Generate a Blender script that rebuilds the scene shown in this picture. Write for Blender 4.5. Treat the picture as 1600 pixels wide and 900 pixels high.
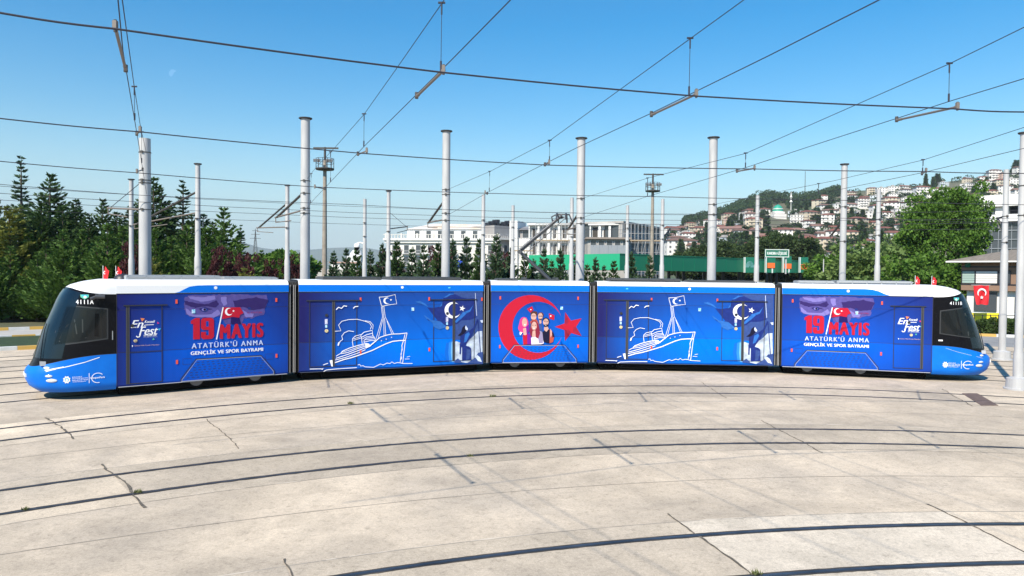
import bpy, math, random
import numpy as np
from mathutils import Vector, Matrix
from mathutils.geometry import tessellate_polygon
R = math.radians
rnd = random.Random(11)
for o in list(bpy.data.objects): bpy.data.objects.remove(o)
scene = bpy.context.scene
C = scene.collection

# ---------------------------------------------------------------- camera, sky, sun, exposure
FPX, CAMH, PITCH, ROLL = 1107.0, 3.81, .0219, .0094
cd = bpy.data.cameras.new('camera'); cam = bpy.data.objects.new('camera', cd); C.objects.link(cam)
cd.sensor_width = 36; cd.lens = FPX / 1600 * 36; cd.clip_start = .1; cd.clip_end = 60000
_r, _u, _f = Vector((1, 0, 0)), Vector((0, math.sin(PITCH), math.cos(PITCH))), Vector((0, math.cos(PITCH), -math.sin(PITCH)))
_c, _s = math.cos(ROLL), math.sin(ROLL)
cr = _r * _c + _u * _s; cu = -_r * _s + _u * _c
m = Matrix((cr, cu, -_f)).transposed().to_4x4(); m.translation = (0, 0, CAMH)
cam.matrix_world = m
scene.camera = cam

SUN_EL = R(43.5); SUN_DIR = Vector((-.5, -.866, 0)).normalized()   # towards the sun, in plan
world = bpy.data.worlds.new('World'); scene.world = world; world.use_nodes = True
nt = world.node_tree; bg = nt.nodes['Background']
sky = nt.nodes.new('ShaderNodeTexSky'); sky.sky_type = 'NISHITA'; sky.sun_disc = False
sky.sun_elevation = SUN_EL; sky.sun_rotation = math.atan2(SUN_DIR.x, SUN_DIR.y) % (2 * math.pi)
sky.altitude = 0; sky.air_density = 1.3; sky.dust_density = .3; sky.ozone_density = 2.4
hs = nt.nodes.new('ShaderNodeHueSaturation'); hs.inputs['Saturation'].default_value = 1.68
nt.links.new(sky.outputs[0], hs.inputs['Color'])
# the bluish-white haze band of the sky just above the horizon
_tc = nt.nodes.new('ShaderNodeTexCoord'); _sx = nt.nodes.new('ShaderNodeSeparateXYZ'); nt.links.new(_tc.outputs['Generated'], _sx.inputs[0])
_mr = nt.nodes.new('ShaderNodeMapRange'); _mr.interpolation_type = 'SMOOTHSTEP'; _mr.inputs[1].default_value = 0.; _mr.inputs[2].default_value = .20; _mr.inputs[3].default_value = .74; _mr.inputs[4].default_value = 0.
nt.links.new(_sx.outputs[2], _mr.inputs[0]); _mx = nt.nodes.new('ShaderNodeMix'); _mx.data_type = 'RGBA'; _mx.inputs[7].default_value = (2.35, 4.05, 5.4, 1)
nt.links.new(_mr.outputs[0], _mx.inputs[0]); nt.links.new(hs.outputs[0], _mx.inputs[6]); nt.links.new(_mx.outputs[2], bg.inputs[0])
bg.inputs[1].default_value = .11
sl = bpy.data.lights.new('sun', 'SUN'); sl.energy = 4.95; sl.angle = R(.53); sl.color = (1, .92, .79)
sun = bpy.data.objects.new('sun', sl); C.objects.link(sun)
d = Vector((SUN_DIR.x * math.cos(SUN_EL), SUN_DIR.y * math.cos(SUN_EL), math.sin(SUN_EL)))
sun.rotation_euler = d.to_track_quat('Z', 'Y').to_euler(); sun.location = (-20, -30, 50)
vs = scene.view_settings; vs.view_transform = 'Standard'; vs.look = 'None'; vs.gamma = 1; vs.use_curve_mapping = False
vs.exposure = .55
scene.cycles.max_bounces = 6; scene.cycles.volume_bounces = 0; scene.cycles.transparent_max_bounces = 12

# ---------------------------------------------------------------- helpers
def ray(px, py):
    u, v = px - 800, 450 - py
    u2, v2 = _c * u - _s * v, _s * u + _c * v
    return Vector((u2, FPX * math.cos(PITCH) + v2 * math.sin(PITCH), -FPX * math.sin(PITCH) + v2 * math.cos(PITCH)))
def at(px, py, D):                     # the real point seen in direction (px,py), D metres ahead
    r = ray(px, py); t = D / r.y
    return Vector((r.x * t, D, CAMH + r.z * t))
def gnd(px, py, z=0.):                 # the point of the level z seen in that direction
    r = ray(px, py); t = (z - CAMH) / r.z
    return Vector((r.x * t, r.y * t, z))

def tag(o, label=None, cat=None, group=None, kind=None):
    if label: o['label'] = label
    if cat: o['category'] = cat
    if group: o['group'] = group
    if kind: o['kind'] = kind
    return o
def empty(name, loc=(0, 0, 0), rz=0., parent=None):
    o = bpy.data.objects.new(name, None); C.objects.link(o); o.location = loc; o.rotation_euler = (0, 0, rz); o.empty_display_size = .2
    if parent: o.parent = parent
    return o
def copy_tree(o, parent=None):
    c = o.copy(); C.objects.link(c); c.parent = parent
    for ch in o.children: copy_tree(ch, c)
    return c

class MB:
    def __init__(s): s.v = []; s.f = []; s.m = []; s.sm = []
    def add(s, vs, fs, mi=0, smooth=False):
        b = len(s.v); s.v += [tuple(x) for x in vs]
        for f in fs: s.f.append(tuple(i + b for i in f)); s.m.append(mi); s.sm.append(smooth)
        return s
    def box(s, x0, x1, y0, y1, z0, z1, mi=0, M=None):
        vs = [Vector((x, y, z)) for z in (z0, z1) for y in (y0, y1) for x in (x0, x1)]
        if M is not None: vs = [M @ v for v in vs]
        return s.add(vs, [(0, 2, 3, 1), (4, 5, 7, 6), (0, 1, 5, 4), (2, 6, 7, 3), (0, 4, 6, 2), (1, 3, 7, 5)], mi)
    def tube(s, pts, r, n=8, mi=0, r1=None, cap=True):
        pts = [Vector(p) for p in pts]; k = len(pts); vs = []; prev = None
        for i, p in enumerate(pts):
            t = (pts[min(i + 1, k - 1)] - pts[max(i - 1, 0)]).normalized()
            a = t.cross(Vector((0, 0, 1)))
            if a.length < .05: a = t.cross(Vector((1, 0, 0)))
            a.normalize(); b = t.cross(a)
            if prev is not None and a.dot(prev) < 0: a, b = -a, -b
            prev = a
            rr = r if r1 is None else r + (r1 - r) * i / (k - 1)
            for j in range(n):
                w = 2 * math.pi * j / n; vs.append(p + a * math.cos(w) * rr + b * math.sin(w) * rr)
        fs = [(i * n + j, i * n + (j + 1) % n, (i + 1) * n + (j + 1) % n, (i + 1) * n + j) for i in range(k - 1) for j in range(n)]
        s.add(vs, fs, mi, True)
        if cap: s.add(vs[:n], [tuple(range(n))[::-1]], mi); s.add(vs[-n:], [tuple(range(n))], mi)
        return s
    def lathe(s, prof, n=20, mi=0, org=(0, 0, 0), smooth=True):
        vs = [(org[0] + r * math.cos(2 * math.pi * j / n), org[1] + r * math.sin(2 * math.pi * j / n), org[2] + z) for r, z in prof for j in range(n)]
        k = len(prof)
        s.add(vs, [(i * n + j, i * n + (j + 1) % n, (i + 1) * n + (j + 1) % n, (i + 1) * n + j) for i in range(k - 1) for j in range(n)], mi, smooth)
        return s
    def prism(s, poly, h0, h1, mi=0):     # plan polygon (ccw) between two heights
        n = len(poly); vs = [(x, y, h0) for x, y in poly] + [(x, y, h1) for x, y in poly]
        tri = [tuple(t) for t in tessellate_polygon([[Vector((x, y, 0)) for x, y in poly]])]
        return s.add(vs, [(i, (i + 1) % n, n + (i + 1) % n, n + i) for i in range(n)] + [tuple(i + n for i in t) for t in tri], mi)
    def build(s, name, mats, parent=None, loc=None, rz=None):
        me = bpy.data.meshes.new(name); me.from_pydata(s.v, [], s.f)
        if not isinstance(mats, (list, tuple)): mats = [mats]
        for x in mats: me.materials.append(x)
        me.polygons.foreach_set('material_index', s.m); me.polygons.foreach_set('use_smooth', s.sm); me.update()
        o = bpy.data.objects.new(name, me); C.objects.link(o)
        if parent: o.parent = parent
        if loc is not None: o.location = loc
        if rz is not None: o.rotation_euler = (0, 0, rz)
        return o

_mats = {}
def mat(name, col, rough=.6, metal=0., col2=None, scale=3., bump=0., bscale=None, spec=.5, island=0., detail=4., stretch=None, coat=0.):
    if name in _mats: return _mats[name]
    M = bpy.data.materials.new(name); M.use_nodes = True; n = M.node_tree; b = n.nodes['Principled BSDF']
    b.inputs['Base Color'].default_value = (*col, 1); b.inputs['Roughness'].default_value = rough; b.inputs['Metallic'].default_value = metal
    b.inputs['Specular IOR Level'].default_value = spec
    if coat: b.inputs['Coat Weight'].default_value = coat
    tc = n.nodes.new('ShaderNodeTexCoord'); src = tc.outputs['Object']
    if stretch:
        mp = n.nodes.new('ShaderNodeMapping'); mp.inputs['Scale'].default_value = stretch; n.links.new(src, mp.inputs[0]); src = mp.outputs[0]
    if col2 or bump:
        no = n.nodes.new('ShaderNodeTexNoise'); no.inputs['Scale'].default_value = scale; no.inputs['Detail'].default_value = detail; n.links.new(src, no.inputs['Vector'])
    out = None
    if col2:
        mx = n.nodes.new('ShaderNodeMix'); mx.data_type = 'RGBA'; mx.inputs[6].default_value = (*col, 1); mx.inputs[7].default_value = (*col2, 1)
        rp = n.nodes.new('ShaderNodeMapRange'); rp.inputs[1].default_value = .35; rp.inputs[2].default_value = .65
        n.links.new(no.outputs['Fac'], rp.inputs[0]); fac = rp.outputs[0]
        if island:
            g = n.nodes.new('ShaderNodeNewGeometry'); mm = n.nodes.new('ShaderNodeMix'); mm.inputs[0].default_value = island
            n.links.new(fac, mm.inputs[2]); n.links.new(g.outputs['Random Per Island'], mm.inputs[3]); fac = mm.outputs[0]
        n.links.new(fac, mx.inputs[0]); n.links.new(mx.outputs[2], b.inputs['Base Color'])
    if bump:
        nb = n.nodes.new('ShaderNodeTexNoise'); nb.inputs['Scale'].default_value = bscale or scale * 4; nb.inputs['Detail'].default_value = 5; n.links.new(src, nb.inputs['Vector'])
        bp = n.nodes.new('ShaderNodeBump'); bp.inputs['Strength'].default_value = bump; bp.inputs['Distance'].default_value = .02
        n.links.new(nb.outputs['Fac'], bp.inputs['Height']); n.links.new(bp.outputs[0], b.inputs['Normal'])
    _mats[name] = M
    return M
def leafmat(name, a, b2, trans=.25):
    M = mat(name, a, .6, 0, b2, 1.2, island=.6, spec=.25); n = M.node_tree; b = n.nodes['Principled BSDF']
    src = b.inputs['Base Color'].links[0].from_socket
    tr = n.nodes.new('ShaderNodeBsdfTranslucent'); ms = n.nodes.new('ShaderNodeMixShader'); ms.inputs[0].default_value = trans
    n.links.new(src, tr.inputs['Color']); n.links.new(b.outputs[0], ms.inputs[1]); n.links.new(tr.outputs[0], ms.inputs[2])
    n.links.new(ms.outputs[0], n.nodes['Material Output'].inputs[0]); return M

m_white = mat('white_paint', (.80, .80, .80), .35)
m_black = mat('black_gloss', (.006, .006, .008), .25, spec=.1)
m_dark = mat('dark_frame', (.02, .021, .028), .45)
m_under = mat('underbody', (.006, .006, .006), .95, spec=.1)
m_rubber = mat('rubber', (.010, .010, .011), .9, 0, (.03, .03, .031), 3, stretch=(6, 6, .5))
m_steel = mat('rail_steel', (.10, .10, .11), .5, .6, (.06, .058, .06), 4)
m_groove = mat('rail_groove', (.035, .032, .03), .95, 0, (.085, .072, .06), 2.2, spec=.2)
m_pole = mat('pole_galvanised', (.37, .37, .375), .6, .05, (.46, .46, .455), 1.3, stretch=(3, 3, .6))
m_pole2 = mat('pole_cap', (.035, .032, .032), .8)
m_clamp = mat('clamp_steel', (.07, .065, .06), .6, .3)
m_wire = mat('wire_dark', (.035, .035, .05), .6, .3)
m_insul = mat('insulator', (.17, .145, .125), .6)
m_red = mat('flag_red', (.62, .012, .02), .7)
m_conc = None
# ---------------------------------------------------------------- ground
def concrete(name, a, b2, seed, isl=.3):
    M = bpy.data.materials.new(name); M.use_nodes = True; n = M.node_tree; b = n.nodes['Principled BSDF']; L = n.links.new
    tc = n.nodes.new('ShaderNodeTexCoord')
    def noise(sc, det=5, rough=.6, dist=0, mapping=None):
        x = n.nodes.new('ShaderNodeTexNoise'); x.inputs['Scale'].default_value = sc; x.inputs['Detail'].default_value = det; x.inputs['Roughness'].default_value = rough; x.inputs['Distortion'].default_value = dist
        mp = n.nodes.new('ShaderNodeMapping'); mp.inputs['Location'].default_value = (seed, seed * 2, 0)
        if mapping: mp.inputs['Scale'].default_value = mapping; mp.inputs['Rotation'].default_value = (0, 0, R(-58))
        L(tc.outputs['Object'], mp.inputs[0]); L(mp.outputs[0], x.inputs['Vector']); return x.outputs['Fac']
    def mr(src, a0, a1, b0, b1):
        x = n.nodes.new('ShaderNodeMapRange'); x.inputs[1].default_value = a0; x.inputs[2].default_value = a1; x.inputs[3].default_value = b0; x.inputs[4].default_value = b1; L(src, x.inputs[0]); return x.outputs[0]
    def mul(x, y):
        q = n.nodes.new('ShaderNodeMath'); q.operation = 'MULTIPLY'; L(x, q.inputs[0]); L(y, q.inputs[1]); return q.outputs[0]
    mx = n.nodes.new('ShaderNodeMix'); mx.data_type = 'RGBA'; mx.inputs[6].default_value = (*a, 1); mx.inputs[7].default_value = (*b2, 1)
    g = n.nodes.new('ShaderNodeNewGeometry')
    ad = n.nodes.new('ShaderNodeMath'); ad.operation = 'ADD'
    L(mr(noise(.32, 5, .62, .4), .38, .64, 0, .85 - isl * .5), ad.inputs[0]); L(mr(g.outputs['Random Per Island'], 0, 1, 0, isl), ad.inputs[1])
    L(ad.outputs[0], mx.inputs[0])
    val = mul(mul(mul(mr(noise(1.3, 6, .72, .8), .3, .7, .86, 1.08), mr(noise(22, 4, .85), .3, .7, .78, 1.14)), mr(noise(90, 2, .8), .35, .65, .84, 1.09)), mr(noise(.16, 4, .55, .6), .38, .62, .85, 1.05))
    sp = n.nodes.new('ShaderNodeTexNoise'); sp.inputs['Scale'].default_value = 4.; sp.inputs['Detail'].default_value = 8; sp.inputs['Roughness'].default_value = .75; L(tc.outputs['Object'], sp.inputs['Vector'])
    pit = noise(7.5, 8, .82); blot = noise(.75, 6, .62, 1.2); val = mul(mul(val, mr(pit, .52, .62, 1.04, .80)), mr(blot, .46, .56, 1.03, .94))
    val = mul(val, mr(sp.outputs['Fac'], .60, .70, 1, .66))
    vm = n.nodes.new('ShaderNodeVectorMath'); vm.operation = 'SCALE'; L(mx.outputs[2], vm.inputs[0]); L(val, vm.inputs[3]); L(vm.outputs[0], b.inputs['Base Color'])
    b.inputs['Roughness'].default_value = .9; b.inputs['Specular IOR Level'].default_value = .25
    bp = n.nodes.new('ShaderNodeBump'); bp.inputs['Strength'].default_value = .35; bp.inputs['Distance'].default_value = .012; L(noise(55, 4, .8), bp.inputs['Height']); L(bp.outputs[0], b.inputs['Normal'])
    return M
m_conc = concrete('yard_concrete', (.64, .53, .40), (.43, .365, .29), 3.)
m_slab = concrete('track_concrete', (.71, .59, .445), (.48, .41, .325), 17., .15)
m_slab2 = concrete('track_concrete_grey', (.53, .445, .34), (.42, .355, .28), 29., .2)
m_slab3 = concrete('track_concrete_new', (.70, .605, .485), (.60, .525, .42), 41., .1)
m_asph = mat('asphalt', (.20, .20, .20), .9, 0, (.26, .255, .25), .8, bump=.2, bscale=40)
m_road = mat('pale_road', (.34, .33, .31), .9, 0, (.40, .38, .35), .8)
m_earth = mat('earth_grass', (.05, .065, .025), 1, 0, (.10, .09, .05), .3)
m_grass = mat('grass_green', (.012, .030, .008), 1, 0, (.026, .052, .013), 3)

CC = (6.6, -3.24)
def arc(cx, cy, r, a0, a1, n):         # angle from +Y, clockwise
    return [(cx + r * math.sin(R(a0 + (a1 - a0) * i / n)), cy + r * math.cos(R(a0 + (a1 - a0) * i / n))) for i in range(n + 1)]
def annulus(mb, c, r0, r1, a0, a1, n, z0, z1=None, mi=0):
    p, q = arc(*c, r0, a0, a1, n), arc(*c, r1, a0, a1, n)
    if z1 is None:
        vs = [(x, y, z0) for x, y in p] + [(x, y, z0) for x, y in q]
        mb.add(vs, [(i, i + n + 1, i + n + 2, i + 1)[::-1] for i in range(n)], mi)
    else:
        for i in range(n):
            a, b, c2, d2 = p[i], p[i + 1], q[i + 1], q[i]
            vs = [(*a, z0), (*b, z0), (*c2, z0), (*d2, z0), (*a, z1), (*b, z1), (*c2, z1), (*d2, z1)]
            mb.add(vs, [(4, 5, 6, 7)[::-1], (0, 1, 5, 4), (2, 3, 7, 6)] + ([(0, 3, 7, 4)] if i == 0 else []) + ([(1, 2, 6, 5)] if i == n - 1 else []), mi)
    return mb

g = MB(); g.add([(-14000, -400, -.06), (14000, -400, -.06), (14000, 15000, -.06), (-14000, 15000, -.06)], [(0, 1, 2, 3)])
tag(g.build('ground', m_earth), kind='structure')
g = MB(); g.prism([(x, y) for x, y in arc(*CC, 60, -100, 100, 60)][::-1] + [(-70, -25), (90, -25)][::1], -.05, 0)
tag(g.build('yard_concrete', m_conc), kind='structure')
g = MB(); annulus(g, CC, 46.8, 53.2, -85, -8, 40, .0, .10)
tag(g.build('grass_verge', m_grass), kind='structure')
g = MB(); annulus(g, CC, 53.5, 59.6, -90, -6, 40, .004)
tag(g.build('service_road', m_road), kind='structure')
g = MB(); annulus(g, CC, 46.5, 59.6, 14, 90, 40, .004)
tag(g.build('asphalt_road', m_asph), kind='structure')
kw = mat('kerb_white', (.62, .62, .60), .8, 0, (.5, .5, .48), 2); ky = mat('kerb_yellow', (.60, .36, .07), .8, 0, (.5, .32, .09), 2)
def kerb(r0, a0, a1, label, width=.28, step=None):
    g = MB(); n = int(abs(a1 - a0) * math.pi / 180 * r0 / 1.05)
    for i in range(n):
        b0, b1 = a0 + (a1 - a0) * i / n, a0 + (a1 - a0) * (i + 1) / n - .008
        annulus(g, CC, r0, r0 + width, b0, b1, 3, 0, .17, i % 2)
    tag(g.build('kerb', [kw, ky]), label, 'kerb', kind='structure')
kerb(46.5, -85, -8, 'yellow and white painted kerb along the near side of the grass strip')
kerb(53.2, -88, -6, 'low kerb on the far side of the grass strip')
kerb(59.3, -88, -6, 'yellow and white painted kerb at the foot of the conifers')
kerb(54.0, 20, 88, 'yellow and white painted kerb in front of the hedge')

# tracks: rail pairs set flush in the concrete
TR = {1: ((8.5125, -16.887), 27.03, (-32, 62)), 2: ((7.48, -9.406), 26.14, (-75, 70)), 3: ((6.606, -3.242), 26.58, (-85, 78)),
      4: (CC, 31.97, (-85, 75)), 5: (CC, 35.8, (-85, 75)), 6: (CC, 39.2, (-85, 75)), 7: (CC, 42.9, (-85, 75))}
tl = {1: 'embedded tram track nearest the camera, first in front', 2: 'embedded tram track second from the camera across the concrete', 3: 'embedded tram track third from the camera, nearest to the tram on this side',
      4: 'embedded tram track that the blue tram stands on', 5: 'embedded tram track just behind the blue tram', 6: 'embedded tram track second behind the blue tram', 7: 'embedded tram track farthest behind the tram beside the kerb'}
for k, (c, r, (a0, a1)) in TR.items():
    n = 150
    root = tag(empty('tram_track', (c[0], c[1] + r, 0)), tl[k], 'tram track', 'curved tram tracks set in the yard')
    for s in (.7175, -.7175):
        g = MB(); rr = random.Random(k * 7 + int(s > 0)); p = []; q = []
        nn = n * 3
        for i in range(nn + 1):
            a = R(a0 + (a1 - a0) * i / nn); j0, j1 = rr.uniform(-.016, .016) * (.4 if k == 1 else 1), rr.uniform(-.014, .014) * (.4 if k == 1 else 1)
            p.append((c[0] + (r + s - .078 + j0) * math.sin(a), c[1] + (r + s - .078 + j0) * math.cos(a), .0055)); q.append((c[0] + (r + s + .072 + j1) * math.sin(a), c[1] + (r + s + .072 + j1) * math.cos(a), .0055))
        g.add(p + q, [(i, i + 1, i + nn + 2, i + nn + 1) for i in range(nn)])
        o = g.build('rail', m_groove, root); o.location = -root.location
        g = MB(); annulus(g, c, r + s - .030, r + s + .030, a0, a1, n, .005, .0095)
        annulus(g, c, r + s - .052, r + s - .040, a0, a1, n, .005, .0085)
        g.build('rail_head', m_steel if k > 1 else mat('polished_steel', (.13, .14, .16), .38, .8, (.07, .07, .075), 1.5), o)
# track slabs with their own tint, divided by wandering open joints
def az(c, x, y): return math.degrees(math.atan2(x - c[0], y - c[1]))
joints = {1: [((1042, 803), (1165, 890)), ((1450, 788), (1600, 862)), ((446, 880), (457, 910))], 2: [((163, 728), (222, 790)), ((1195, 660), (1285, 707))], 3: [((75, 657), (116, 684)), ((325, 658), (374, 701)), ((1100, 598), (1134, 622)), ((1476, 609), (1518, 634))]}
def skew(g, c, r0, r1, e0, e1, n, z, mi=0):    # slab between two slanting joints; e = (angle at inner edge, angle at outer edge)
    p = [(c[0] + r0 * math.sin(R(e0[0] + (e1[0] - e0[0]) * i / n)), c[1] + r0 * math.cos(R(e0[0] + (e1[0] - e0[0]) * i / n)), z) for i in range(n + 1)]
    q = [(c[0] + r1 * math.sin(R(e0[1] + (e1[1] - e0[1]) * i / n)), c[1] + r1 * math.cos(R(e0[1] + (e1[1] - e0[1]) * i / n)), z) for i in range(n + 1)]
    g.add(p + q, [(i, i + 1, i + n + 2, i + n + 1)[::-1] for i in range(n)], mi)
TONE = {1: (1, 1, 2, 0), 2: (0, 1, 1), 3: (0, 0, 1, 1, 0)}
g = MB()
for k in (1, 2, 3):
    c, r, (a0, a1) = TR[k]; cuts = [(a0, a0), (a1, a1)]
    for j0, j1 in joints[k]:
        P0, P1 = gnd(*j0), gnd(*j1); r0_, r1_ = math.hypot(P0.x - c[0], P0.y - c[1]), math.hypot(P1.x - c[0], P1.y - c[1]); A0, A1 = az(c, *P0.xy), az(c, *P1.xy)
        f = lambda rr_: A0 + (A1 - A0) * (rr_ - r0_) / ((r1_ - r0_) or 1)
        cuts.append((f(r - 1.28), f(r + 1.28)))
    cuts.sort(key=lambda e: e[0] + e[1])
    for q_, (e0, e1) in enumerate(zip(cuts, cuts[1:])): skew(g, c, r - 1.28, r + 1.28, (e0[0] + .02, e0[1] + .02), (e1[0] - .02, e1[1] - .02), 40, .003, TONE[k][min(q_, len(TONE[k]) - 1)])
tag(g.build('track_slabs', [m_slab, m_slab2, m_slab3]), kind='structure')
m_crack = mat('joint_dirt', (.065, .055, .045), 1, 0, (.15, .13, .10), 9)
def crack(pts, w, seed):
    rr = random.Random(seed); g = MB(); P = [gnd(*p) for p in pts]; L = []; Rr = []
    dense = []
    for a, b in zip(P, P[1:]):
        n = max(2, int((b - a).length / .12)); dense += [a.lerp(b, i / n) for i in range(n)]
    dense.append(P[-1]); off = 0
    for i, p in enumerate(dense):
        t = (dense[min(i + 1, len(dense) - 1)] - dense[max(i - 1, 0)]).normalized(); nn = Vector((-t.y, t.x, 0))
        off = off * .8 + rr.uniform(-.022, .022); ww = w * rr.uniform(.35, 1.1) * .75
        L.append(p + nn * (off + ww) + Vector((0, 0, .0075))); Rr.append(p + nn * (off - ww) + Vector((0, 0, .0075)))
    k = len(L); g.add(L + Rr, [(i, i + 1, i + 1 + k, i + k)[::-1] for i in range(k - 1)])
    tag(g.build('pavement_joint', m_crack), kind='structure')
for i, (pts, w) in enumerate([([(1042, 803), (1083, 834), (1120, 860), (1168, 893), (1180, 905)], .028), ([(1450, 788), (1500, 812), (1560, 842), (1610, 866)], .028), ([(442, 874), (452, 892), (458, 912)], .022),
        ([(160, 725), (176, 742), (195, 755), (207, 775), (225, 794)], .036), ([(1190, 657), (1235, 682), (1285, 708)], .026), ([(70, 653), (95, 667), (118, 686)], .035),
        ([(322, 655), (350, 678), (374, 701)], .018), ([(1096, 597), (1134, 622)], .022), ([(1473, 608), (1520, 635)], .022)]):
    crack(pts, w, i)
# thin joints that run beside the tracks
g = MB()
for k, offs in ((1, (1.29, 3.3)), (2, (-1.29, 1.29, 3.1)), (3, (-1.29, 1.29)), (4, (-1.5,))):
    c, r, (a0, a1) = TR[k]
    for of in offs: annulus(g, c, r + of - .008, r + of + .008, a0, a1, 120, .0045)
tag(g.build('slab_seams', mat('seam', (.21, .185, .155), 1, 0, (.36, .32, .27), 1.7)), kind='structure')
g = MB(); rr = random.Random(8)
for k, offs in ((1, (1.30,)), (2, (-1.30, 1.30)), (3, (-1.3, 1.3))):           # pale cement smears along the edges of the track bed
    c, r, (a0, a1) = TR[k]
    for of in offs:
        a = a0
        while a < a1:
            da = rr.uniform(.15, 1.1); w0, w1 = rr.uniform(.003, .022), rr.uniform(.003, .026)
            if rr.random() < .45:
                p = [(c[0] + (r + of + q) * math.sin(R(x)), c[1] + (r + of + q) * math.cos(R(x)), .0052) for x, q in ((a, -w0), (a + da * .5, -w1 * 1.2), (a + da, -w1 * .4), (a + da, w0 * .4), (a + da * .5, w1), (a, w0 * .5))]
                g.add(p, [(0, 1, 4, 5), (1, 2, 3, 4)])
            a += da * rr.uniform(1., 2.2)
tag(g.build('cement_smears', mat('cement_pale', (.60, .52, .42), .95, 0, (.48, .42, .34), 5)), kind='structure')
g = MB(); P = [gnd(*p) for p in ((1503, 615), (1527, 615), (1560, 634), (1533, 634))]
g.add([(p.x, p.y, .014) for p in P] + [(p.x, p.y, .001) for p in P], [(0, 1, 2, 3)[::-1], (0, 1, 5, 4), (1, 2, 6, 5), (2, 3, 7, 6), (3, 0, 4, 7)])
tag(g.build('drain_cover', mat('rusty_plate', (.11, .075, .06), .8, .2, (.17, .12, .10), 5)), 'long rusty brown drain plate across the rails at the right', 'drain cover')
# grass tufts in the rail grooves
mg = leafmat('tuft_leaf', (.09, .12, .03), (.20, .20, .08))
tl_ = ['small green weed tuft in the rail groove at the lower left', 'tiny green weed in the groove left of the lower left tuft', 'small weed under the left wheel cover of the tram', 'pale weed tuft in the rail groove in the middle of the yard', 'weed in the near rail groove at the bottom right edge',
       'little weed in the third track groove right of centre', 'small weed in the groove of the third track on the left']
for i, (x, y, s) in enumerate([(216, 770, .075), (40, 797, .06), (407, 595, .12), (735, 713, .06), (1180, 898, .08), (770, 620, .09), (548, 631, .08)]):
    p = gnd(x, y); g = MB(); rr = random.Random(i)
    for k in range(46):
        a = rr.uniform(0, 6.28); l = s * rr.uniform(.4, 1.); bx, by = max(-s, min(s, rr.gauss(0, s * .55))), rr.gauss(0, .02)
        v = Vector((math.cos(a) * l * .6, math.sin(a) * l * .6, l)); w = Vector((-math.sin(a), math.cos(a), 0)) * .012
        b0 = Vector((bx, by, 0)); g.add([b0 - w, b0 + w, b0 + v], [(0, 1, 2)])
    tag(g.build('weed_tuft', mg, loc=p), tl_[i], 'weed', 'weeds in the rail grooves')

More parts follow.
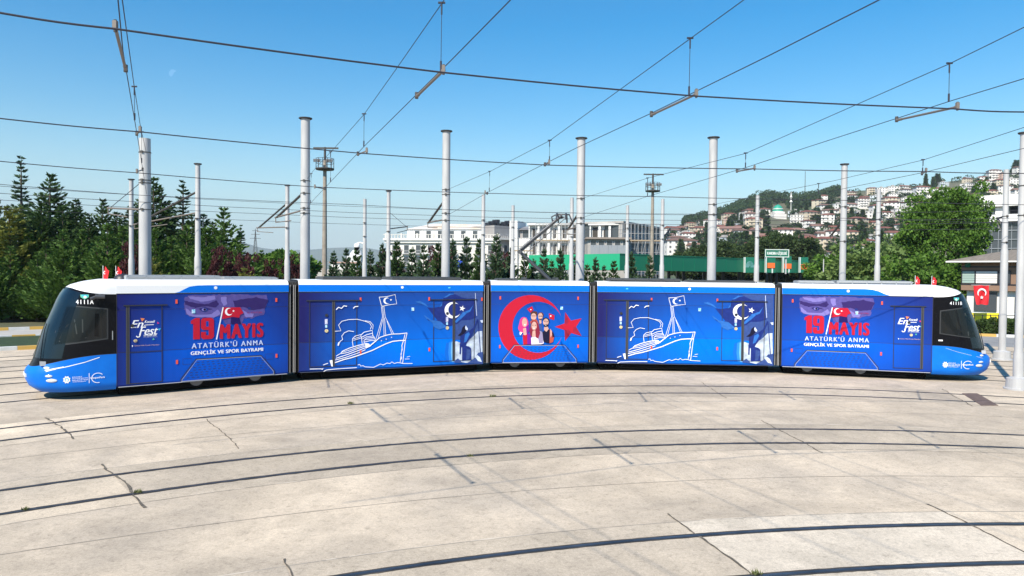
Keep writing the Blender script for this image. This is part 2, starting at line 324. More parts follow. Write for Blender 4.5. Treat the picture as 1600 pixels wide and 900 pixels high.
# artwork outlines on the tram sides, in metres along the section and above the rail
ART = {
'ship': [["L","white",[[2.789,2.883],[3.068,2.899],[3.367,2.974],[3.429,2.636],[3.14,2.604],[2.912,2.555],[2.867,2.59],[2.789,2.883]],0.024],["P","white",[[3.146,2.665],[3.134,2.655],[3.12,2.647],[3.106,2.64],[3.091,2.636],[3.075,2.633],[3.059,2.633],[3.043,2.634],[3.027,2.638],[3.012,2.644],[2.998,2.652],[2.985,2.661],[2.974,2.672],[2.964,2.684],[2.956,2.698],[2.949,2.712],[2.945,2.728],[2.943,2.743],[2.943,2.759],[2.945,2.775],[2.949,2.79],[2.955,2.804],[2.963,2.818],[2.973,2.83],[2.984,2.841],[2.997,2.85],[3.011,2.857],[3.026,2.863],[3.042,2.866],[3.058,2.868],[3.073,2.867],[3.089,2.864],[3.104,2.859],[3.119,2.853],[3.132,2.844],[3.145,2.834],[3.133,2.838],[3.121,2.841],[3.109,2.843],[3.097,2.843],[3.084,2.841],[3.072,2.838],[3.061,2.834],[3.05,2.828],[3.041,2.82],[3.032,2.812],[3.025,2.802],[3.019,2.792],[3.014,2.78],[3.011,2.769],[3.009,2.757],[3.009,2.745],[3.011,2.732],[3.014,2.721],[3.019,2.709],[3.025,2.699],[3.033,2.689],[3.042,2.68],[3.051,2.673],[3.062,2.667],[3.073,2.662],[3.085,2.659],[3.098,2.657],[3.11,2.657],[3.122,2.658],[3.134,2.661]]],["P","white",[[3.173,2.799],[3.206,2.799],[3.217,2.829],[3.227,2.798],[3.26,2.796],[3.233,2.777],[3.242,2.746],[3.216,2.766],[3.188,2.748],[3.199,2.779]]],["L","white",[[2.867,2.555],[2.914,2.175],[2.675,1.371]],0.02],["L","white",[[2.912,2.555],[2.953,2.175],[2.971,1.483]],0.02],["L","white",[[2.958,2.554],[3.009,2.174],[3.322,1.56]],0.02],["L","white",[[2.925,2.089],[2.755,1.386]],0.02],["L","white",[[2.988,2.139],[3.034,1.481]],0.02],["L","white",[[3.073,2.017],[3.259,1.544]],0.02],["L","white",[[2.435,1.128],[2.589,1.253],[2.693,1.336],[2.831,1.445],[3.041,1.509],[3.251,1.545],[3.535,1.547],[3.821,1.571]],0.036],["L","white",[[3.821,1.571],[3.758,1.303],[3.66,0.466]],0.03],["L","white",[[3.743,1.524],[3.69,1.305]],0.03],["L","white",[[3.69,1.305],[3.627,1.115],[3.646,0.974],[3.593,0.801],[3.619,0.66],[3.57,0.505],[3.604,0.766],[3.638,1.045]],0.035],["L","white",[[1.222,0.597],[1.538,0.695],[1.773,0.743],[2.009,0.811],[2.179,0.863],[2.35,0.918],[2.556,0.986],[2.763,1.082],[3.042,1.204],[3.288,1.283],[3.537,1.303],[3.751,1.303]],0.045],["L","white",[[1.239,0.69],[1.605,0.77],[2.009,0.897],[2.298,1.016]],0.03],["L","white",[[1.265,0.75],[1.671,0.869],[2.008,0.982],[2.298,1.084]],0.032],["L","white",[[1.271,0.824],[1.404,0.903],[1.671,0.937],[2.008,1.06],[2.297,1.142]],0.028],["L","white",[[1.437,0.929],[1.503,1.0],[1.737,1.094],[2.007,1.169],[2.28,1.229]],0.035],["L","white",[[1.487,0.957],[1.738,1.026],[2.008,1.108],[2.28,1.188]],0.022],["P","white",[[1.047,0.682],[1.146,0.701],[1.16,0.465],[1.114,0.477]]],["P","white",[[2.286,1.256],[2.417,1.231],[2.493,1.136],[2.308,1.056]]],["L","white",[[2.469,1.154],[2.693,1.336]],0.05],["L","white",[[1.865,1.15],[1.838,1.311],[1.844,1.43],[1.938,1.512],[2.124,1.558],[2.159,1.437],[2.184,1.232]],0.026],["L","white",[[1.871,1.361],[2.142,1.438]],0.02],["L","white",[[1.864,1.412],[2.135,1.489]],0.02],["L","white",[[2.135,1.541],[2.243,1.64],[2.535,1.701],[2.564,1.494]],0.03],["L","white",[[2.159,1.465],[2.347,1.552],[2.553,1.598]],0.028],["L","white",[[2.183,1.403],[2.347,1.483],[2.588,1.494],[2.658,1.354]],0.022],["L","white",[[2.252,1.247],[2.245,1.349],[2.33,1.426],[2.623,1.451]],0.026],["L","white",[[2.262,1.291],[2.451,1.333],[2.658,1.337]],0.026],["L","white",[[2.262,1.366],[2.623,1.396]],0.02],["L","white",[[1.228,1.7],[1.434,1.712],[1.35,1.916],[1.466,2.048],[1.699,2.101],[2.003,2.106],[2.276,2.032],[2.448,1.96],[2.51,1.839],[2.466,1.737]],0.024],["L","white",[[2.276,2.049],[2.465,2.011],[2.569,1.889],[2.552,1.735]],0.022],["L","white",[[1.353,1.191],[1.352,1.276],[1.418,1.351],[1.495,1.406],[1.461,1.525],[1.551,1.641],[1.701,1.705],[1.887,1.673]],0.026],["L","white",[[1.336,1.199],[1.369,1.309]],0.06],["L","white",[[1.265,2.455],[1.347,2.538],[1.447,2.497],[1.53,2.587],[1.637,2.569]],0.04],["L","white",[[1.859,2.492],[1.916,2.552],[2.035,2.564]],0.04],["L","white",[[0.828,0.54],[0.992,0.593]],0.03],["L","white",[[0.845,0.312],[0.943,0.361],[1.273,0.379],[1.606,0.387],[1.994,0.393]],0.03],["L","white",[[0.375,0.418],[0.78,0.409]],0.03],["L","white",[[0.78,0.375],[0.828,0.423]],0.03],["L","white",[[2.027,0.487],[2.095,0.501],[2.13,0.441],[2.215,0.451],[2.284,0.407],[2.594,0.375],[2.836,0.485],[2.941,0.446],[3.081,0.509],[3.187,0.483],[3.257,0.543],[3.346,0.48],[3.452,0.51],[3.57,0.494],[3.66,0.466],[4.027,0.45]],0.026],["L","white",[[3.738,0.627],[3.907,0.624]],0.02],["L","white",[[3.809,0.695],[3.928,0.718]],0.02],["P","white",[[2.884,1.32],[2.879,1.307],[2.867,1.303],[2.854,1.308],[2.849,1.321],[2.854,1.333],[2.867,1.337],[2.879,1.332]]],["P","white",[[3.059,1.37],[3.054,1.357],[3.041,1.353],[3.029,1.358],[3.024,1.371],[3.029,1.383],[3.041,1.387],[3.054,1.382]]],["P","white",[[3.252,1.43],[3.247,1.418],[3.235,1.413],[3.222,1.418],[3.217,1.431],[3.222,1.443],[3.234,1.448],[3.247,1.442]]]],
'girl': [["P","dusk",[[5.617,3.07],[6.771,3.067],[6.787,1.232],[5.631,1.267],[5.607,1.996]]],["P","cloud",[[5.625,1.128],[5.705,1.213],[5.871,1.155],[6.074,1.254],[6.297,1.289],[6.409,1.384],[6.576,1.556],[6.765,1.568],[6.796,0.305],[5.638,0.433]]],["P","glow1",[[5.322,1.138],[5.624,1.267],[5.631,0.433],[5.346,0.445],[5.271,0.794]]],["P","glow2",[[5.431,1.169],[5.624,1.267],[5.631,0.433],[5.455,0.441],[5.409,0.789]]],["P","sky_glow",[[5.522,1.166],[5.624,1.233],[5.631,0.433],[5.55,0.437],[5.511,0.785]]],["P","navy",[[4.438,2.223],[4.616,2.032],[4.823,1.994],[4.973,2.009],[4.829,2.183],[4.578,2.494],[4.827,2.474],[5.077,2.522],[5.184,2.727],[5.201,2.848],[5.435,2.995],[5.654,2.984],[5.912,2.861],[6.135,2.807],[6.434,2.823],[6.491,2.717],[6.436,2.507],[6.515,2.085],[6.254,2.002],[5.92,1.99],[5.773,1.872],[5.481,1.791],[5.227,1.762],[4.974,1.905],[4.616,2.015]]],["P","ripple",[[5.201,2.848],[5.435,2.995],[5.654,2.984],[5.472,2.95],[5.327,2.864]]],["P","ripple",[[5.917,2.269],[6.25,2.387],[6.398,2.578],[6.27,2.316],[6.029,2.215]]],["P","ripple",[[4.119,2.702],[4.294,2.741],[4.506,2.631],[4.648,2.493],[4.435,2.597]]],["P","ripple",[[4.598,2.084],[4.974,1.94],[5.227,1.762],[4.939,1.838],[4.723,1.962]]],["P","ripple",[[5.662,1.961],[5.918,2.234],[6.214,2.335],[5.919,2.06],[5.7,1.89]]],["P","ripple",[[5.041,2.488],[5.166,2.693],[5.149,2.556]]],["P","ripple",[[4.438,2.223],[4.545,2.085],[4.759,2.013],[4.832,1.771],[5.048,1.663],[5.336,1.76],[5.081,1.972],[4.723,2.03],[4.509,2.188]]],["P","white",[[5.862,2.247],[5.84,2.208],[5.812,2.173],[5.779,2.143],[5.741,2.117],[5.7,2.097],[5.656,2.083],[5.61,2.075],[5.564,2.074],[5.517,2.078],[5.472,2.09],[5.429,2.107],[5.389,2.13],[5.352,2.158],[5.32,2.19],[5.293,2.227],[5.272,2.267],[5.258,2.309],[5.25,2.352],[5.248,2.396],[5.253,2.44],[5.265,2.482],[5.283,2.522],[5.307,2.56],[5.336,2.593],[5.371,2.622],[5.409,2.646],[5.451,2.664],[5.496,2.676],[5.542,2.682],[5.588,2.682],[5.634,2.675],[5.679,2.662],[5.722,2.643],[5.761,2.619],[5.797,2.589],[5.763,2.608],[5.727,2.622],[5.689,2.63],[5.65,2.634],[5.611,2.631],[5.574,2.623],[5.538,2.61],[5.504,2.592],[5.475,2.569],[5.449,2.542],[5.428,2.512],[5.412,2.479],[5.401,2.444],[5.397,2.408],[5.398,2.371],[5.404,2.335],[5.417,2.3],[5.435,2.267],[5.458,2.237],[5.485,2.21],[5.516,2.188],[5.551,2.17],[5.587,2.158],[5.626,2.15],[5.664,2.148],[5.703,2.152],[5.74,2.161],[5.776,2.176],[5.809,2.195],[5.838,2.219]]],["P","white",[[5.977,2.553],[5.984,2.469],[6.071,2.444],[5.988,2.413],[5.992,2.328],[5.933,2.394],[5.849,2.366],[5.895,2.438],[5.84,2.505],[5.927,2.484]]],["L","pale",[[6.469,3.016],[6.479,2.805],[6.533,2.155]],0.02],["L","navy",[[6.58,2.031],[6.642,1.378],[6.718,0.475]],0.03],["P","ink",[[6.069,1.813],[5.966,1.728],[5.905,1.538],[5.77,1.42],[5.88,1.42],[6.005,1.465],[6.116,1.595],[6.175,1.671]]],["P","pale",[[6.092,1.799],[6.182,1.671],[6.153,1.601],[6.086,1.645],[6.063,1.726]]],["P","navy",[[5.998,1.466],[6.22,1.582],[6.406,1.718],[6.553,2.031],[6.599,1.995],[6.444,1.664],[6.304,1.352],[6.131,1.112],[6.076,0.974],[5.928,0.979],[5.872,1.12],[5.88,1.399]]],["P","ripple",[[6.072,1.464],[6.22,1.547],[6.258,1.459],[6.112,1.183],[6.019,1.151]]],["P","navy",[[5.853,1.121],[5.92,1.101],[5.901,0.718],[5.849,0.731]]],["P","navy",[[5.947,0.978],[6.076,1.037],[6.225,0.997],[6.308,0.931],[6.323,0.491],[5.951,0.461]]],["P","dusk",[[6.133,0.919],[6.282,0.879],[6.302,0.755],[6.229,0.513],[6.118,0.5]]],["P","dusk",[[5.638,0.468],[5.784,0.566],[5.895,0.474],[5.933,0.42],[6.156,0.368],[6.454,0.539],[6.603,0.744],[6.792,0.772],[6.796,0.305],[5.638,0.415]]],["P","cloud",[[6.453,0.609],[6.566,0.657],[6.68,0.565],[6.757,0.385],[6.605,0.426]]],["P","pale",[[6.667,1.976],[6.78,1.992],[6.781,1.886],[6.725,1.887]]]],
'moon': [["P","red",[[2.773,1.307],[2.697,1.12],[2.592,0.949],[2.46,0.796],[2.305,0.667],[2.131,0.564],[1.943,0.49],[1.745,0.448],[1.543,0.437],[1.342,0.459],[1.146,0.512],[0.961,0.595],[0.792,0.707],[0.643,0.843],[0.518,1.001],[0.419,1.176],[0.35,1.365],[0.311,1.561],[0.305,1.761],[0.33,1.959],[0.387,2.151],[0.474,2.33],[0.589,2.493],[0.729,2.636],[0.89,2.755],[1.068,2.847],[1.259,2.909],[1.459,2.941],[1.661,2.94],[1.861,2.907],[2.053,2.843],[2.233,2.749],[2.397,2.628],[2.538,2.483],[2.655,2.317],[2.744,2.135],[2.652,2.284],[2.535,2.415],[2.397,2.524],[2.242,2.608],[2.076,2.663],[1.902,2.689],[1.728,2.685],[1.556,2.651],[1.394,2.588],[1.246,2.498],[1.116,2.383],[1.008,2.248],[0.926,2.096],[0.872,1.932],[0.847,1.761],[0.853,1.588],[0.889,1.418],[0.954,1.257],[1.046,1.109],[1.163,0.979],[1.3,0.871],[1.455,0.788],[1.621,0.732],[1.795,0.706],[1.97,0.711],[2.142,0.745],[2.304,0.809],[2.453,0.901],[2.583,1.016],[2.691,1.153]]],["P","red",[[2.507,1.716],[2.885,1.846],[2.904,2.288],[3.137,1.956],[3.558,2.047],[3.342,1.714],[3.566,1.357],[3.156,1.474],[2.91,1.157],[2.888,1.59]]],["P","crimson",[[2.885,1.846],[2.977,1.8],[3.043,1.906],[2.99,2.106],[2.904,2.288]]],["P","crimson",[[3.156,1.474],[3.046,1.607],[2.888,1.59],[2.91,1.157]]],["P","crimson",[[3.342,1.714],[3.248,1.707],[3.216,1.507],[3.566,1.357]]]],
'people': [["P","red",[[1.406,2.401],[1.602,2.515],[1.656,2.371],[1.542,2.256]]],["P","white",[[1.579,2.381],[1.572,2.364],[1.556,2.358],[1.54,2.364],[1.533,2.38],[1.539,2.396],[1.555,2.403],[1.572,2.397]]],["P","red",[[2.263,2.238],[2.484,2.166],[2.471,1.975],[2.286,2.041]]],["P","white",[[2.367,2.135],[2.358,2.114],[2.338,2.106],[2.317,2.114],[2.308,2.134],[2.317,2.155],[2.337,2.164],[2.358,2.155]]],["P","dusk",[[1.52,1.398],[1.49,1.895],[1.556,1.977],[1.827,1.978],[1.996,1.813],[2.029,1.564],[2.0,1.398]]],["P","brown",[[1.543,2.225],[1.584,2.298],[1.677,2.329],[1.802,2.299],[1.82,2.195],[1.784,2.102],[1.554,2.122]]],["P","skin",[[1.773,2.102],[1.769,2.059],[1.754,2.019],[1.731,1.988],[1.702,1.968],[1.67,1.961],[1.638,1.968],[1.609,1.988],[1.585,2.019],[1.57,2.058],[1.565,2.101],[1.569,2.145],[1.584,2.184],[1.607,2.215],[1.635,2.235],[1.667,2.242],[1.7,2.236],[1.729,2.216],[1.752,2.185],[1.768,2.145]]],["P","brown",[[1.559,2.029],[1.618,1.998],[1.722,1.998],[1.774,2.04],[1.743,1.953],[1.671,1.926],[1.597,1.953]]],["P","ink",[[1.585,2.147],[1.741,2.147],[1.742,2.127],[1.585,2.126]]],["P","rust",[[1.535,1.915],[1.66,1.998],[1.785,1.999],[1.87,1.812],[1.809,1.688],[1.661,1.812],[1.557,1.833]]],["P","brown",[[1.835,2.206],[1.865,2.264],[1.991,2.281],[2.058,2.206],[2.045,2.103],[1.846,2.133]]],["P","skin",[[2.019,2.119],[2.016,2.077],[2.003,2.039],[1.984,2.009],[1.959,1.989],[1.931,1.982],[1.903,1.989],[1.878,2.008],[1.858,2.039],[1.845,2.077],[1.84,2.119],[1.844,2.161],[1.856,2.199],[1.876,2.229],[1.901,2.249],[1.928,2.256],[1.956,2.249],[1.981,2.23],[2.001,2.2],[2.015,2.161]]],["P","ink",[[1.863,2.14],[2.003,2.14],[2.003,2.117],[1.863,2.117]]],["P","skin",[[1.879,1.999],[1.968,1.999],[1.974,1.854],[1.901,1.833]]],["P","brown",[[1.868,2.04],[1.931,2.02],[1.993,2.045],[1.962,1.974],[1.9,1.974]]],["P","pink",[[1.294,2.095],[1.201,2.07],[1.139,1.997],[1.11,1.853],[1.064,1.667],[1.102,1.564],[1.259,1.471],[1.456,1.481],[1.496,1.646],[1.452,1.936],[1.388,2.064]]],["P","magenta",[[1.35,1.688],[1.474,1.812],[1.501,1.564],[1.395,1.398]]],["P","skin",[[1.413,1.884],[1.409,1.83],[1.395,1.781],[1.374,1.742],[1.347,1.717],[1.317,1.708],[1.286,1.717],[1.259,1.742],[1.237,1.781],[1.223,1.83],[1.217,1.884],[1.222,1.938],[1.235,1.987],[1.256,2.026],[1.283,2.051],[1.313,2.06],[1.344,2.051],[1.371,2.026],[1.393,1.987],[1.407,1.938]]],["P","white",[[1.366,1.791],[1.364,1.786],[1.359,1.781],[1.351,1.778],[1.34,1.775],[1.329,1.774],[1.317,1.775],[1.307,1.778],[1.298,1.781],[1.293,1.786],[1.291,1.791],[1.293,1.796],[1.298,1.801],[1.306,1.804],[1.317,1.807],[1.328,1.808],[1.34,1.807],[1.35,1.804],[1.359,1.801],[1.364,1.796]]],["P","skin",[[1.257,1.646],[1.375,1.677],[1.405,1.398],[1.28,1.388]]],["P","red",[[1.245,1.419],[1.343,1.388],[1.436,1.44],[1.461,1.046],[1.274,1.022]]],["P","magenta",[[1.425,1.481],[1.566,1.398],[1.575,1.036],[1.43,1.036]]],["P","white",[[1.134,1.522],[1.238,1.502],[1.166,1.388],[1.124,1.429]]],["P","maroon",[[1.577,1.895],[1.65,1.953],[1.744,1.941],[1.849,1.833],[1.914,1.564],[1.897,1.274],[1.75,1.274],[1.551,1.378],[1.508,1.564],[1.558,1.75]]],["P","skin",[[1.794,1.75],[1.789,1.699],[1.775,1.653],[1.752,1.616],[1.723,1.593],[1.691,1.585],[1.659,1.593],[1.629,1.616],[1.606,1.653],[1.591,1.699],[1.585,1.75],[1.59,1.801],[1.604,1.847],[1.627,1.884],[1.655,1.907],[1.687,1.916],[1.72,1.908],[1.749,1.884],[1.773,1.848],[1.788,1.801]]],["P","white",[[1.721,1.663],[1.72,1.659],[1.714,1.655],[1.706,1.651],[1.696,1.649],[1.684,1.649],[1.672,1.649],[1.662,1.651],[1.654,1.655],[1.648,1.659],[1.646,1.663],[1.648,1.668],[1.653,1.672],[1.662,1.675],[1.672,1.677],[1.684,1.678],[1.695,1.677],[1.706,1.675],[1.714,1.672],[1.719,1.668]]],["P","brown",[[1.61,1.781],[1.662,1.787],[1.662,1.767],[1.61,1.762]]],["P","brown",[[1.714,1.781],[1.77,1.787],[1.77,1.767],[1.714,1.763]]],["P","skin",[[1.633,1.564],[1.737,1.574],[1.76,1.315],[1.6,1.295]]],["P","lilac",[[1.573,1.295],[1.75,1.332],[1.917,1.315],[2.063,1.377],[2.07,1.066],[1.962,1.041],[1.586,1.03]]],["P","dusty",[[1.904,1.564],[1.999,1.522],[2.063,1.336],[2.034,1.087],[1.878,1.077],[1.855,1.274]]],["P","maroon",[[1.747,1.647],[1.871,1.688],[1.926,1.481],[1.855,1.253],[1.75,1.315]]],["P","ink",[[2.026,1.937],[2.035,2.041],[2.16,2.082],[2.265,2.02],[2.283,1.896],[2.204,1.896]]],["P","skin",[[2.254,1.886],[2.249,1.839],[2.234,1.798],[2.211,1.765],[2.181,1.743],[2.147,1.736],[2.113,1.743],[2.083,1.765],[2.058,1.798],[2.042,1.839],[2.037,1.885],[2.041,1.931],[2.056,1.973],[2.08,2.006],[2.11,2.027],[2.144,2.035],[2.178,2.027],[2.208,2.006],[2.233,1.973],[2.248,1.932]]],["P","ink",[[2.041,1.854],[2.079,1.792],[2.152,1.823],[2.222,1.803],[2.254,1.886],[2.231,1.74],[2.154,1.699],[2.072,1.734]]],["P","white",[[2.167,1.782],[2.166,1.779],[2.163,1.776],[2.157,1.773],[2.15,1.772],[2.142,1.771],[2.135,1.772],[2.128,1.773],[2.122,1.776],[2.118,1.778],[2.117,1.782],[2.118,1.785],[2.122,1.788],[2.127,1.79],[2.134,1.792],[2.142,1.792],[2.15,1.792],[2.157,1.79],[2.163,1.788],[2.166,1.785]]],["P","ink",[[2.074,1.941],[2.13,1.941],[2.13,1.921],[2.074,1.92]]],["P","ink",[[2.172,1.941],[2.224,1.941],[2.225,1.921],[2.172,1.921]]],["P","skin",[[2.08,1.709],[2.223,1.72],[2.27,1.595],[2.166,1.523],[2.077,1.595]]],["P","ink",[[2.015,1.502],[2.092,1.585],[2.166,1.518],[2.269,1.637],[2.316,1.595],[2.307,1.076],[2.17,1.097],[2.055,1.149]]],["P","rust",[[2.301,1.626],[2.396,1.543],[2.472,1.315],[2.432,1.128],[2.296,1.076]]],["P","skin",[[2.322,1.647],[2.375,1.564],[2.387,1.398],[2.326,1.294]]],["P","ink",[[2.386,1.543],[2.449,1.481],[2.482,1.336],[2.409,1.294]]]],
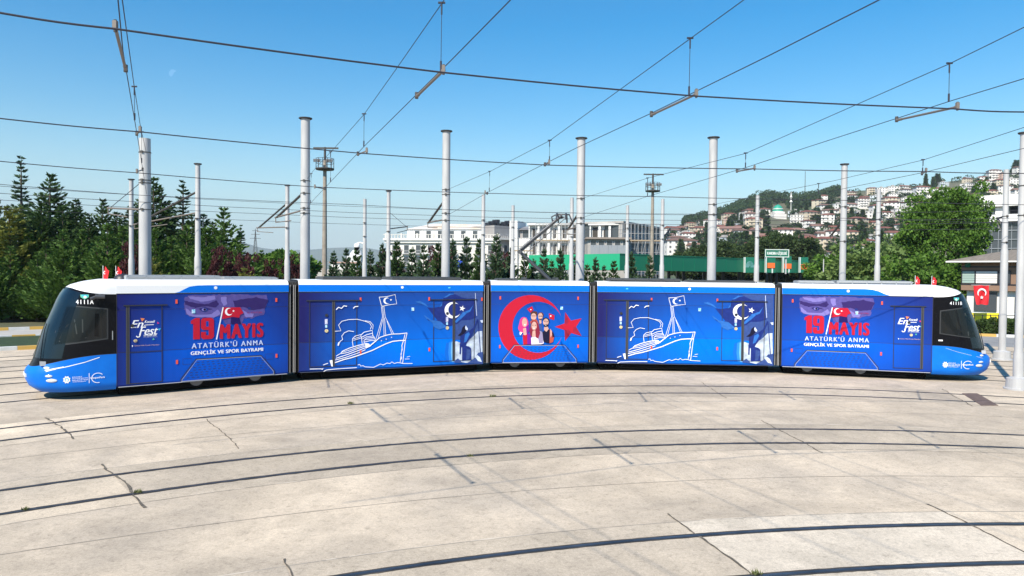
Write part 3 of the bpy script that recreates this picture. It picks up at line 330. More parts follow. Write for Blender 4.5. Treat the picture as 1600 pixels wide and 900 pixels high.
'mayis': [["P","violet",[[1.873,2.94],[1.898,2.961],[1.964,2.951],[1.964,2.999],[1.997,2.997],[2.033,3.007],[2.183,3.017],[2.304,3.0],[2.391,3.002],[2.524,3.009],[2.647,2.994],[2.739,3.026],[2.828,2.995],[2.901,3.029],[2.99,2.993],[3.106,3.01],[3.215,2.998],[3.3,3.037],[3.428,3.009],[3.527,3.025],[3.644,3.008],[3.786,3.011],[3.948,2.972],[4.107,2.997],[4.243,2.98],[4.394,2.987],[4.418,2.95],[4.423,2.892],[4.443,2.827],[4.45,2.788],[4.439,2.746],[4.409,2.667],[4.38,2.59],[4.337,2.517],[4.36,2.432],[4.316,2.325],[4.255,2.314],[4.185,2.316],[4.093,2.289],[4.035,2.274],[3.972,2.228],[3.906,2.207],[3.865,2.232],[3.797,2.249],[3.741,2.219],[3.662,2.241],[3.662,2.19],[3.645,2.144],[3.637,2.138],[3.626,2.111],[3.599,2.045],[3.523,2.035],[3.419,2.062],[3.272,2.071],[3.21,2.056],[3.081,2.079],[3.05,2.154],[3.026,2.174],[3.039,2.273],[3.011,2.337],[2.984,2.359],[2.958,2.353],[2.889,2.325],[2.876,2.317],[2.781,2.32],[2.733,2.252],[2.622,2.265],[2.468,2.305],[2.361,2.277],[2.211,2.33],[2.106,2.324],[2.063,2.349],[2.025,2.331],[1.991,2.374],[1.955,2.403],[1.898,2.407],[1.916,2.46],[1.905,2.466],[1.899,2.529],[1.851,2.577],[1.871,2.578],[1.868,2.673],[1.851,2.724],[1.883,2.833],[1.854,2.864]]],["P","violet_pale",[[1.972,2.971],[2.033,2.964],[2.114,2.968],[2.196,2.952],[2.27,2.956],[2.351,2.937],[2.418,2.938],[2.509,2.946],[2.576,2.973],[2.677,2.972],[2.755,2.982],[2.774,2.949],[2.776,2.936],[2.774,2.913],[2.791,2.878],[2.776,2.865],[2.711,2.852],[2.624,2.83],[2.555,2.814],[2.482,2.808],[2.405,2.801],[2.327,2.802],[2.255,2.836],[2.188,2.847],[2.113,2.877],[2.056,2.891],[2.042,2.891],[2.021,2.91],[1.998,2.944],[1.981,2.953]]],["P","violet_pale",[[1.904,2.628],[1.919,2.59],[1.945,2.58],[1.986,2.562],[1.992,2.531],[2.027,2.512],[2.039,2.494],[2.063,2.475],[2.105,2.455],[2.12,2.406],[2.162,2.395],[2.257,2.392],[2.351,2.387],[2.445,2.388],[2.544,2.388],[2.663,2.399],[2.701,2.428],[2.743,2.467],[2.775,2.476],[2.824,2.523],[2.846,2.535],[2.868,2.53],[2.897,2.492],[2.917,2.463],[2.931,2.437],[2.945,2.396],[2.915,2.376],[2.882,2.367],[2.844,2.328],[2.794,2.314],[2.745,2.286],[2.618,2.298],[2.488,2.317],[2.373,2.311],[2.249,2.309],[2.131,2.333],[2.085,2.34],[2.048,2.36],[2.008,2.37],[1.968,2.398],[1.937,2.429],[1.924,2.469],[1.911,2.512],[1.907,2.546],[1.908,2.576]]],["P","violet_pale",[[2.956,2.936],[2.99,2.941],[3.02,2.941],[3.051,2.95],[3.09,2.942],[3.107,2.95],[3.13,2.912],[3.123,2.85],[3.125,2.802],[3.142,2.754],[3.148,2.701],[3.124,2.695],[3.099,2.683],[3.086,2.66],[3.077,2.664],[3.039,2.652],[3.026,2.667],[3.016,2.698],[2.998,2.737],[2.981,2.744],[2.973,2.78],[2.957,2.804],[2.958,2.841],[2.951,2.878],[2.95,2.907]]],["P","violet_pale",[[3.606,2.524],[3.643,2.5],[3.686,2.473],[3.713,2.456],[3.757,2.428],[3.779,2.392],[3.817,2.388],[3.864,2.394],[3.919,2.388],[3.955,2.384],[4.001,2.373],[3.985,2.364],[3.976,2.333],[3.967,2.31],[3.959,2.289],[3.958,2.262],[3.915,2.263],[3.86,2.27],[3.821,2.273],[3.77,2.262],[3.726,2.272],[3.693,2.322],[3.681,2.374],[3.653,2.427],[3.628,2.481]]],["P","plum",[[1.868,2.83],[1.949,2.829],[1.986,2.8],[2.055,2.791],[2.109,2.786],[2.186,2.76],[2.26,2.742],[2.317,2.743],[2.388,2.738],[2.457,2.718],[2.533,2.732],[2.589,2.732],[2.649,2.766],[2.681,2.782],[2.76,2.807],[2.802,2.839],[2.829,2.822],[2.85,2.788],[2.851,2.755],[2.879,2.75],[2.893,2.705],[2.87,2.687],[2.863,2.686],[2.831,2.647],[2.81,2.625],[2.784,2.612],[2.722,2.613],[2.68,2.627],[2.609,2.64],[2.558,2.652],[2.498,2.654],[2.43,2.646],[2.379,2.642],[2.301,2.636],[2.232,2.622],[2.19,2.601],[2.15,2.625],[2.128,2.632],[2.089,2.64],[2.046,2.646],[2.016,2.665],[2.008,2.678],[1.966,2.687],[1.952,2.704],[1.903,2.711],[1.874,2.73],[1.894,2.764],[1.883,2.769],[1.873,2.802],[1.868,2.824]]],["P","plum",[[3.319,2.816],[3.4,2.814],[3.464,2.824],[3.529,2.848],[3.586,2.861],[3.649,2.847],[3.73,2.875],[3.806,2.885],[3.906,2.882],[3.984,2.894],[4.068,2.927],[4.137,2.892],[4.222,2.871],[4.295,2.864],[4.387,2.839],[4.466,2.819],[4.444,2.759],[4.417,2.717],[4.384,2.658],[4.368,2.593],[4.339,2.539],[4.284,2.547],[4.202,2.522],[4.134,2.525],[4.072,2.516],[4.001,2.501],[3.913,2.512],[3.843,2.534],[3.788,2.552],[3.726,2.585],[3.64,2.61],[3.582,2.599],[3.53,2.612],[3.48,2.605],[3.439,2.604],[3.38,2.613],[3.366,2.652],[3.366,2.699],[3.353,2.721],[3.34,2.781]]],["P","violet",[[3.509,2.951],[3.563,2.953],[3.632,2.945],[3.684,2.949],[3.728,2.948],[3.785,2.966],[3.797,2.951],[3.806,2.926],[3.801,2.918],[3.817,2.9],[3.82,2.895],[3.768,2.879],[3.723,2.872],[3.68,2.873],[3.621,2.861],[3.579,2.857],[3.56,2.883],[3.553,2.89],[3.533,2.905],[3.534,2.925]]],["P","plum",[[2.279,2.58],[2.334,2.594],[2.398,2.608],[2.469,2.625],[2.534,2.605],[2.589,2.584],[2.657,2.57],[2.68,2.537],[2.704,2.524],[2.728,2.502],[2.7,2.517],[2.686,2.539],[2.66,2.55],[2.547,2.542],[2.449,2.534],[2.334,2.527],[2.316,2.541],[2.298,2.567]]],["P","navy",[[2.559,2.543],[2.553,2.522],[2.538,2.503],[2.514,2.489],[2.484,2.48],[2.45,2.478],[2.417,2.482],[2.387,2.492],[2.363,2.508],[2.347,2.527],[2.342,2.548],[2.347,2.568],[2.363,2.587],[2.387,2.601],[2.417,2.61],[2.45,2.613],[2.484,2.609],[2.514,2.598],[2.538,2.583],[2.553,2.564]]],["P","violet_pale",[[2.511,2.547],[2.507,2.534],[2.497,2.522],[2.482,2.512],[2.462,2.507],[2.441,2.505],[2.419,2.508],[2.399,2.514],[2.384,2.524],[2.374,2.537],[2.371,2.55],[2.374,2.564],[2.384,2.576],[2.399,2.585],[2.419,2.591],[2.441,2.593],[2.462,2.59],[2.482,2.583],[2.497,2.573],[2.507,2.561]]],["P","ink",[[2.498,2.547],[2.496,2.536],[2.491,2.526],[2.482,2.518],[2.471,2.513],[2.46,2.511],[2.448,2.513],[2.437,2.519],[2.429,2.527],[2.423,2.538],[2.421,2.549],[2.423,2.561],[2.429,2.571],[2.437,2.579],[2.448,2.584],[2.46,2.585],[2.471,2.583],[2.482,2.578],[2.491,2.569],[2.496,2.559]]],["P","plum",[[3.755,2.61],[3.796,2.605],[3.842,2.609],[3.894,2.6],[3.92,2.578],[3.96,2.539],[3.991,2.514],[3.944,2.521],[3.897,2.523],[3.855,2.524],[3.814,2.549],[3.783,2.583]]],["P","navy",[[3.892,2.556],[3.889,2.544],[3.881,2.533],[3.869,2.525],[3.854,2.52],[3.837,2.518],[3.82,2.521],[3.805,2.526],[3.793,2.535],[3.785,2.546],[3.782,2.558],[3.785,2.57],[3.793,2.58],[3.805,2.589],[3.82,2.594],[3.837,2.595],[3.854,2.593],[3.869,2.587],[3.881,2.578],[3.889,2.567]]],["P","plum_dark",[[3.27,2.301],[3.521,2.287],[3.565,2.056],[3.247,2.06]]],["P","red",[[2.05,2.205],[2.181,2.291],[2.314,2.29],[2.32,1.62],[2.118,1.624],[2.119,2.112],[2.05,2.108]]],["P","red",[[2.348,2.221],[2.409,2.283],[2.658,2.286],[2.736,2.222],[2.739,1.681],[2.674,1.613],[2.409,1.612],[2.348,1.676],[2.348,1.844],[2.498,1.845],[2.498,1.733],[2.578,1.733],[2.578,1.902],[2.409,1.902],[2.348,1.966]]],["P","blueprint",[[2.498,2.176],[2.578,2.177],[2.578,2.007],[2.498,2.007]]],["T","red","MAYIS",[2.911,4.299,1.597,2.061],3],["T","pale","ATATÜRK'Ü ANMA",[2.072,4.289,1.333,1.532],4],["T","white","GENÇLİK VE SPOR BAYRAMI",[2.043,4.29,1.108,1.282],1],["P","red",[[3.022,2.61],[3.247,2.598],[3.548,2.598],[3.656,2.404],[3.548,2.355],[3.515,2.259],[3.313,2.293],[2.983,2.228]]],["L","white",[[3.016,2.61],[2.911,2.083],[2.813,1.585]],0.035],["P","white",[[3.3,2.41],[3.292,2.394],[3.283,2.38],[3.271,2.368],[3.258,2.358],[3.243,2.349],[3.228,2.343],[3.211,2.339],[3.195,2.338],[3.178,2.339],[3.161,2.342],[3.145,2.348],[3.13,2.357],[3.116,2.367],[3.104,2.379],[3.093,2.393],[3.085,2.408],[3.078,2.424],[3.074,2.441],[3.072,2.458],[3.072,2.475],[3.074,2.493],[3.079,2.509],[3.086,2.525],[3.096,2.539],[3.107,2.552],[3.119,2.563],[3.134,2.572],[3.149,2.579],[3.165,2.583],[3.181,2.585],[3.198,2.585],[3.215,2.582],[3.231,2.577],[3.247,2.57],[3.261,2.56],[3.248,2.564],[3.235,2.567],[3.222,2.567],[3.209,2.566],[3.196,2.563],[3.184,2.558],[3.173,2.551],[3.162,2.542],[3.154,2.532],[3.146,2.521],[3.141,2.509],[3.137,2.496],[3.134,2.482],[3.134,2.468],[3.136,2.455],[3.139,2.442],[3.145,2.429],[3.152,2.417],[3.16,2.406],[3.17,2.397],[3.181,2.389],[3.193,2.382],[3.205,2.378],[3.218,2.375],[3.232,2.375],[3.245,2.376],[3.258,2.379],[3.27,2.384],[3.281,2.391],[3.291,2.4]]],["P","white",[[3.299,2.497],[3.328,2.496],[3.338,2.523],[3.346,2.495],[3.375,2.493],[3.352,2.476],[3.359,2.447],[3.336,2.466],[3.312,2.45],[3.321,2.478]]],["T","red_dim","K. ATATÜRK",[3.786,4.27,2.385,2.452],0]],
'fest': [["T","white","En",[0.378,0.721,2.049,2.276],2],["T","white","Fest",[0.596,1.126,1.819,2.077],2],["T","white","Kocaeli",[0.747,1.036,2.183,2.262],2],["L","white",[[0.731,2.111],[0.804,2.126],[1.002,2.127]],0.018],["L","white",[[0.637,1.84],[0.606,1.775],[0.56,1.766],[0.523,1.802]],0.03],["T","white","En Güzel Fest",[0.726,1.073,1.784,1.828],1],["T","pale","17-18-19 Mayıs",[0.725,1.094,1.742,1.771],0],["T","sand","İzmit Milli İrade Meydanı",[0.479,1.152,1.486,1.538],0],["P","orange",[[0.636,2.34],[0.758,2.319],[0.679,2.229]]],["P","pink",[[1.1,2.214],[1.153,2.16],[1.1,2.141]]],["P","cyan",[[1.1,1.995],[1.196,2.011],[1.161,1.934]]],["P","lime",[[0.988,1.728],[1.027,1.668],[0.956,1.665]]],["P","white",[[0.436,1.513],[0.433,1.503],[0.425,1.497],[0.415,1.498],[0.408,1.505],[0.405,1.515],[0.408,1.525],[0.415,1.531],[0.425,1.53],[0.433,1.524]]],["P","white",[[0.407,1.509],[0.433,1.508],[0.42,1.474]]]]}
# ---------------------------------------------------------------- the tram
LS = [5.15, 6.8, 3.85, 6.8, 5.15]
MODS = [((-11.658, 20.863), .6523), ((-7.299, 24.222), .4208), ((-.812, 27.23), .1086), ((3.33, 27.634), -.0553), ((10.344, 27.112), -.2769)]
def wrap(name, L, u_b, wid, lowb, hi=(.003, .10, .60), lo=(.016, .016, .105)):
    M = bpy.data.materials.new(name); M.use_nodes = True; n = M.node_tree; b = n.nodes['Principled BSDF']; K = n.links.new
    tc = n.nodes.new('ShaderNodeTexCoord'); sx = n.nodes.new('ShaderNodeSeparateXYZ'); K(tc.outputs['Object'], sx.inputs[0])
    def ma(op, a, b2, cl=False):
        q = n.nodes.new('ShaderNodeMath'); q.operation = op; q.use_clamp = cl
        for i, v in enumerate((a, b2)):
            if isinstance(v, (int, float)): q.inputs[i].default_value = v
            else: K(v, q.inputs[i])
        return q.outputs[0]
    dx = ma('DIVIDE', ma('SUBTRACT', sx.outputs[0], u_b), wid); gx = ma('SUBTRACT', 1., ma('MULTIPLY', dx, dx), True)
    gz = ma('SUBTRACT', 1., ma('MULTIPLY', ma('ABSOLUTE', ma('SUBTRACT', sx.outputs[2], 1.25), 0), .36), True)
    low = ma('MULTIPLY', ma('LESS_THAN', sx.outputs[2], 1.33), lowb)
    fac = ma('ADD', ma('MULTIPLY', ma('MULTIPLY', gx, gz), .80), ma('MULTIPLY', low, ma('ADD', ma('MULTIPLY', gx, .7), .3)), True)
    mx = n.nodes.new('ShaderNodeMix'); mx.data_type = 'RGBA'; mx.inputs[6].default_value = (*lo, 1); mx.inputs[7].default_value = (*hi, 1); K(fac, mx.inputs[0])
    no = n.nodes.new('ShaderNodeTexNoise'); no.inputs['Scale'].default_value = 1.3; no.inputs['Detail'].default_value = 6; K(tc.outputs['Object'], no.inputs['Vector'])
    # the printed film is perforated: a fine regular grid of darker dots
    gr = ma('MULTIPLY', ma('SINE', ma('MULTIPLY', sx.outputs[0], 95.), 0), ma('SINE', ma('MULTIPLY', sx.outputs[2], 95.), 0))
    st = n.nodes.new('ShaderNodeTexNoise'); st.inputs['Scale'].default_value = 1.; st.inputs['Detail'].default_value = 5; mp = n.nodes.new('ShaderNodeMapping'); mp.inputs['Scale'].default_value = (9, 9, .7); K(tc.outputs['Object'], mp.inputs[0]); K(mp.outputs[0], st.inputs['Vector'])
    k = ma('ADD', ma('ADD', ma('ADD', .80, ma('MULTIPLY', st.outputs['Fac'], .16)), ma('MULTIPLY', no.outputs['Fac'], .24)), ma('MULTIPLY', gr, .07))
    vm = n.nodes.new('ShaderNodeVectorMath'); vm.operation = 'SCALE'; K(mx.outputs[2], vm.inputs[0]); K(k, vm.inputs[3]); K(vm.outputs[0], b.inputs['Base Color'])
    b.inputs['Roughness'].default_value = .5; b.inputs['Specular IOR Level'].default_value = .05
    bp = n.nodes.new('ShaderNodeBump'); bp.inputs['Strength'].default_value = .12; bp.inputs['Distance'].default_value = .03; n2 = n.nodes.new('ShaderNodeTexNoise'); n2.inputs['Scale'].default_value = .9; K(tc.outputs['Object'], n2.inputs['Vector']); K(n2.outputs['Fac'], bp.inputs['Height']); K(bp.outputs[0], b.inputs['Normal'])
    return M
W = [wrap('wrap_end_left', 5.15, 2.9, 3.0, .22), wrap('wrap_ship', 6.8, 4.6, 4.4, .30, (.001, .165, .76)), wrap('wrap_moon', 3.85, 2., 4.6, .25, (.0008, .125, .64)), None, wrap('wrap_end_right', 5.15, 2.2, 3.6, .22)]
W[3] = W[1]
m_fascia = mat('fascia_blue', (.001, .155, .66), .5, spec=.15)
m_cabblue = mat('cab_blue', (.002, .135, .58), .42, 0, (.004, .16, .64), 2, spec=.2)
PAL = dict(white=(.82, .82, .84), pale=(.55, .62, .82), red=(.46, .014, .035), crimson=(.33, .02, .05), navy=(.018, .035, .20), ink=(.012, .012, .035), dusk=(.045, .085, .27), cloud=(.66, .76, .90), sky_glow=(.16, .42, .75), glow1=(.008, .13, .58), glow2=(.03, .22, .66), blueprint=(.006, .05, .32),
           ripple=(.035, .16, .52), brown=(.085, .035, .03), skin=(.62, .37, .31), pink=(.68, .05, .22), magenta=(.18, .015, .27), maroon=(.25, .025, .05), rust=(.42, .08, .05), lilac=(.72, .65, .78), dusty=(.28, .24, .38),
           violet=(.105, .085, .30), violet_pale=(.20, .17, .46), plum=(.035, .022, .12), plum_dark=(.018, .012, .10), red_dim=(.30, .03, .10), sand=(.62, .40, .28), black=(.004, .004, .005), dim=(.075, .068, .06), mid=(.28, .27, .26), dim_green=(.06, .10, .05), orange=(.72, .22, .08), cyan=(.05, .38, .62), lime=(.10, .42, .30))
PM = {k: mat('print_' + k, v, .45, 0, tuple(c * (.8 if k != 'cloud' else .42) for c in v) if k in ('cloud', 'navy', 'ripple', 'dusk', 'violet', 'skin', 'pink', 'maroon', 'crimson') else None, 9 if k != 'cloud' else 2.6, spec=.08) for k, v in PAL.items()}

def text_polys(txt, style):
    cu_ = bpy.data.curves.new('t', 'FONT'); cu_.body = txt; cu_.size = 1
    if style in (1, 3, 4): cu_.space_character = {1: 1.08, 3: 1.24, 4: 1.3}[style]
    if style == 2: cu_.shear = .35
    o = bpy.data.objects.new('t', cu_); C.objects.link(o)
    bpy.context.view_layer.update()
    me = bpy.data.meshes.new_from_object(o.evaluated_get(bpy.context.evaluated_depsgraph_get()))
    vs = [(v.co.x, v.co.y) for v in me.vertices]; fs = [tuple(p.vertices) for p in me.polygons]
    bpy.data.objects.remove(o); bpy.data.curves.remove(cu_); bpy.data.meshes.remove(me)
    return vs, fs
def text_into(mb, txt, style, u0, u1, z0, z1, fn, mi=0):
    vs, fs = text_polys(txt, style)
    if not vs: return
    x0, x1 = min(v[0] for v in vs), max(v[0] for v in vs); y0, y1 = min(v[1] for v in vs), max(v[1] for v in vs)
    w = (z1 - z0) * {0: 0, 1: .075, 2: .05, 3: .13, 4: .05}[style]          # heavier letters: the same outline laid a little apart
    k = {0: 1, 1: 3, 2: 2, 3: 4, 4: 2}[style]; w = min(w, (u1 - u0) * .05) if len(txt) < 4 else w
    for i in range(k):
        du = w * i / max(1, k - 1); hh_ = w * .28 if k > 2 and i in (1, 2) else 0
        P = [fn(u0 + (x - x0) / (x1 - x0) * (u1 - u0 - w) + (du if u1 > u0 else du), z0 + hh_ * (.5 if i == 1 else -.5) + (y - y0) / (y1 - y0) * (z1 - z0)) for x, y in vs]
        mb.add([(p[0], p[1] - .00018 * i, p[2]) for p in P], fs, mi)
def stroke(mb, pts, w, fn, mi=0):
    L, Rr = [], []; k = len(pts)
    for i, p in enumerate(pts):
        a, b = pts[max(i - 1, 0)], pts[min(i + 1, k - 1)]; dx, dz = b[0] - a[0], b[1] - a[1]; l = math.hypot(dx, dz) or 1
        nx, nz = -dz / l * w / 2, dx / l * w / 2; L.append(fn(p[0] + nx, p[1] + nz)); Rr.append(fn(p[0] - nx, p[1] - nz))
    mb.add(L + Rr, [(i, i + 1, i + 1 + k, i + k) for i in range(k - 1)], mi)
def art_mesh(name, items, parent, du=0., base=.005, fn=None, dz=0.):
    mb = MB(); cols = []; lay = 0
    for it in items:
        kind, col = it[0], it[1]
        if col not in cols: cols.append(col)
        mi = cols.index(col); y = -(base + .0008 * lay); lay += 1
        F = (lambda u, z, y=y: (u + du, y, z + dz)) if fn is None else (lambda u, z, y=y: fn(u + du, z + dz, -y))
        if kind == 'P':
            tri = tessellate_polygon([[Vector((p[0], p[1], 0)) for p in it[2]]])
            mb.add([F(*p) for p in it[2]], [tuple(t) for t in tri], mi)
        elif kind == 'L': stroke(mb, it[2], it[3] * (.78 if name == 'ship_drawing' else 1), F, mi)
        elif kind == 'T': u0, u1, z0, z1 = it[3]; text_into(mb, it[2], it[4] if len(it) > 4 else 0, u0, u1, z0, z1, F, mi)
    return mb.build(name, [PM[c] for c in cols], parent)

tram = tag(empty('tram', (1., 29., 0)), 'long five-section blue tram wrapped in red and white artwork, standing on the curved track', 'tram')
def part(o, m_, parent=tram):
    o.parent = parent; o.location = Vector((*MODS[m_][0], 0)) - tram.location; o.rotation_euler = (0, 0, MODS[m_][1]); return o
PROF = [(.16, .30), (.03, .31), (0, .36), (0, 3.30), (.015, 3.36), (.06, 3.42), (.16, 3.465), (.40, 3.49)]
m_sill = mat('skirt_edge', (.40, .41, .45), .5); m_sill2 = mat('skirt_edge_dark', (.05, .06, .09), .5)
def body(i):
    L = LS[i]; mb = MB(); prof = PROF + [(2.65 - y, z) for y, z in PROF[::-1]]; n = len(prof)
    vs = [(x, y, z) for x in (0, L) for y, z in prof]; fs = []; 
    for k in range(n):
        k2 = (k + 1) % n; ya, za = prof[k]; zb = prof[k2][1]
        mi = 0 if max(za, zb) <= 3.31 and k != n - 1 else 1
        if k == n - 1: mi = 2
        mb.add([vs[k], vs[k + n], vs[k2 + n], vs[k2]], [(0, 1, 2, 3)], mi, False)
    mb.add(vs[:n], [tuple(range(n))], 2); mb.add(vs[n:], [tuple(range(n))[::-1]], 2)
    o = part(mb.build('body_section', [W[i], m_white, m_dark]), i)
    # upper fascia: white base with the blue band
    mb = MB(); mb.box(.0, L, -.006, .02, 3.065, 3.315); mb.build('roof_fascia', m_white, o)
    if i == 0: pl = [(1.60, 3.085), (1.72, 3.115), (1.85, 3.19), (2.02, 3.275), (2.25, 3.31), (2.5, 3.318), (5.148, 3.318), (5.148, 3.085)]
    elif i == 4: pl = [(.002, 3.085), (.002, 3.318), (2.9, 3.318), (3.12, 3.30), (3.35, 3.24), (3.55, 3.14), (3.72, 3.085)]
    else: pl = [(.002, 3.085), (.002, 3.322), (L - .002, 3.322), (L - .002, 3.085)]
    mb = MB(); F = lambda u, z: (u, -.0125, z)
    mb.add([F(*p) for p in pl], [tuple(t) for t in tessellate_polygon([[Vector((*p, 0)) for p in pl]])]); 
    mb.add([(u, y, z) for y in (-.0125, -.006) for u, z in pl], [(k, (k + 1) % len(pl), (k + 1) % len(pl) + len(pl), k + len(pl)) for k in range(len(pl))])
    mb.build('blue_band', m_fascia, o)
    # panel seams
    mb = MB(); mb.box(.0, L, -.009, .0, 3.058, 3.080); mb.box(.01, L - .01, -.0035, 0, 1.325, 1.335); mb.box(.01, L - .01, -.0035, 0, 2.585, 2.592)
    mb.box(.0, .018, -.004, 0, .36, 3.06); mb.box(L - .018, L, -.004, 0, .36, 3.06)
    mb.build('panel_seam', m_dark, o)
    mb = MB(); mb.box(.05, L - .05, -.012, .02, .295, .312); mb.build('sill_edge', m_sill2 if i in (1, 2, 3) else m_sill, o)
    mb = MB(); mb.box(.12, L - .12, .3, 2.35, .045, .295); mb.box(.8, L - .8, .15, 2.5, .10, .29)
    mb.build('underframe', m_under, o)
    return o
B5 = [body(i) for i in range(5)]
m_grey_roof = mat('roof_box_grey', (.30, .32, .34), .6); m_grey2 = mat('roof_rail_dark', (.05, .055, .06), .6)
for i, boxes in enumerate([[(.35, 3.1, .62), (3.2, 4.95, .58)], [(.9, 3.0, .60), (3.4, 6.1, .61)], [(.3, 1.1, .57)], [(.5, 3.3, .62), (3.7, 6.2, .57)], [(.6, 1.9, .60), (2.0, 4.6, .62)]]):
    for a, b, h in boxes:
        mb = MB(); mb.box(a, b, .55, 2.1, 3.47, 3.0 + h - .02); mb.box(a + .03, b - .03, .6, 2.05, 3.0 + h - .02, 3.0 + h)
        mb.box(a - .01, b + .01, .47, .5, 3.0 + h - .06, 3.0 + h - .03)
        for k in range(int((b - a) / .5) + 1): mb.box(a + .02 + k * .5, a + .05 + k * .5, .47, .5, 3.47, 3.0 + h - .03)
        mb.build('roof_equipment', [m_grey_roof, m_grey2][(i + len(boxes)) % 2], B5[i])
# bellows between the sections
for i in range(4):
    (ax, ay), aa = MODS[i]; (bx, by), ba = MODS[i + 1]; L = LS[i]
    d0 = Vector((math.cos(aa), math.sin(aa), 0)); n0 = Vector((-d0.y, d0.x, 0)); d1 = Vector((math.cos(ba), math.sin(ba), 0)); n1 = Vector((-d1.y, d1.x, 0))
    P0 = Vector((ax, ay, 0)) + d0 * L; P1 = Vector((bx, by, 0)); mb = MB(); K = 12; rings = []
    for k in range(K + 1):
        t = k / K; near = P0.lerp(P1, t); nn = n0.lerp(n1, t).normalized(); ins = .03 + (.10 if k % 2 else 0)
        far = (P0 + n0 * 2.65).lerp(P1 + n1 * 2.65, t)
        rings.append([near + nn * ins + Vector((0, 0, .33)), near + nn * ins + Vector((0, 0, 3.32)), near + nn * (ins + .12) + Vector((0, 0, 3.42)), far - nn * (ins + .12) + Vector((0, 0, 3.42)), far - nn * ins + Vector((0, 0, 3.32)), far - nn * ins + Vector((0, 0, .33))])
    for k in range(K):
        a, b = rings[k], rings[k + 1]
        mb.add(a + b, [(j, (j + 1) % 6, 6 + (j + 1) % 6, 6 + j) for j in range(6)], 0)
    o = mb.build('bellows', m_rubber, tram); o.location = -tram.location
    mb = MB()
    for k in range(1, K, 2):
        a, b = rings[k - 1], rings[k + 1 if k + 1 <= K else K]
    for k in (2, 6, 8):
        p = rings[k][0]; q = rings[k][1]; mb.tube([p - n0 * .012, q - n0 * .012], .009, 6)
    mb.build('bellows_rib', mat('rib_sunlit', (.42, .41, .40), .7), o)  # sunlit edges of the folds painted in as pale ribs

# doors, seams, markers
def doors(i, u0, u1, z0, z1, post=None, postw=.05, rail=None, wide=None, seam=True):
    mb = MB(); t = .022
    mb.box(u0, u0 + t, -.014, 0, z0, z1); mb.box(u1 - t, u1, -.014, 0, z0, z1); mb.box(u0, u1, -.0145, 0, z0, z0 + t)
    if rail: mb.box(rail[0], rail[1], -.035, 0, z1, z1 + .035)
    if wide: mb.box(wide[0], wide[1], -.016, 0, z0, z1)
    if seam: mb.box(u0, u1, -.008, 0, 1.30, 1.314)
    o = mb.build('door', m_dark, B5[i])
    if post:
        mb = MB(); mb.box(post - postw, post + postw, -.018, 0, z0 + .005, z1 - .005, 0); mb.box(post - .006, post + .006, -.0215, -.018, z0 + .01, z1 - .01, 1)
        mb.build('door_seal', [mat('door_rubber', (.045, .047, .055), .7), m_black], B5[i])
doors(0, .25, 1.24, .37, 2.70, rail=(.19, 1.38), post=.30, postw=.045)
doors(1, .36, 2.0, .47, 2.755, 1.18, rail=(.26, 2.12), seam=False); doors(1, 4.82, 6.45, .47, 2.755, 5.62, rail=(4.68, 6.54), seam=False)
doors(3, .36, 2.0, .47, 2.755, 1.17, rail=(.26, 2.12), seam=False); doors(3, 4.80, 6.43, .47, 2.755, 5.60, rail=(4.60, 6.52), seam=False)
doors(4, 3.87, 4.86, .42, 2.69, rail=(3.74, 4.92), post=4.81, postw=.045)
def cover(i, pts):
    mb = MB(); mb.add([(u, -.020, z) for u, z in pts], [tuple(t) for t in tessellate_polygon([[Vector((*p, 0)) for p in pts]])], 0)
    n = len(pts); mb.add([(u, y, z) for y in (-.020, 0) for u, z in pts], [(k, (k + 1) % n, (k + 1) % n + n, k + n) for k in range(n)], 1)
    up = [(p[0], p[1]) for p in pts[1:-1]]
    F = lambda u, z: (u, -.0215, z); stroke(mb, [(a, b) for a, b in pts], .03, F, 1)
    F = lambda u, z: (u, -.0235, z); cx_ = sum(p[0] for p in pts) / n
    stroke(mb, [(a + (.03 if a < cx_ else -.03), b - .02) for a, b in pts], .012, F, 2); stroke(mb, [pts[-1], pts[0]], .02, F, 2)
    o = mb.build('wheel_cover', [W[i], m_dark, m_sill], B5[i])
    mb = MB(); zt = pts[2][1]; rows = 7
    for r_ in range(rows):
        z = zt - .10 - r_ * (zt - .45) / rows; f = (zt - z) / (zt - .4)
        ua = pts[2][0] + .12 - f * (pts[2][0] - pts[1][0]) * .85; ub = pts[3][0] - .12 + f * (pts[4][0] - pts[3][0]) * .85; k = int((ub - ua) / .145)
        for j in range(k + 1):
            u = ua + (ub - ua) * j / max(k, 1) + (.05 if r_ % 2 else 0); mb.box(u - .038, u + .038, -.0245, -.019, z - .007, z + .007)
    mb.build('vent_slots', m_dark, o)['kind'] = 'stuff'
    for u in (pts[2][0] + .05, pts[3][0] - .15):
        mb = MB(); n = 24
        for rr_, y, mi in ((.21, .14, 0), (.09, .13, 1)):
            vs = [(u + rr_ * math.cos(6.283 * k / n), y, .345 + rr_ * math.sin(6.283 * k / n)) for k in range(n)]
            mb.add(vs + [(x, y + .13, z) for x, _, z in vs], [tuple(range(n)), *[(k, (k + 1) % n, (k + 1) % n + n, k + n) for k in range(n)]], mi)
        mb.build('wheel', [mat('wheel_steel', (.15, .145, .14), .6, .3), m_clamp], B5[i])
cover(0, [(1.761, .33), (1.761, .40), (2.20, .995), (4.235, .98), (4.664, .45), (4.664, .33)])
cover(2, [(.47, .33), (.47, .445), (.912, 1.01), (2.907, 1.007), (3.383, .455), (3.384, .33)])
cover(4, [(.479, .33), (.479, .42), (.899, .965), (2.959, .955), (3.379, .42), (3.379, .33)])
m_marker = mat('marker_orange', (.75, .085, .03), .4)
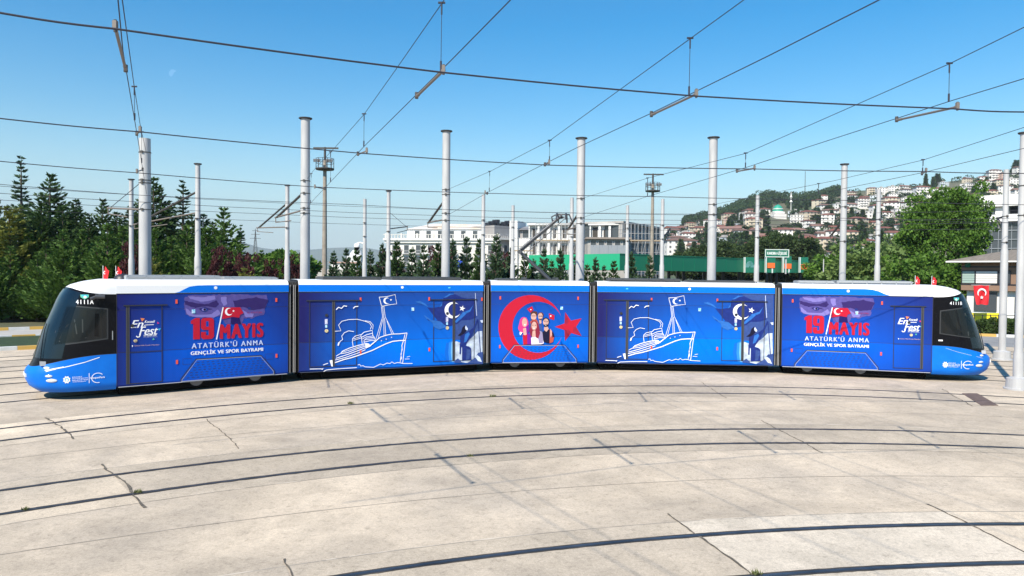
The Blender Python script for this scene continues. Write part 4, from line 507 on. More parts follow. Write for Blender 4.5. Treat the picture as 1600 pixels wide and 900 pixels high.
for i, pts in {0: [(1.64, 2.815), (4.73, 2.815), (1.65, .945), (4.74, .94)], 1: [(2.12, 2.81), (4.65, 2.81), (2.13, .937), (4.67, .937), (6.74, 2.78)], 2: [(.367, 2.83), (3.41, 2.83), (.367, .95), (3.43, .955)],
               3: [(2.10, 2.81), (4.62, 2.81), (2.12, .937), (4.64, .937)], 4: [(.379, 2.83), (3.463, 2.81), (.377, .945), (3.466, .93)]}.items():
    for u, z in pts:
        mb = MB(); mb.box(u - .028, u + .028, -.02, 0, z - .062, z + .062); mb.build('side_marker_light', m_marker, B5[i])
m_pix = mat('sticker_teal', (.10, .45, .72), .4, 0, (.6, .75, .85), 14)
for i, pts in {0: [(2.13, 2.50)], 1: [(4.03, 2.437)], 2: [(2.765, 2.441)], 3: [(3.95, 2.44)], 4: [(2.62, 2.42)]}.items():
    for u, z in pts:
        mb = MB(); mb.box(u - .05, u + .05, -.016, 0, z - .06, z + .06); mb.build('sticker', m_pix, B5[i])
for i, u, r_ in ((0, 2.79, .05), (1, 3.63, .05), (3, 3.55, .05), (4, 2.31, .05)):
    mb = MB(); n = 16; vs = [(u + r_ * math.cos(6.283 * k / n), -.022, 3.235 + r_ * math.sin(6.283 * k / n)) for k in range(n)]
    mb.add(vs + [(x, -.01, z) for x, _, z in vs], [tuple(range(n)), *[(k, (k + 1) % n, (k + 1) % n + n, k + n) for k in range(n)]]); mb.build('roof_lamp', m_white, B5[i])
for i, u in ((1, 5.43), (3, 1.15)):
    mb = MB(); mb.box(u - .04, u + .04, -.02, 0, 3.20, 3.24); mb.build('indicator_lamp', mat('indicator_cyan', (.1, .6, .75), .3), B5[i])
for i, us in ((1, (.93, 5.35)), (3, (.92, 5.33))):
    for u in us:
        mb = MB(); mb.box(u - .045, u + .045, -.017, 0, 1.95, 2.13, 0); mb.box(u - .035, u + .035, -.017, 0, 1.83, 1.93, 1); mb.build('door_notice', [mat('notice', (.35, .36, .62), .5, 0, (.7, .7, .8), 30), m_pix], B5[i])
        for z, rad, mm in ((2.26, .055, m_dark), (1.72, .062, mat('button_yellow', (.75, .62, .32), .5, 0, (.25, .2, .15), 22))):
            mb = MB(); n = 16; vs = [(u + .01 + rad * math.cos(6.283 * k / n), -.024, z + rad * math.sin(6.283 * k / n)) for k in range(n)]
            mb.add(vs + [(x, -.01, q) for x, _, q in vs], [tuple(range(n)), *[(k, (k + 1) % n, (k + 1) % n + n, k + n) for k in range(n)]]); mb.build('door_button', mm, B5[i])
for (i, du) in ((0, 0), (4, 3.60)):
    for z, u, rad, mm in ((2.115, .42, .05, m_dark), (1.66, .50, .05, mat('button_yellow', (.8, .7, .4)))):
        mb = MB(); n = 14; uu = u + du + (.35 if i == 4 else 0); vs = [(uu + rad * math.cos(6.283 * k / n), -.024, z + rad * math.sin(6.283 * k / n)) for k in range(n)]
        mb.add(vs + [(x, -.01, q) for x, _, q in vs], [tuple(range(n)), *[(k, (k + 1) % n, (k + 1) % n + n, k + n) for k in range(n)]]); mb.build('door_button', mm, B5[i])
for i, u, z in ((0, 1.95, .94), (0, 4.50, .93), (4, .62, .93)):
    mb = MB(); F = lambda a, b: (a, -.005, b); stroke(mb, [(u - .13, z - .09), (u - .13, z + .09), (u + .13, z + .09), (u + .13, z - .09), (u - .13, z - .09)], .008, F); mb.build('service_hatch', m_dark, B5[i])

art_mesh('commemoration_print', ART['mayis'], B5[0]); art_mesh('commemoration_print', ART['mayis'], B5[4], du=-1.24)
art_mesh('festival_print', ART['fest'], B5[0]); art_mesh('festival_print', ART['fest'], B5[4], du=3.62)
for i, du in ((1, 0), (3, -.03)):
    art_mesh('ship_drawing', ART['ship'], B5[i], du=du); art_mesh('flag_bearer_print', ART['girl'], B5[i], du=du)
art_mesh('crescent_and_star', ART['moon'], B5[2])
def clip(poly, a, b):               # keep the part of an outline on one side of a straight edge
    out = []; sd = lambda p: (b[0] - a[0]) * (p[1] - a[1]) - (b[1] - a[1]) * (p[0] - a[0])
    for p, q in zip(poly, poly[1:] + poly[:1]):
        s0, s1 = sd(p), sd(q)
        if s0 >= 0: out.append(p)
        if (s0 >= 0) != (s1 >= 0):
            t = s0 / (s0 - s1); out.append([p[0] + (q[0] - p[0]) * t, p[1] + (q[1] - p[1]) * t])
    return out
_tr = [(.50, .335), (3.35, .335), (3.35, .445), (2.89, .985), (.93, .985), (.50, .445)]
_cp = [list(p) for p in ART['moon'][0][2]]
for _a, _b in zip(_tr, _tr[1:] + _tr[:1]): _cp = clip(_cp, _a, _b)
art_mesh('crescent_lower_part', [['P', 'red', _cp]], B5[2], base=.0232)
art_mesh('young_people_print', ART['people'], B5[2], base=.010)

# driver's cabs
NP = 2.6
def Fz(z): return float(np.interp(z, [.22, .4, .6, .8, .93, 1.0, 1.15, 2.0, 3.0, 3.2, 3.32, 3.42, 3.49], [1.85, 2.08, 2.17, 2.18, 2.12, 2.02, 1.97, 1.72, 1.33, 1.2, 1.02, .7, .25]))
def ins(z): return float(np.interp(z, [.24, .34, .40, 3.30, 3.36, 3.42, 3.465, 3.49], [.12, .02, 0, 0, .015, .06, .16, .40]))
def surf(s, z):
    f = Fz(z); k = max(0., 1 - min(s / f, .999) ** NP) ** (1 / NP); return 1.325 - (1.325 - ins(z)) * k
def cabpt(th, z):
    hw = 1.325 - ins(z); c, s = math.cos(th), math.sin(th)
    return Fz(z) * abs(c) ** (2 / NP), 1.325 + hw * math.copysign(abs(s) ** (2 / NP), s), z
m_glass = mat('windshield_glass', (.006, .012, .020), .05, spec=.4)
m_sideglass = bpy.data.materials.new('cab_window_glass'); m_sideglass.use_nodes = True
_n = m_sideglass.node_tree; _b = _n.nodes['Principled BSDF']; _b.inputs['Base Color'].default_value = (.006, .007, .009, 1); _b.inputs['Roughness'].default_value = .04
_t = _n.nodes.new('ShaderNodeBsdfTransparent'); _t.inputs[0].default_value = (.75, .8, .8, 1); _m = _n.nodes.new('ShaderNodeMixShader'); _m.inputs[0].default_value = .5; _n.links.new(_b.outputs[0], _m.inputs[1]); _n.links.new(_t.outputs[0], _m.inputs[2]); _n.links.new(_m.outputs[0], _n.nodes['Material Output'].inputs[0])
def cab(side):
    i = 0 if side < 0 else 4; L = LS[i]; X = (lambda s: -s) if side < 0 else (lambda s: L + s)
    NT = 48; ths = [-math.pi / 2 + math.pi * k / NT for k in range(NT + 1)]
    zb = lambda t: .98 + .33 * abs(math.sin(t)) ** 2.4
    zt = lambda t: 3.25 - .19 * abs(math.sin(t)) ** 3
    mb = MB(); 
    def band(f0, f1, n, mi, lv=None):
        rows = []
        for r_ in range(n + 1):
            k = r_ / n if lv is None else lv[r_]
            rows.append([cabpt(t, f0(t) + (f1(t) - f0(t)) * k) for t in ths])
        vs = [(X(s), y, z) for row in rows for s, y, z in row]; w = NT + 1
        fs = [(a * w + b, a * w + b + 1, (a + 1) * w + b + 1, (a + 1) * w + b) for a in range(n) for b in range(NT)]
        if side > 0: fs = [f[::-1] for f in fs]
        mb.add(vs, fs, mi, True); return rows
    band(lambda t: .24, lambda t: zb(t) - .012, 9, 0); band(zb, zt, 16, 1); rows = band(zt, lambda t: 3.49, 8, 2)
    band(lambda t: zb(t) - .012, zb, 1, 3)
    top = [(X(s), y, z) for s, y, z in rows[-1]]; mb.add(top, [tuple(range(len(top)))], 2)
    o = part(mb.build('cab', [m_cabblue, m_black, m_white, m_dark]), i)
    def S(s, z, off): 
        e = .01; dy = (surf(s + e, z) - surf(s - e if s > e else s, z)) / (2 * e); nn = Vector((dy, -1)).normalized()
        return (X(s + nn.x * off), surf(s, z) + nn.y * off, z)
    def patch(name, quad, m_, off, n=14, parent=o):
        mb = MB(); vs = []
        for a in range(n + 1):
            for b in range(n + 1):
                u, v = a / n, b / n
                s = (1 - v) * ((1 - u) * quad[0][0] + u * quad[1][0]) + v * ((1 - u) * quad[3][0] + u * quad[2][0]); z = (1 - v) * ((1 - u) * quad[0][1] + u * quad[1][1]) + v * ((1 - u) * quad[3][1] + u * quad[2][1])
                vs.append(S(s, z, off))
        mb.add(vs, [(a * (n + 1) + b, (a + 1) * (n + 1) + b, (a + 1) * (n + 1) + b + 1, a * (n + 1) + b + 1) for a in range(n) for b in range(n)], 0, True)
        return mb.build(name, m_, parent)
    if side < 0: q0 = [(1.25, 2.76), (.21, 2.65), (.21, 1.745), (1.60, 1.57)]; q1 = [(1.20, 2.725), (.245, 2.615), (.245, 1.785), (1.53, 1.625)]
    else: q0 = [(1.27, 2.74), (.22, 2.58), (.22, 1.73), (1.57, 1.555)]; q1 = [(1.22, 2.705), (.255, 2.545), (.255, 1.765), (1.50, 1.60)]
    fr = patch('side_window', q0, mat('window_rim', (.035, .036, .038), .4), .004); patch('window_pane', q1, m_sideglass, .016)
    it = [['P', 'ink', [(q1[3][0], q1[3][1]), (q1[2][0], q1[2][1]), (q1[1][0], q1[1][1]), (q1[0][0], q1[0][1])]]]
    if side < 0: it = [['P', 'dim', [(.38, 2.50), (.74, 2.50), (.74, 1.86), (.38, 1.81)]], ['P', 'black', [(.44, 2.5), (.54, 2.5), (.56, 1.84), (.46, 1.83)]], ['P', 'dim', [(1.0, 2.30), (1.22, 2.18), (1.40, 1.78), (1.04, 1.80), (1.06, 2.0)]], ['P', 'mid', [(.83, 2.34), (.86, 2.34), (.86, 1.96), (.83, 1.96)]], ['P', 'mid', [(1.02, 2.34), (1.05, 2.34), (1.0, 1.92), (.97, 1.92)]], ['P', 'dim', [(.74, 2.62), (.9, 2.64), (.92, 2.42), (.76, 2.42)]], ['P', 'mid', [(1.40, 1.70), (.75, 1.80), (.75, 1.815), (1.40, 1.73)]]]
    else: it = [['P', 'dim_green', [(1.12, 2.46), (1.25, 2.30), (1.42, 1.72), (1.24, 1.68)]], ['P', 'mid', [(1.07, 2.5), (1.11, 2.5), (1.23, 1.68), (1.19, 1.68)]], ['P', 'dim', [(.35, 2.46), (.9, 2.5), (.9, 2.42), (.35, 2.38)]], ['P', 'dim', [(.75, 2.15), (.86, 2.22), (.9, 1.95), (.78, 1.9)]], ['P', 'dim', [(.4, 1.95), (.95, 1.85), (.95, 1.80), (.4, 1.88)]]]
    art_mesh('cab_interior', it, o, base=.007, fn=lambda s, z, y: S(s, z, y))
    # a few things seen through the pane: driver's seat, grab pole, blind (kept just behind the glass surface as relief)
    # windshield
    mb = MB(); vs = []; n = 20; hh = 14
    for a in range(n + 1):
        for b in range(hh + 1):
            t = R(-52 + 104 * a / n); z0_, z1_ = 1.22, zt(t) - .05; z = z0_ + (z1_ - z0_) * b / hh
            s, y, _ = cabpt(t, z); nn = Vector((s / 2, (y - 1.325) / 1.3)).normalized() * .006; vs.append((X(s + nn.x), y + nn.y, z))
    mb.add(vs, [(a * (hh + 1) + b, (a + 1) * (hh + 1) + b, (a + 1) * (hh + 1) + b + 1, a * (hh + 1) + b + 1) for a in range(n) for b in range(hh)], 0, True); ws = mb.build('windshield', m_glass, o)
    for t0 in (-28, 18):
        mb = MB(); pts = []
        for k in range(7):
            t = R(t0 + k * 2.5); z = 1.18 + k * .17; s, y, _ = cabpt(t, z); pts.append((X(s + .05), y, z))
        mb.tube(pts, .012, 6); mb.build('wiper', m_black, o)
    fn = lambda s, z, y: S(s, z, y)
    def onside(name, items): 
        return art_mesh(name, items, o, base=.008, fn=lambda s, z, y: S(s, z, y))
    def mir(a, b): return (a, b) if side < 0 else (a, b)
    sgn = -1 if side < 0 else 1                       # text must read left to right as seen from outside
    def txt(items, s_left, t, z0, z1, s_right, col, style):
        items.append(['T', col, t, [s_left, s_right, z0, z1], style])
    def ell(cx_, cz_, rx, rz, n=18): return [(cx_ + rx * math.cos(6.283 * k / n), cz_ + rz * math.sin(6.283 * k / n)) for k in range(n)]
    if side < 0: txs = (.985, .577, 2.80, 2.915); em = (.784, 3.0)
    else: txs = (.538, .985, 2.81, 2.915); em = (.776, 3.0)
    it = []; txt(it, txs[0], '4111A' if side < 0 else '4111B', txs[2] - .02, txs[3] - .01, txs[1], 'white', 4); onside('fleet_number', it)
    it = [['P', 'lime', [(em[0] - .10, 3.055), (em[0] + .10, 3.055), (em[0] + .095, 2.98), (em[0], 2.915), (em[0] - .095, 2.98)]], ['P', 'cyan', [(em[0] - .08, 3.045), (em[0] + .08, 3.045), (em[0] + .04, 3.0), (em[0] - .05, 2.99)]], ['P', 'white', ell(em[0] - .01, 2.985, .035, .035)]]
    onside('emblem', it)
    g0 = 1.236 if side < 0 else .431; z = .60
    it = [['P', 'white', [(g0 + (.095 if k % 2 else .070) * math.cos(6.283 * k / 16), z + .02 + (.115 if k % 2 else .085) * math.sin(6.283 * k / 16)) for k in range(16)]], ['P', 'sky_glow', ell(g0, z + .02, .05, .06)], ['P', 'white', ell(g0, z + .01, .025, .045)]]
    if side < 0: a, b, c_, d_, e_ = 1.10, .72, .694, .66, .30
    else: a, b, c_, d_, e_ = .53, .915, .957, .99, 1.37
    for k, (t, st) in enumerate((('KOCAELİ', 1), ('BÜYÜKŞEHİR', 1), ('BELEDİYESİ', 1), ('KOCAELİ METROPOLITAN', 0))):
        bb = a + (b - a) * (.6 if k == 0 else .85 if k == 3 else 1); txt(it, a, t, z + .075 - k * .045, z + .108 - k * .045, bb, 'white', st)
    it.append(['P', 'white', [(c_ - .007, z - .11), (c_ + .007, z - .11), (c_ + .007, z + .18), (c_ - .007, z + .18)]])
    txt(it, d_, 'UlaşımPark', z + .0, z + .065, e_, 'white', 1)
    ctr = (d_ + e_) / 2; arcp = [(ctr + (e_ - d_) * .42 * math.cos(R(a_)), z + .03 + .14 * math.sin(R(a_))) for a_ in range(40, 300, 13)]
    it.append(['L', 'white', arcp, .018]); onside('operator_logo', it)
    if side < 0: it = [['L', 'white', [(1.72, .865), (1.6, .905), (1.2, 1.0), (.8, 1.10), (.43, 1.225)], .02], ['L', 'white', [(1.74, .90), (1.6, .925), (1.3, .985)], .03]]
    else: it = [['L', 'pale', [(1.72, .865), (1.6, .905), (1.2, 1.0), (.8, 1.10), (.43, 1.225)], .008]]
    onside('painted_swoosh', it)
    for s, z, rx, rz in ((1.70, .965, .07, .035), (1.655, .735, .085, .038), (1.59, .605, .13, .052)):
        mb = MB(); n = 20; ring = [S(s + rx * math.cos(6.283 * k / n), z + rz * math.sin(6.283 * k / n), .004) for k in range(n)]; inn = [S(s + rx * .8 * math.cos(6.283 * k / n), z + rz * .8 * math.sin(6.283 * k / n), .022) for k in range(n)]
        mb.add(ring + inn, [(k, (k + 1) % n, (k + 1) % n + n, k + n) for k in range(n)] + [tuple(range(n, 2 * n))], 0, True); mb.build('headlight', mat('lamp_lens', (.75, .78, .82), .12, .3), o)
    # camera pod (left cab) and door handle
    if side < 0:
        mb = MB(); mb.tube([S(.42, 3.02, 0), S(.42, 3.02, .09), S(.62, 2.93, .15)], .05, 10); mb.tube([S(.30, 2.99, .12), S(.52, 3.0, .13)], .065, 10); mb.build('camera_pod', mat('pod_grey', (.06, .062, .068), .4), o)
        mb = MB(); mb.box(-.11, -.09, -.02, 0, 1.72, 1.98); mb.build('door_handle', m_grey_roof, o)
    else:
        mb = MB(); mb.add([S(.19, 1.47, .01), S(.33, 1.47, .01), S(.33, 1.52, .01), S(.19, 1.52, .01)], [(0, 1, 2, 3)]); mb.build('door_handle', m_white, o)
    # front lamps and black nose recess
    for t0 in (-30, 30):
        t = R(t0); s, y, _ = cabpt(t, 1.02); mb = MB(); mb.box(-.07, .07, -.09, .09, -.06, .06); oo = mb.build('front_lamp', mat('lamp_cluster', (.5, .52, .55), .2, .2), o); oo.location = (X(s - .02), y, 1.08)
    mb = MB(); mb.box(-.05, .0, -.35, .35, -.05, .04); oo = mb.build('number_plate', m_white, o); oo.location = (X(Fz(.7) + (.012 if side > 0 else -.038)), 1.325, .72)
    return o
cabs = [cab(-1), cab(1)]
# pantograph
pg = empty('pantograph', (0, 0, 0), 0, tram); base = Vector((1.0, 28.9, 3.48))
ct = Vector((.105, 1, 0)).normalized(); tn = Vector((1, -.105, 0)).normalized()
El = at(812.5, 393.6, 28.9); Hd = at(878, 337, 28.9); Bs = at(860, 437, 28.9); Bs.z = 3.5
mp_ = mat('pantograph_steel', (.085, .088, .095), .45, .5); mp2 = mat('pantograph_grey', (.11, .115, .125), .5, .3)
def ptube(pts, r, name, mm=mp_, r1=None):
    mb = MB()
    for pp in pts: mb.tube(pp, r, 8, 0, r1)
    o = mb.build(name, mm, pg); o.location = -tram.location; return o
ptube([[Bs, El]], .085, 'lower_arm', r1=.06)
ptube([[El + ct * .05, Hd + ct * .05], [El - ct * .06 + Vector((0, 0, .10)), Hd - ct * .05 + Vector((0, 0, .02))]], .048, 'upper_arm', mp2)
ptube([[El + Vector((.12, 0, -.12)), Bs + Vector((-.95, 0, .0))], [El + Vector((.28, 0, -.03)), Hd + Vector((.12, 0, -.12))]], .016, 'push_rod')
ptube([[El - ct * .17, El + ct * .17]], .09, 'knuckle')
hp = []
for s in (-.18, .18):
    o_ = Hd + tn * s; hp.append([o_ + ct * -1.0 + Vector((0, 0, -.22)), o_ + ct * -.85 + Vector((0, 0, -.02)), o_ + ct * -.6 + Vector((0, 0, .05)), o_ + ct * .6 + Vector((0, 0, .05)), o_ + ct * .85 + Vector((0, 0, -.02)), o_ + ct * 1.0 + Vector((0, 0, -.22))])
hp.append([Hd + tn * -.35 + Vector((0, 0, -.35)), Hd + tn * -.42 + Vector((0, 0, -.05)), Hd + tn * -.2 + Vector((0, 0, .06)), Hd + tn * .3 + Vector((0, 0, .04)), Hd + tn * .42 + Vector((0, 0, -.25))])
hp.append([Hd + tn * -.38 + Vector((0, 0, -.22)), Hd + tn * .1 + Vector((0, 0, -.05))])
ptube(hp, .032, 'collector_head')
mb = MB(); mb.box(-.75, .75, -.6, .6, 0, .06); mb.box(-.7, -.6, -.5, .5, .06, .14); mb.box(.6, .7, -.5, .5, .06, .14); o = mb.build('pantograph_base', m_grey2, pg); o.location = Bs - tram.location + Vector((-.45, 0, -.02)); o.rotation_euler = (0, 0, .1)
# small flags on the cab roofs
m_flagw = mat('flag_white', (.8, .8, .8), .7)
def small_flag(px, D, label, h=.60, lean=.1, w=.17):
    p = at(px, 436, D); p.z = 3.47; r = tag(empty('small_flag', p), label, 'flag', 'small red flags on the cab roofs')
    r.scale = (.72, .72, .72)
    mb = MB(); mb.tube([(0, 0, 0), (0, 0, h)], .011, 6); mb.build('flagpole', m_flagw, r)
    mb = MB(); n = 7; vs = []
    for a in range(n + 1):
        for b in range(5): vs.append((a / n * w + .01 + .02 * (4 - b), .02 * math.sin(a * 1.3 + b * .7), h - .02 - .52 * (b / 4) * (.9 + .1 * a / n) - a / n * .22))
    mb.add(vs, [(a * 5 + b, a * 5 + b + 1, (a + 1) * 5 + b + 1, (a + 1) * 5 + b) for a in range(n) for b in range(4)], 0, True); cl = mb.build('cloth', m_red, r)
    mb = MB(); n = 14
    oc = [(.085 + .052 * math.cos(R(50 + a * 20)), h - .30 + .07 * math.sin(R(50 + a * 20))) for a in range(14)]; ic = [(.098 + .036 * math.cos(R(50 + a * 20)), h - .30 + .05 * math.sin(R(50 + a * 20))) for a in range(14)]
    mb.add([(x, -.03, z) for x, z in oc + ic], [(k, k + 1, k + 15, k + 14) for k in range(13)]); mb.build('crescent', m_flagw, cl)
small_flag(161, 22.2, 'small red flag on the left cab roof, the one nearer the windscreen'); small_flag(181, 22.2, 'small red flag on the left cab roof, the one beside the big pole')
small_flag(1430, 27.3, 'small red flag on the right cab roof, the one nearer the middle of the tram', .52); small_flag(1456, 27.0, 'small red flag on the right cab roof, the one nearer the windscreen', .5)
mb = MB(); mb.lathe([(.0, .17), (.12, .15), (.22, .09), (.25, 0)], 16); o = mb.build('roof_antenna', m_dark, B5[0]); o.location = (.35, 1.2, 3.49)
mb = MB(); mb.lathe([(.0, .17), (.12, .15), (.22, .09), (.25, 0)], 16); o = mb.build('roof_antenna', m_dark, B5[4]); o.location = (4.4, 1.2, 3.49)
# ---------------------------------------------------------------- poles, masts, overhead line
def pole(x, y, h, d, label, cap=True, sleeve=0., flange=False, bands=(), lean=0., group='overhead line poles'):
    r = tag(empty('overhead_line_pole', (x, y, 0)), label, 'pole', group)
    mb = MB(); a = d / 2
    if sleeve: prof = [(a * 1.22, 0), (a * 1.22, sleeve), (a * 1.0, sleeve + .12), (a * .88, h)]
    else: prof = [(a * 1.08, 0), (a * .96, h)]
    mb.lathe(prof, 24); 
    if not cap: mb.lathe([(a * .9, h), (0, h + .02)], 24, 0, smooth=False)
    mb.build('pole_shaft', m_pole, r)
    if cap:
        mb = MB(); mb.lathe([(0, h - .01), (a * 1.2, h - .01), (a * 1.42, h + .01), (a * 1.42, h + .045), (0, h + .06)], 24, smooth=False); mb.build('pole_cap', m_pole2, r)
    if flange:
        mb = MB(); mb.lathe([(.42, 0), (.42, .05), (.36, .07), (.34, .38), (a * 1.2, .44)], 24, smooth=False); mb.build('base_collar', m_pole, r)
    for z in bands:
        mb = MB(); rr_ = a * 1.03; mb.lathe([(rr_ - .02, z - .016), (rr_ + .004, z - .014), (rr_ + .004, z + .014), (rr_ - .02, z + .016)], 24, smooth=False)
        mb.box(-.04, .04, -rr_ - .035, -rr_ + .01, z - .04, z + .04); mb.build('clamp_band', m_clamp, r)
    return r
def cantilever(r, z_top, z_low, tip, guy=False, steady=True):
    o = Vector(r.location); tip = Vector(tip) - o; z = tip.z
    mb = MB(); mb.tube([(0, 0, z_low), tip + Vector((0, 0, 0))], .035, 8); mb.build('bracket_arm', m_insul, r)
    mb = MB(); mb.tube([(0, 0, z_top), Vector((0, 0, z_low)).lerp(tip, .93)], .012 if guy else .05, 8); mb.build('bracket_strut', m_wire if guy else m_clamp, r)
    if steady:
        a = Vector((0, 0, z_low)).lerp(tip, .98); mb = MB(); mb.tube([a, a + Vector((0, 0, -.22))], .02, 6); b = Vector((0, 0, z_low)).lerp(tip, .45); mb.tube([a + Vector((0, 0, -.22)), b + Vector((0, 0, -.30))], .022, 6); mb.build('steady_arm', m_insul, r)
PB = {}
big = 'tall thick grey pole behind the tram, '
PB['a'] = pole(-13.26, 25.6, 8.5, .40, 'thickest grey pole, rising behind the left end of the tram without a cap', cap=False, bands=(5.95, 6.9, 8.0, 7.0))
PB['b'] = pole(-8.33, 28.5, 9.87, .37, big + 'capped, at the joint between first and second sections', bands=(6.3, 7.4, 6.1, 6.9))
PB['c'] = pole(-2.85, 30.3, 9.77, .35, big + 'capped, in front of the white hotel', bands=(6.3, 7.3, 7.1, 6.0))
PB['d'] = pole(3.01, 31.5, 9.75, .37, big + 'capped, right of the pantograph', bands=(6.25, 7.1, 6.0))
PB['e'] = pole(9.0, 32., 9.93, .38, big + 'capped, between the second floodlight mast and the town', bands=(6.5, 6.95))
PB['f'] = pole(15.38, 33., 8.95, .28, 'slimmer capped pole behind the last section of the tram', bands=(7.0, 5.4))
PB['g'] = pole(17.22, 24., 8.65, .255, 'near capped pole with a round base collar at the right edge', flange=True, bands=(6.9, 5.9), sleeve=1.2)
PB['h'] = pole(22.62, 32.6, 8.74, .25, 'uncapped pole with a round base collar just beyond the tram nose', cap=False, flange=True, bands=(6.6, 5.4), sleeve=5.0)
small = [('205', -21.22, 39.5, 8.76, 1, 'slim capped pole left of the thickest pole in front of the conifers'), ('308', -14.86, 33.5, 8.76, 1, 'slim capped pole with a bracket arm in front of the left conifers'),
 ('449', -12.70, 40., 8.58, 1, 'slim capped pole just left of the first tall pole, by the round green tree'), ('607', -7.45, 42.6, 8.6, 1, 'slim capped pole at the left corner of the white hotel'),
 ('570', -9.79, 47., 8.58, 0, 'slim uncapped pole carrying the white dome camera'), ('755', -1.80, 43.5, 8.56, 0, 'slim uncapped pole before the right part of the hotel'), ('801', .02, 50., 8.53, 0, 'slim uncapped pole left of the pantograph'),
 ('893', 3.75, 45., 8.58, 0, 'slim uncapped pole just left of the tall pole by the pantograph'), ('980', 8.09, 50., 8.61, 0, 'slim uncapped pole at the bright end of the green canopy'), ('1035', 9.88, 46.8, 8.74, 0, 'slim uncapped pole right of the second floodlight mast'),
 ('1182', 15.03, 43.6, 8.69, 0, 'slim uncapped pole just left of the green toll sign'), ('1372', 20.6, 40., 8.68, 0, 'slim uncapped pole left of the big leafy tree')]
for k, x, y, h, cap, lab in small:
    PB[k] = pole(x, y, h, .25, lab, cap=bool(cap), sleeve=4.35 if not cap or k != '205' else 4.3, bands=(6.2,) if cap else (7.0, 6.1), group='slim poles of the far tracks')
cantilever(PB['b'], 7.0, 6.25, at(430, 340, 31.5)); cantilever(PB['449'], 7.6, 6.25, at(401, 356, 42)); cantilever(PB['c'], 6.95, 6.05, at(668, 348, 33.5)); cantilever(PB['d'], 6.6, 5.9, at(886, 359, 33.2))
cantilever(PB['308'], 7.5, 6.5, at(208, 351, 36)); cantilever(PB['a'], 7.05, 5.95, at(168, 325, 28.), guy=True); cantilever(PB['607'], 7.4, 6.35, at(637, 354, 44.5), guy=True)
cantilever(PB['f'], 6.4, 5.5, at(1297, 368, 35.5)); cantilever(PB['1035'], 6.1, 5.5, at(1048, 355, 48)); cantilever(PB['h'], 6.6, 6.0, at(1558, 340, 33.6))
# dome camera
r = tag(empty('security_camera', (-9.79, 47., 0)), 'white dome camera on a slim pole above the small conifers', 'camera'); o = Vector(r.location)
mb = MB(); mb.tube([at(569, 381, 47) - o, at(563, 379, 47) - o, at(559, 380, 47) - o, at(558, 382, 47) - o], .045, 8); mb.build('camera_arm', m_white, r)
mb = MB(); mb.lathe([(0, .22), (.16, .16), (.20, 0), (.18, -.08)], 16); q = mb.build('camera_housing', m_white, r); q.location = at(558, 384.5, 47) - o
mb = MB(); mb.lathe([(.17, 0), (.12, -.13), (0, -.18)], 16); q = mb.build('camera_dome', m_black, r); q.location = at(558, 385.5, 47) - o - Vector((0, 0, .04))

def mast(px, D, h, label):
    b = at(px, 440, D); b.z = 0; r = tag(empty('floodlight_mast', b), label, 'mast', 'floodlight masts')
    mb = MB(); mb.lathe([(.32, 0), (.19, h)], 16); mb.build('mast_column', mat('mast_concrete', (.25, .21, .17), .8, 0, (.32, .28, .23), 2), r)
    mb = MB(); mb.lathe([(.2, h - 1.12), (1.0, h - 1.05), (1.05, h - .98), (1.05, h - .88), (0, h - .88)], 12, smooth=False); mb.build('platform', m_clamp, r)
    mb = MB(); n = 12
    for k in range(n):
        a, b2 = 6.283 * k / n, 6.283 * (k + 1) / n; p, q = Vector((1.0 * math.cos(a), 1.0 * math.sin(a), 0)), Vector((1.0 * math.cos(b2), 1.0 * math.sin(b2), 0))
        for z in (h - .3, h + .2): mb.tube([p + Vector((0, 0, z)), q + Vector((0, 0, z))], .025, 5)
        mb.tube([p + Vector((0, 0, h - .9)), p + Vector((0, 0, h + .2))], .035, 5)
    mb.build('railing', m_clamp, r)
    mb = MB(); mb.tube([(0, 0, h - .9), (0, 0, h + 1.5)], .13, 8); mb.box(-1.3, 1.5, -.08, .08, h + 1.3, h + 1.48); mb.build('top_beam', m_clamp, r)
    for k, x in enumerate((-.9, -.5, .5, .9)):
        mb = MB(); mb.box(-.17, .17, -.1, .1, -.16, .16); q = mb.build('floodlight', mat('lamp_grey', (.35, .36, .38), .4, .4), r); q.location = (x, -.75, h - .1); q.rotation_euler = (.4, 0, 0)
mast(507, 80, 16.2, 'left brown floodlight mast with a railed platform, behind the first tall pole'); mast(1018, 100, 16.4, 'right floodlight mast with a railed platform, rising behind the green canopy')

# contact wires over each track
CW = {1: [(-40, 160 - 140)] and [gnd(*p, 6.15) for p in ((0, 20), (180, 45), (690, 113), (1085, 150), (1490, 170), (1600, 175))], 2: [gnd(*p, 6.15) for p in ((0, 185), (219, 206), (570, 240), (856, 258), (1178, 264), (1445, 268), (1600, 271))],
      3: [gnd(*p, 6.2) for p in ((0, 252), (214, 270), (490, 292), (762, 302), (1012, 307), (1320, 313), (1600, 320))], 4: [gnd(*p, 6.25) for p in ((0, 288), (220, 305), (560, 320), (716, 328), (905, 333), (1110, 336), (1320, 341), (1600, 349))]}
cl = {1: 'thick dark contact wire nearest the camera crossing the top of the sky', 2: 'second contact wire from the top, over the second track', 3: 'third contact wire from the top, over the third track', 4: 'contact wire right above the tram that the pantograph reaches'}
for k, P in CW.items():
    P = [P[0] + (P[0] - P[1]) * 1.5] + P + [P[-1] + (P[-1] - P[-2]) * 2.]
    Q = []
    for a, b in zip(P, P[1:]):
        n = 6; Q += [a.lerp(b, i / n) - Vector((0, 0, .012 * math.sin(math.pi * i / n))) for i in range(n)]
    mb = MB(); mb.tube(Q + [P[-1]], .0105 if k < 4 else .009, 6); tag(mb.build('contact_wire', m_wire), cl[k], 'contact wire', 'contact wires over the tracks')
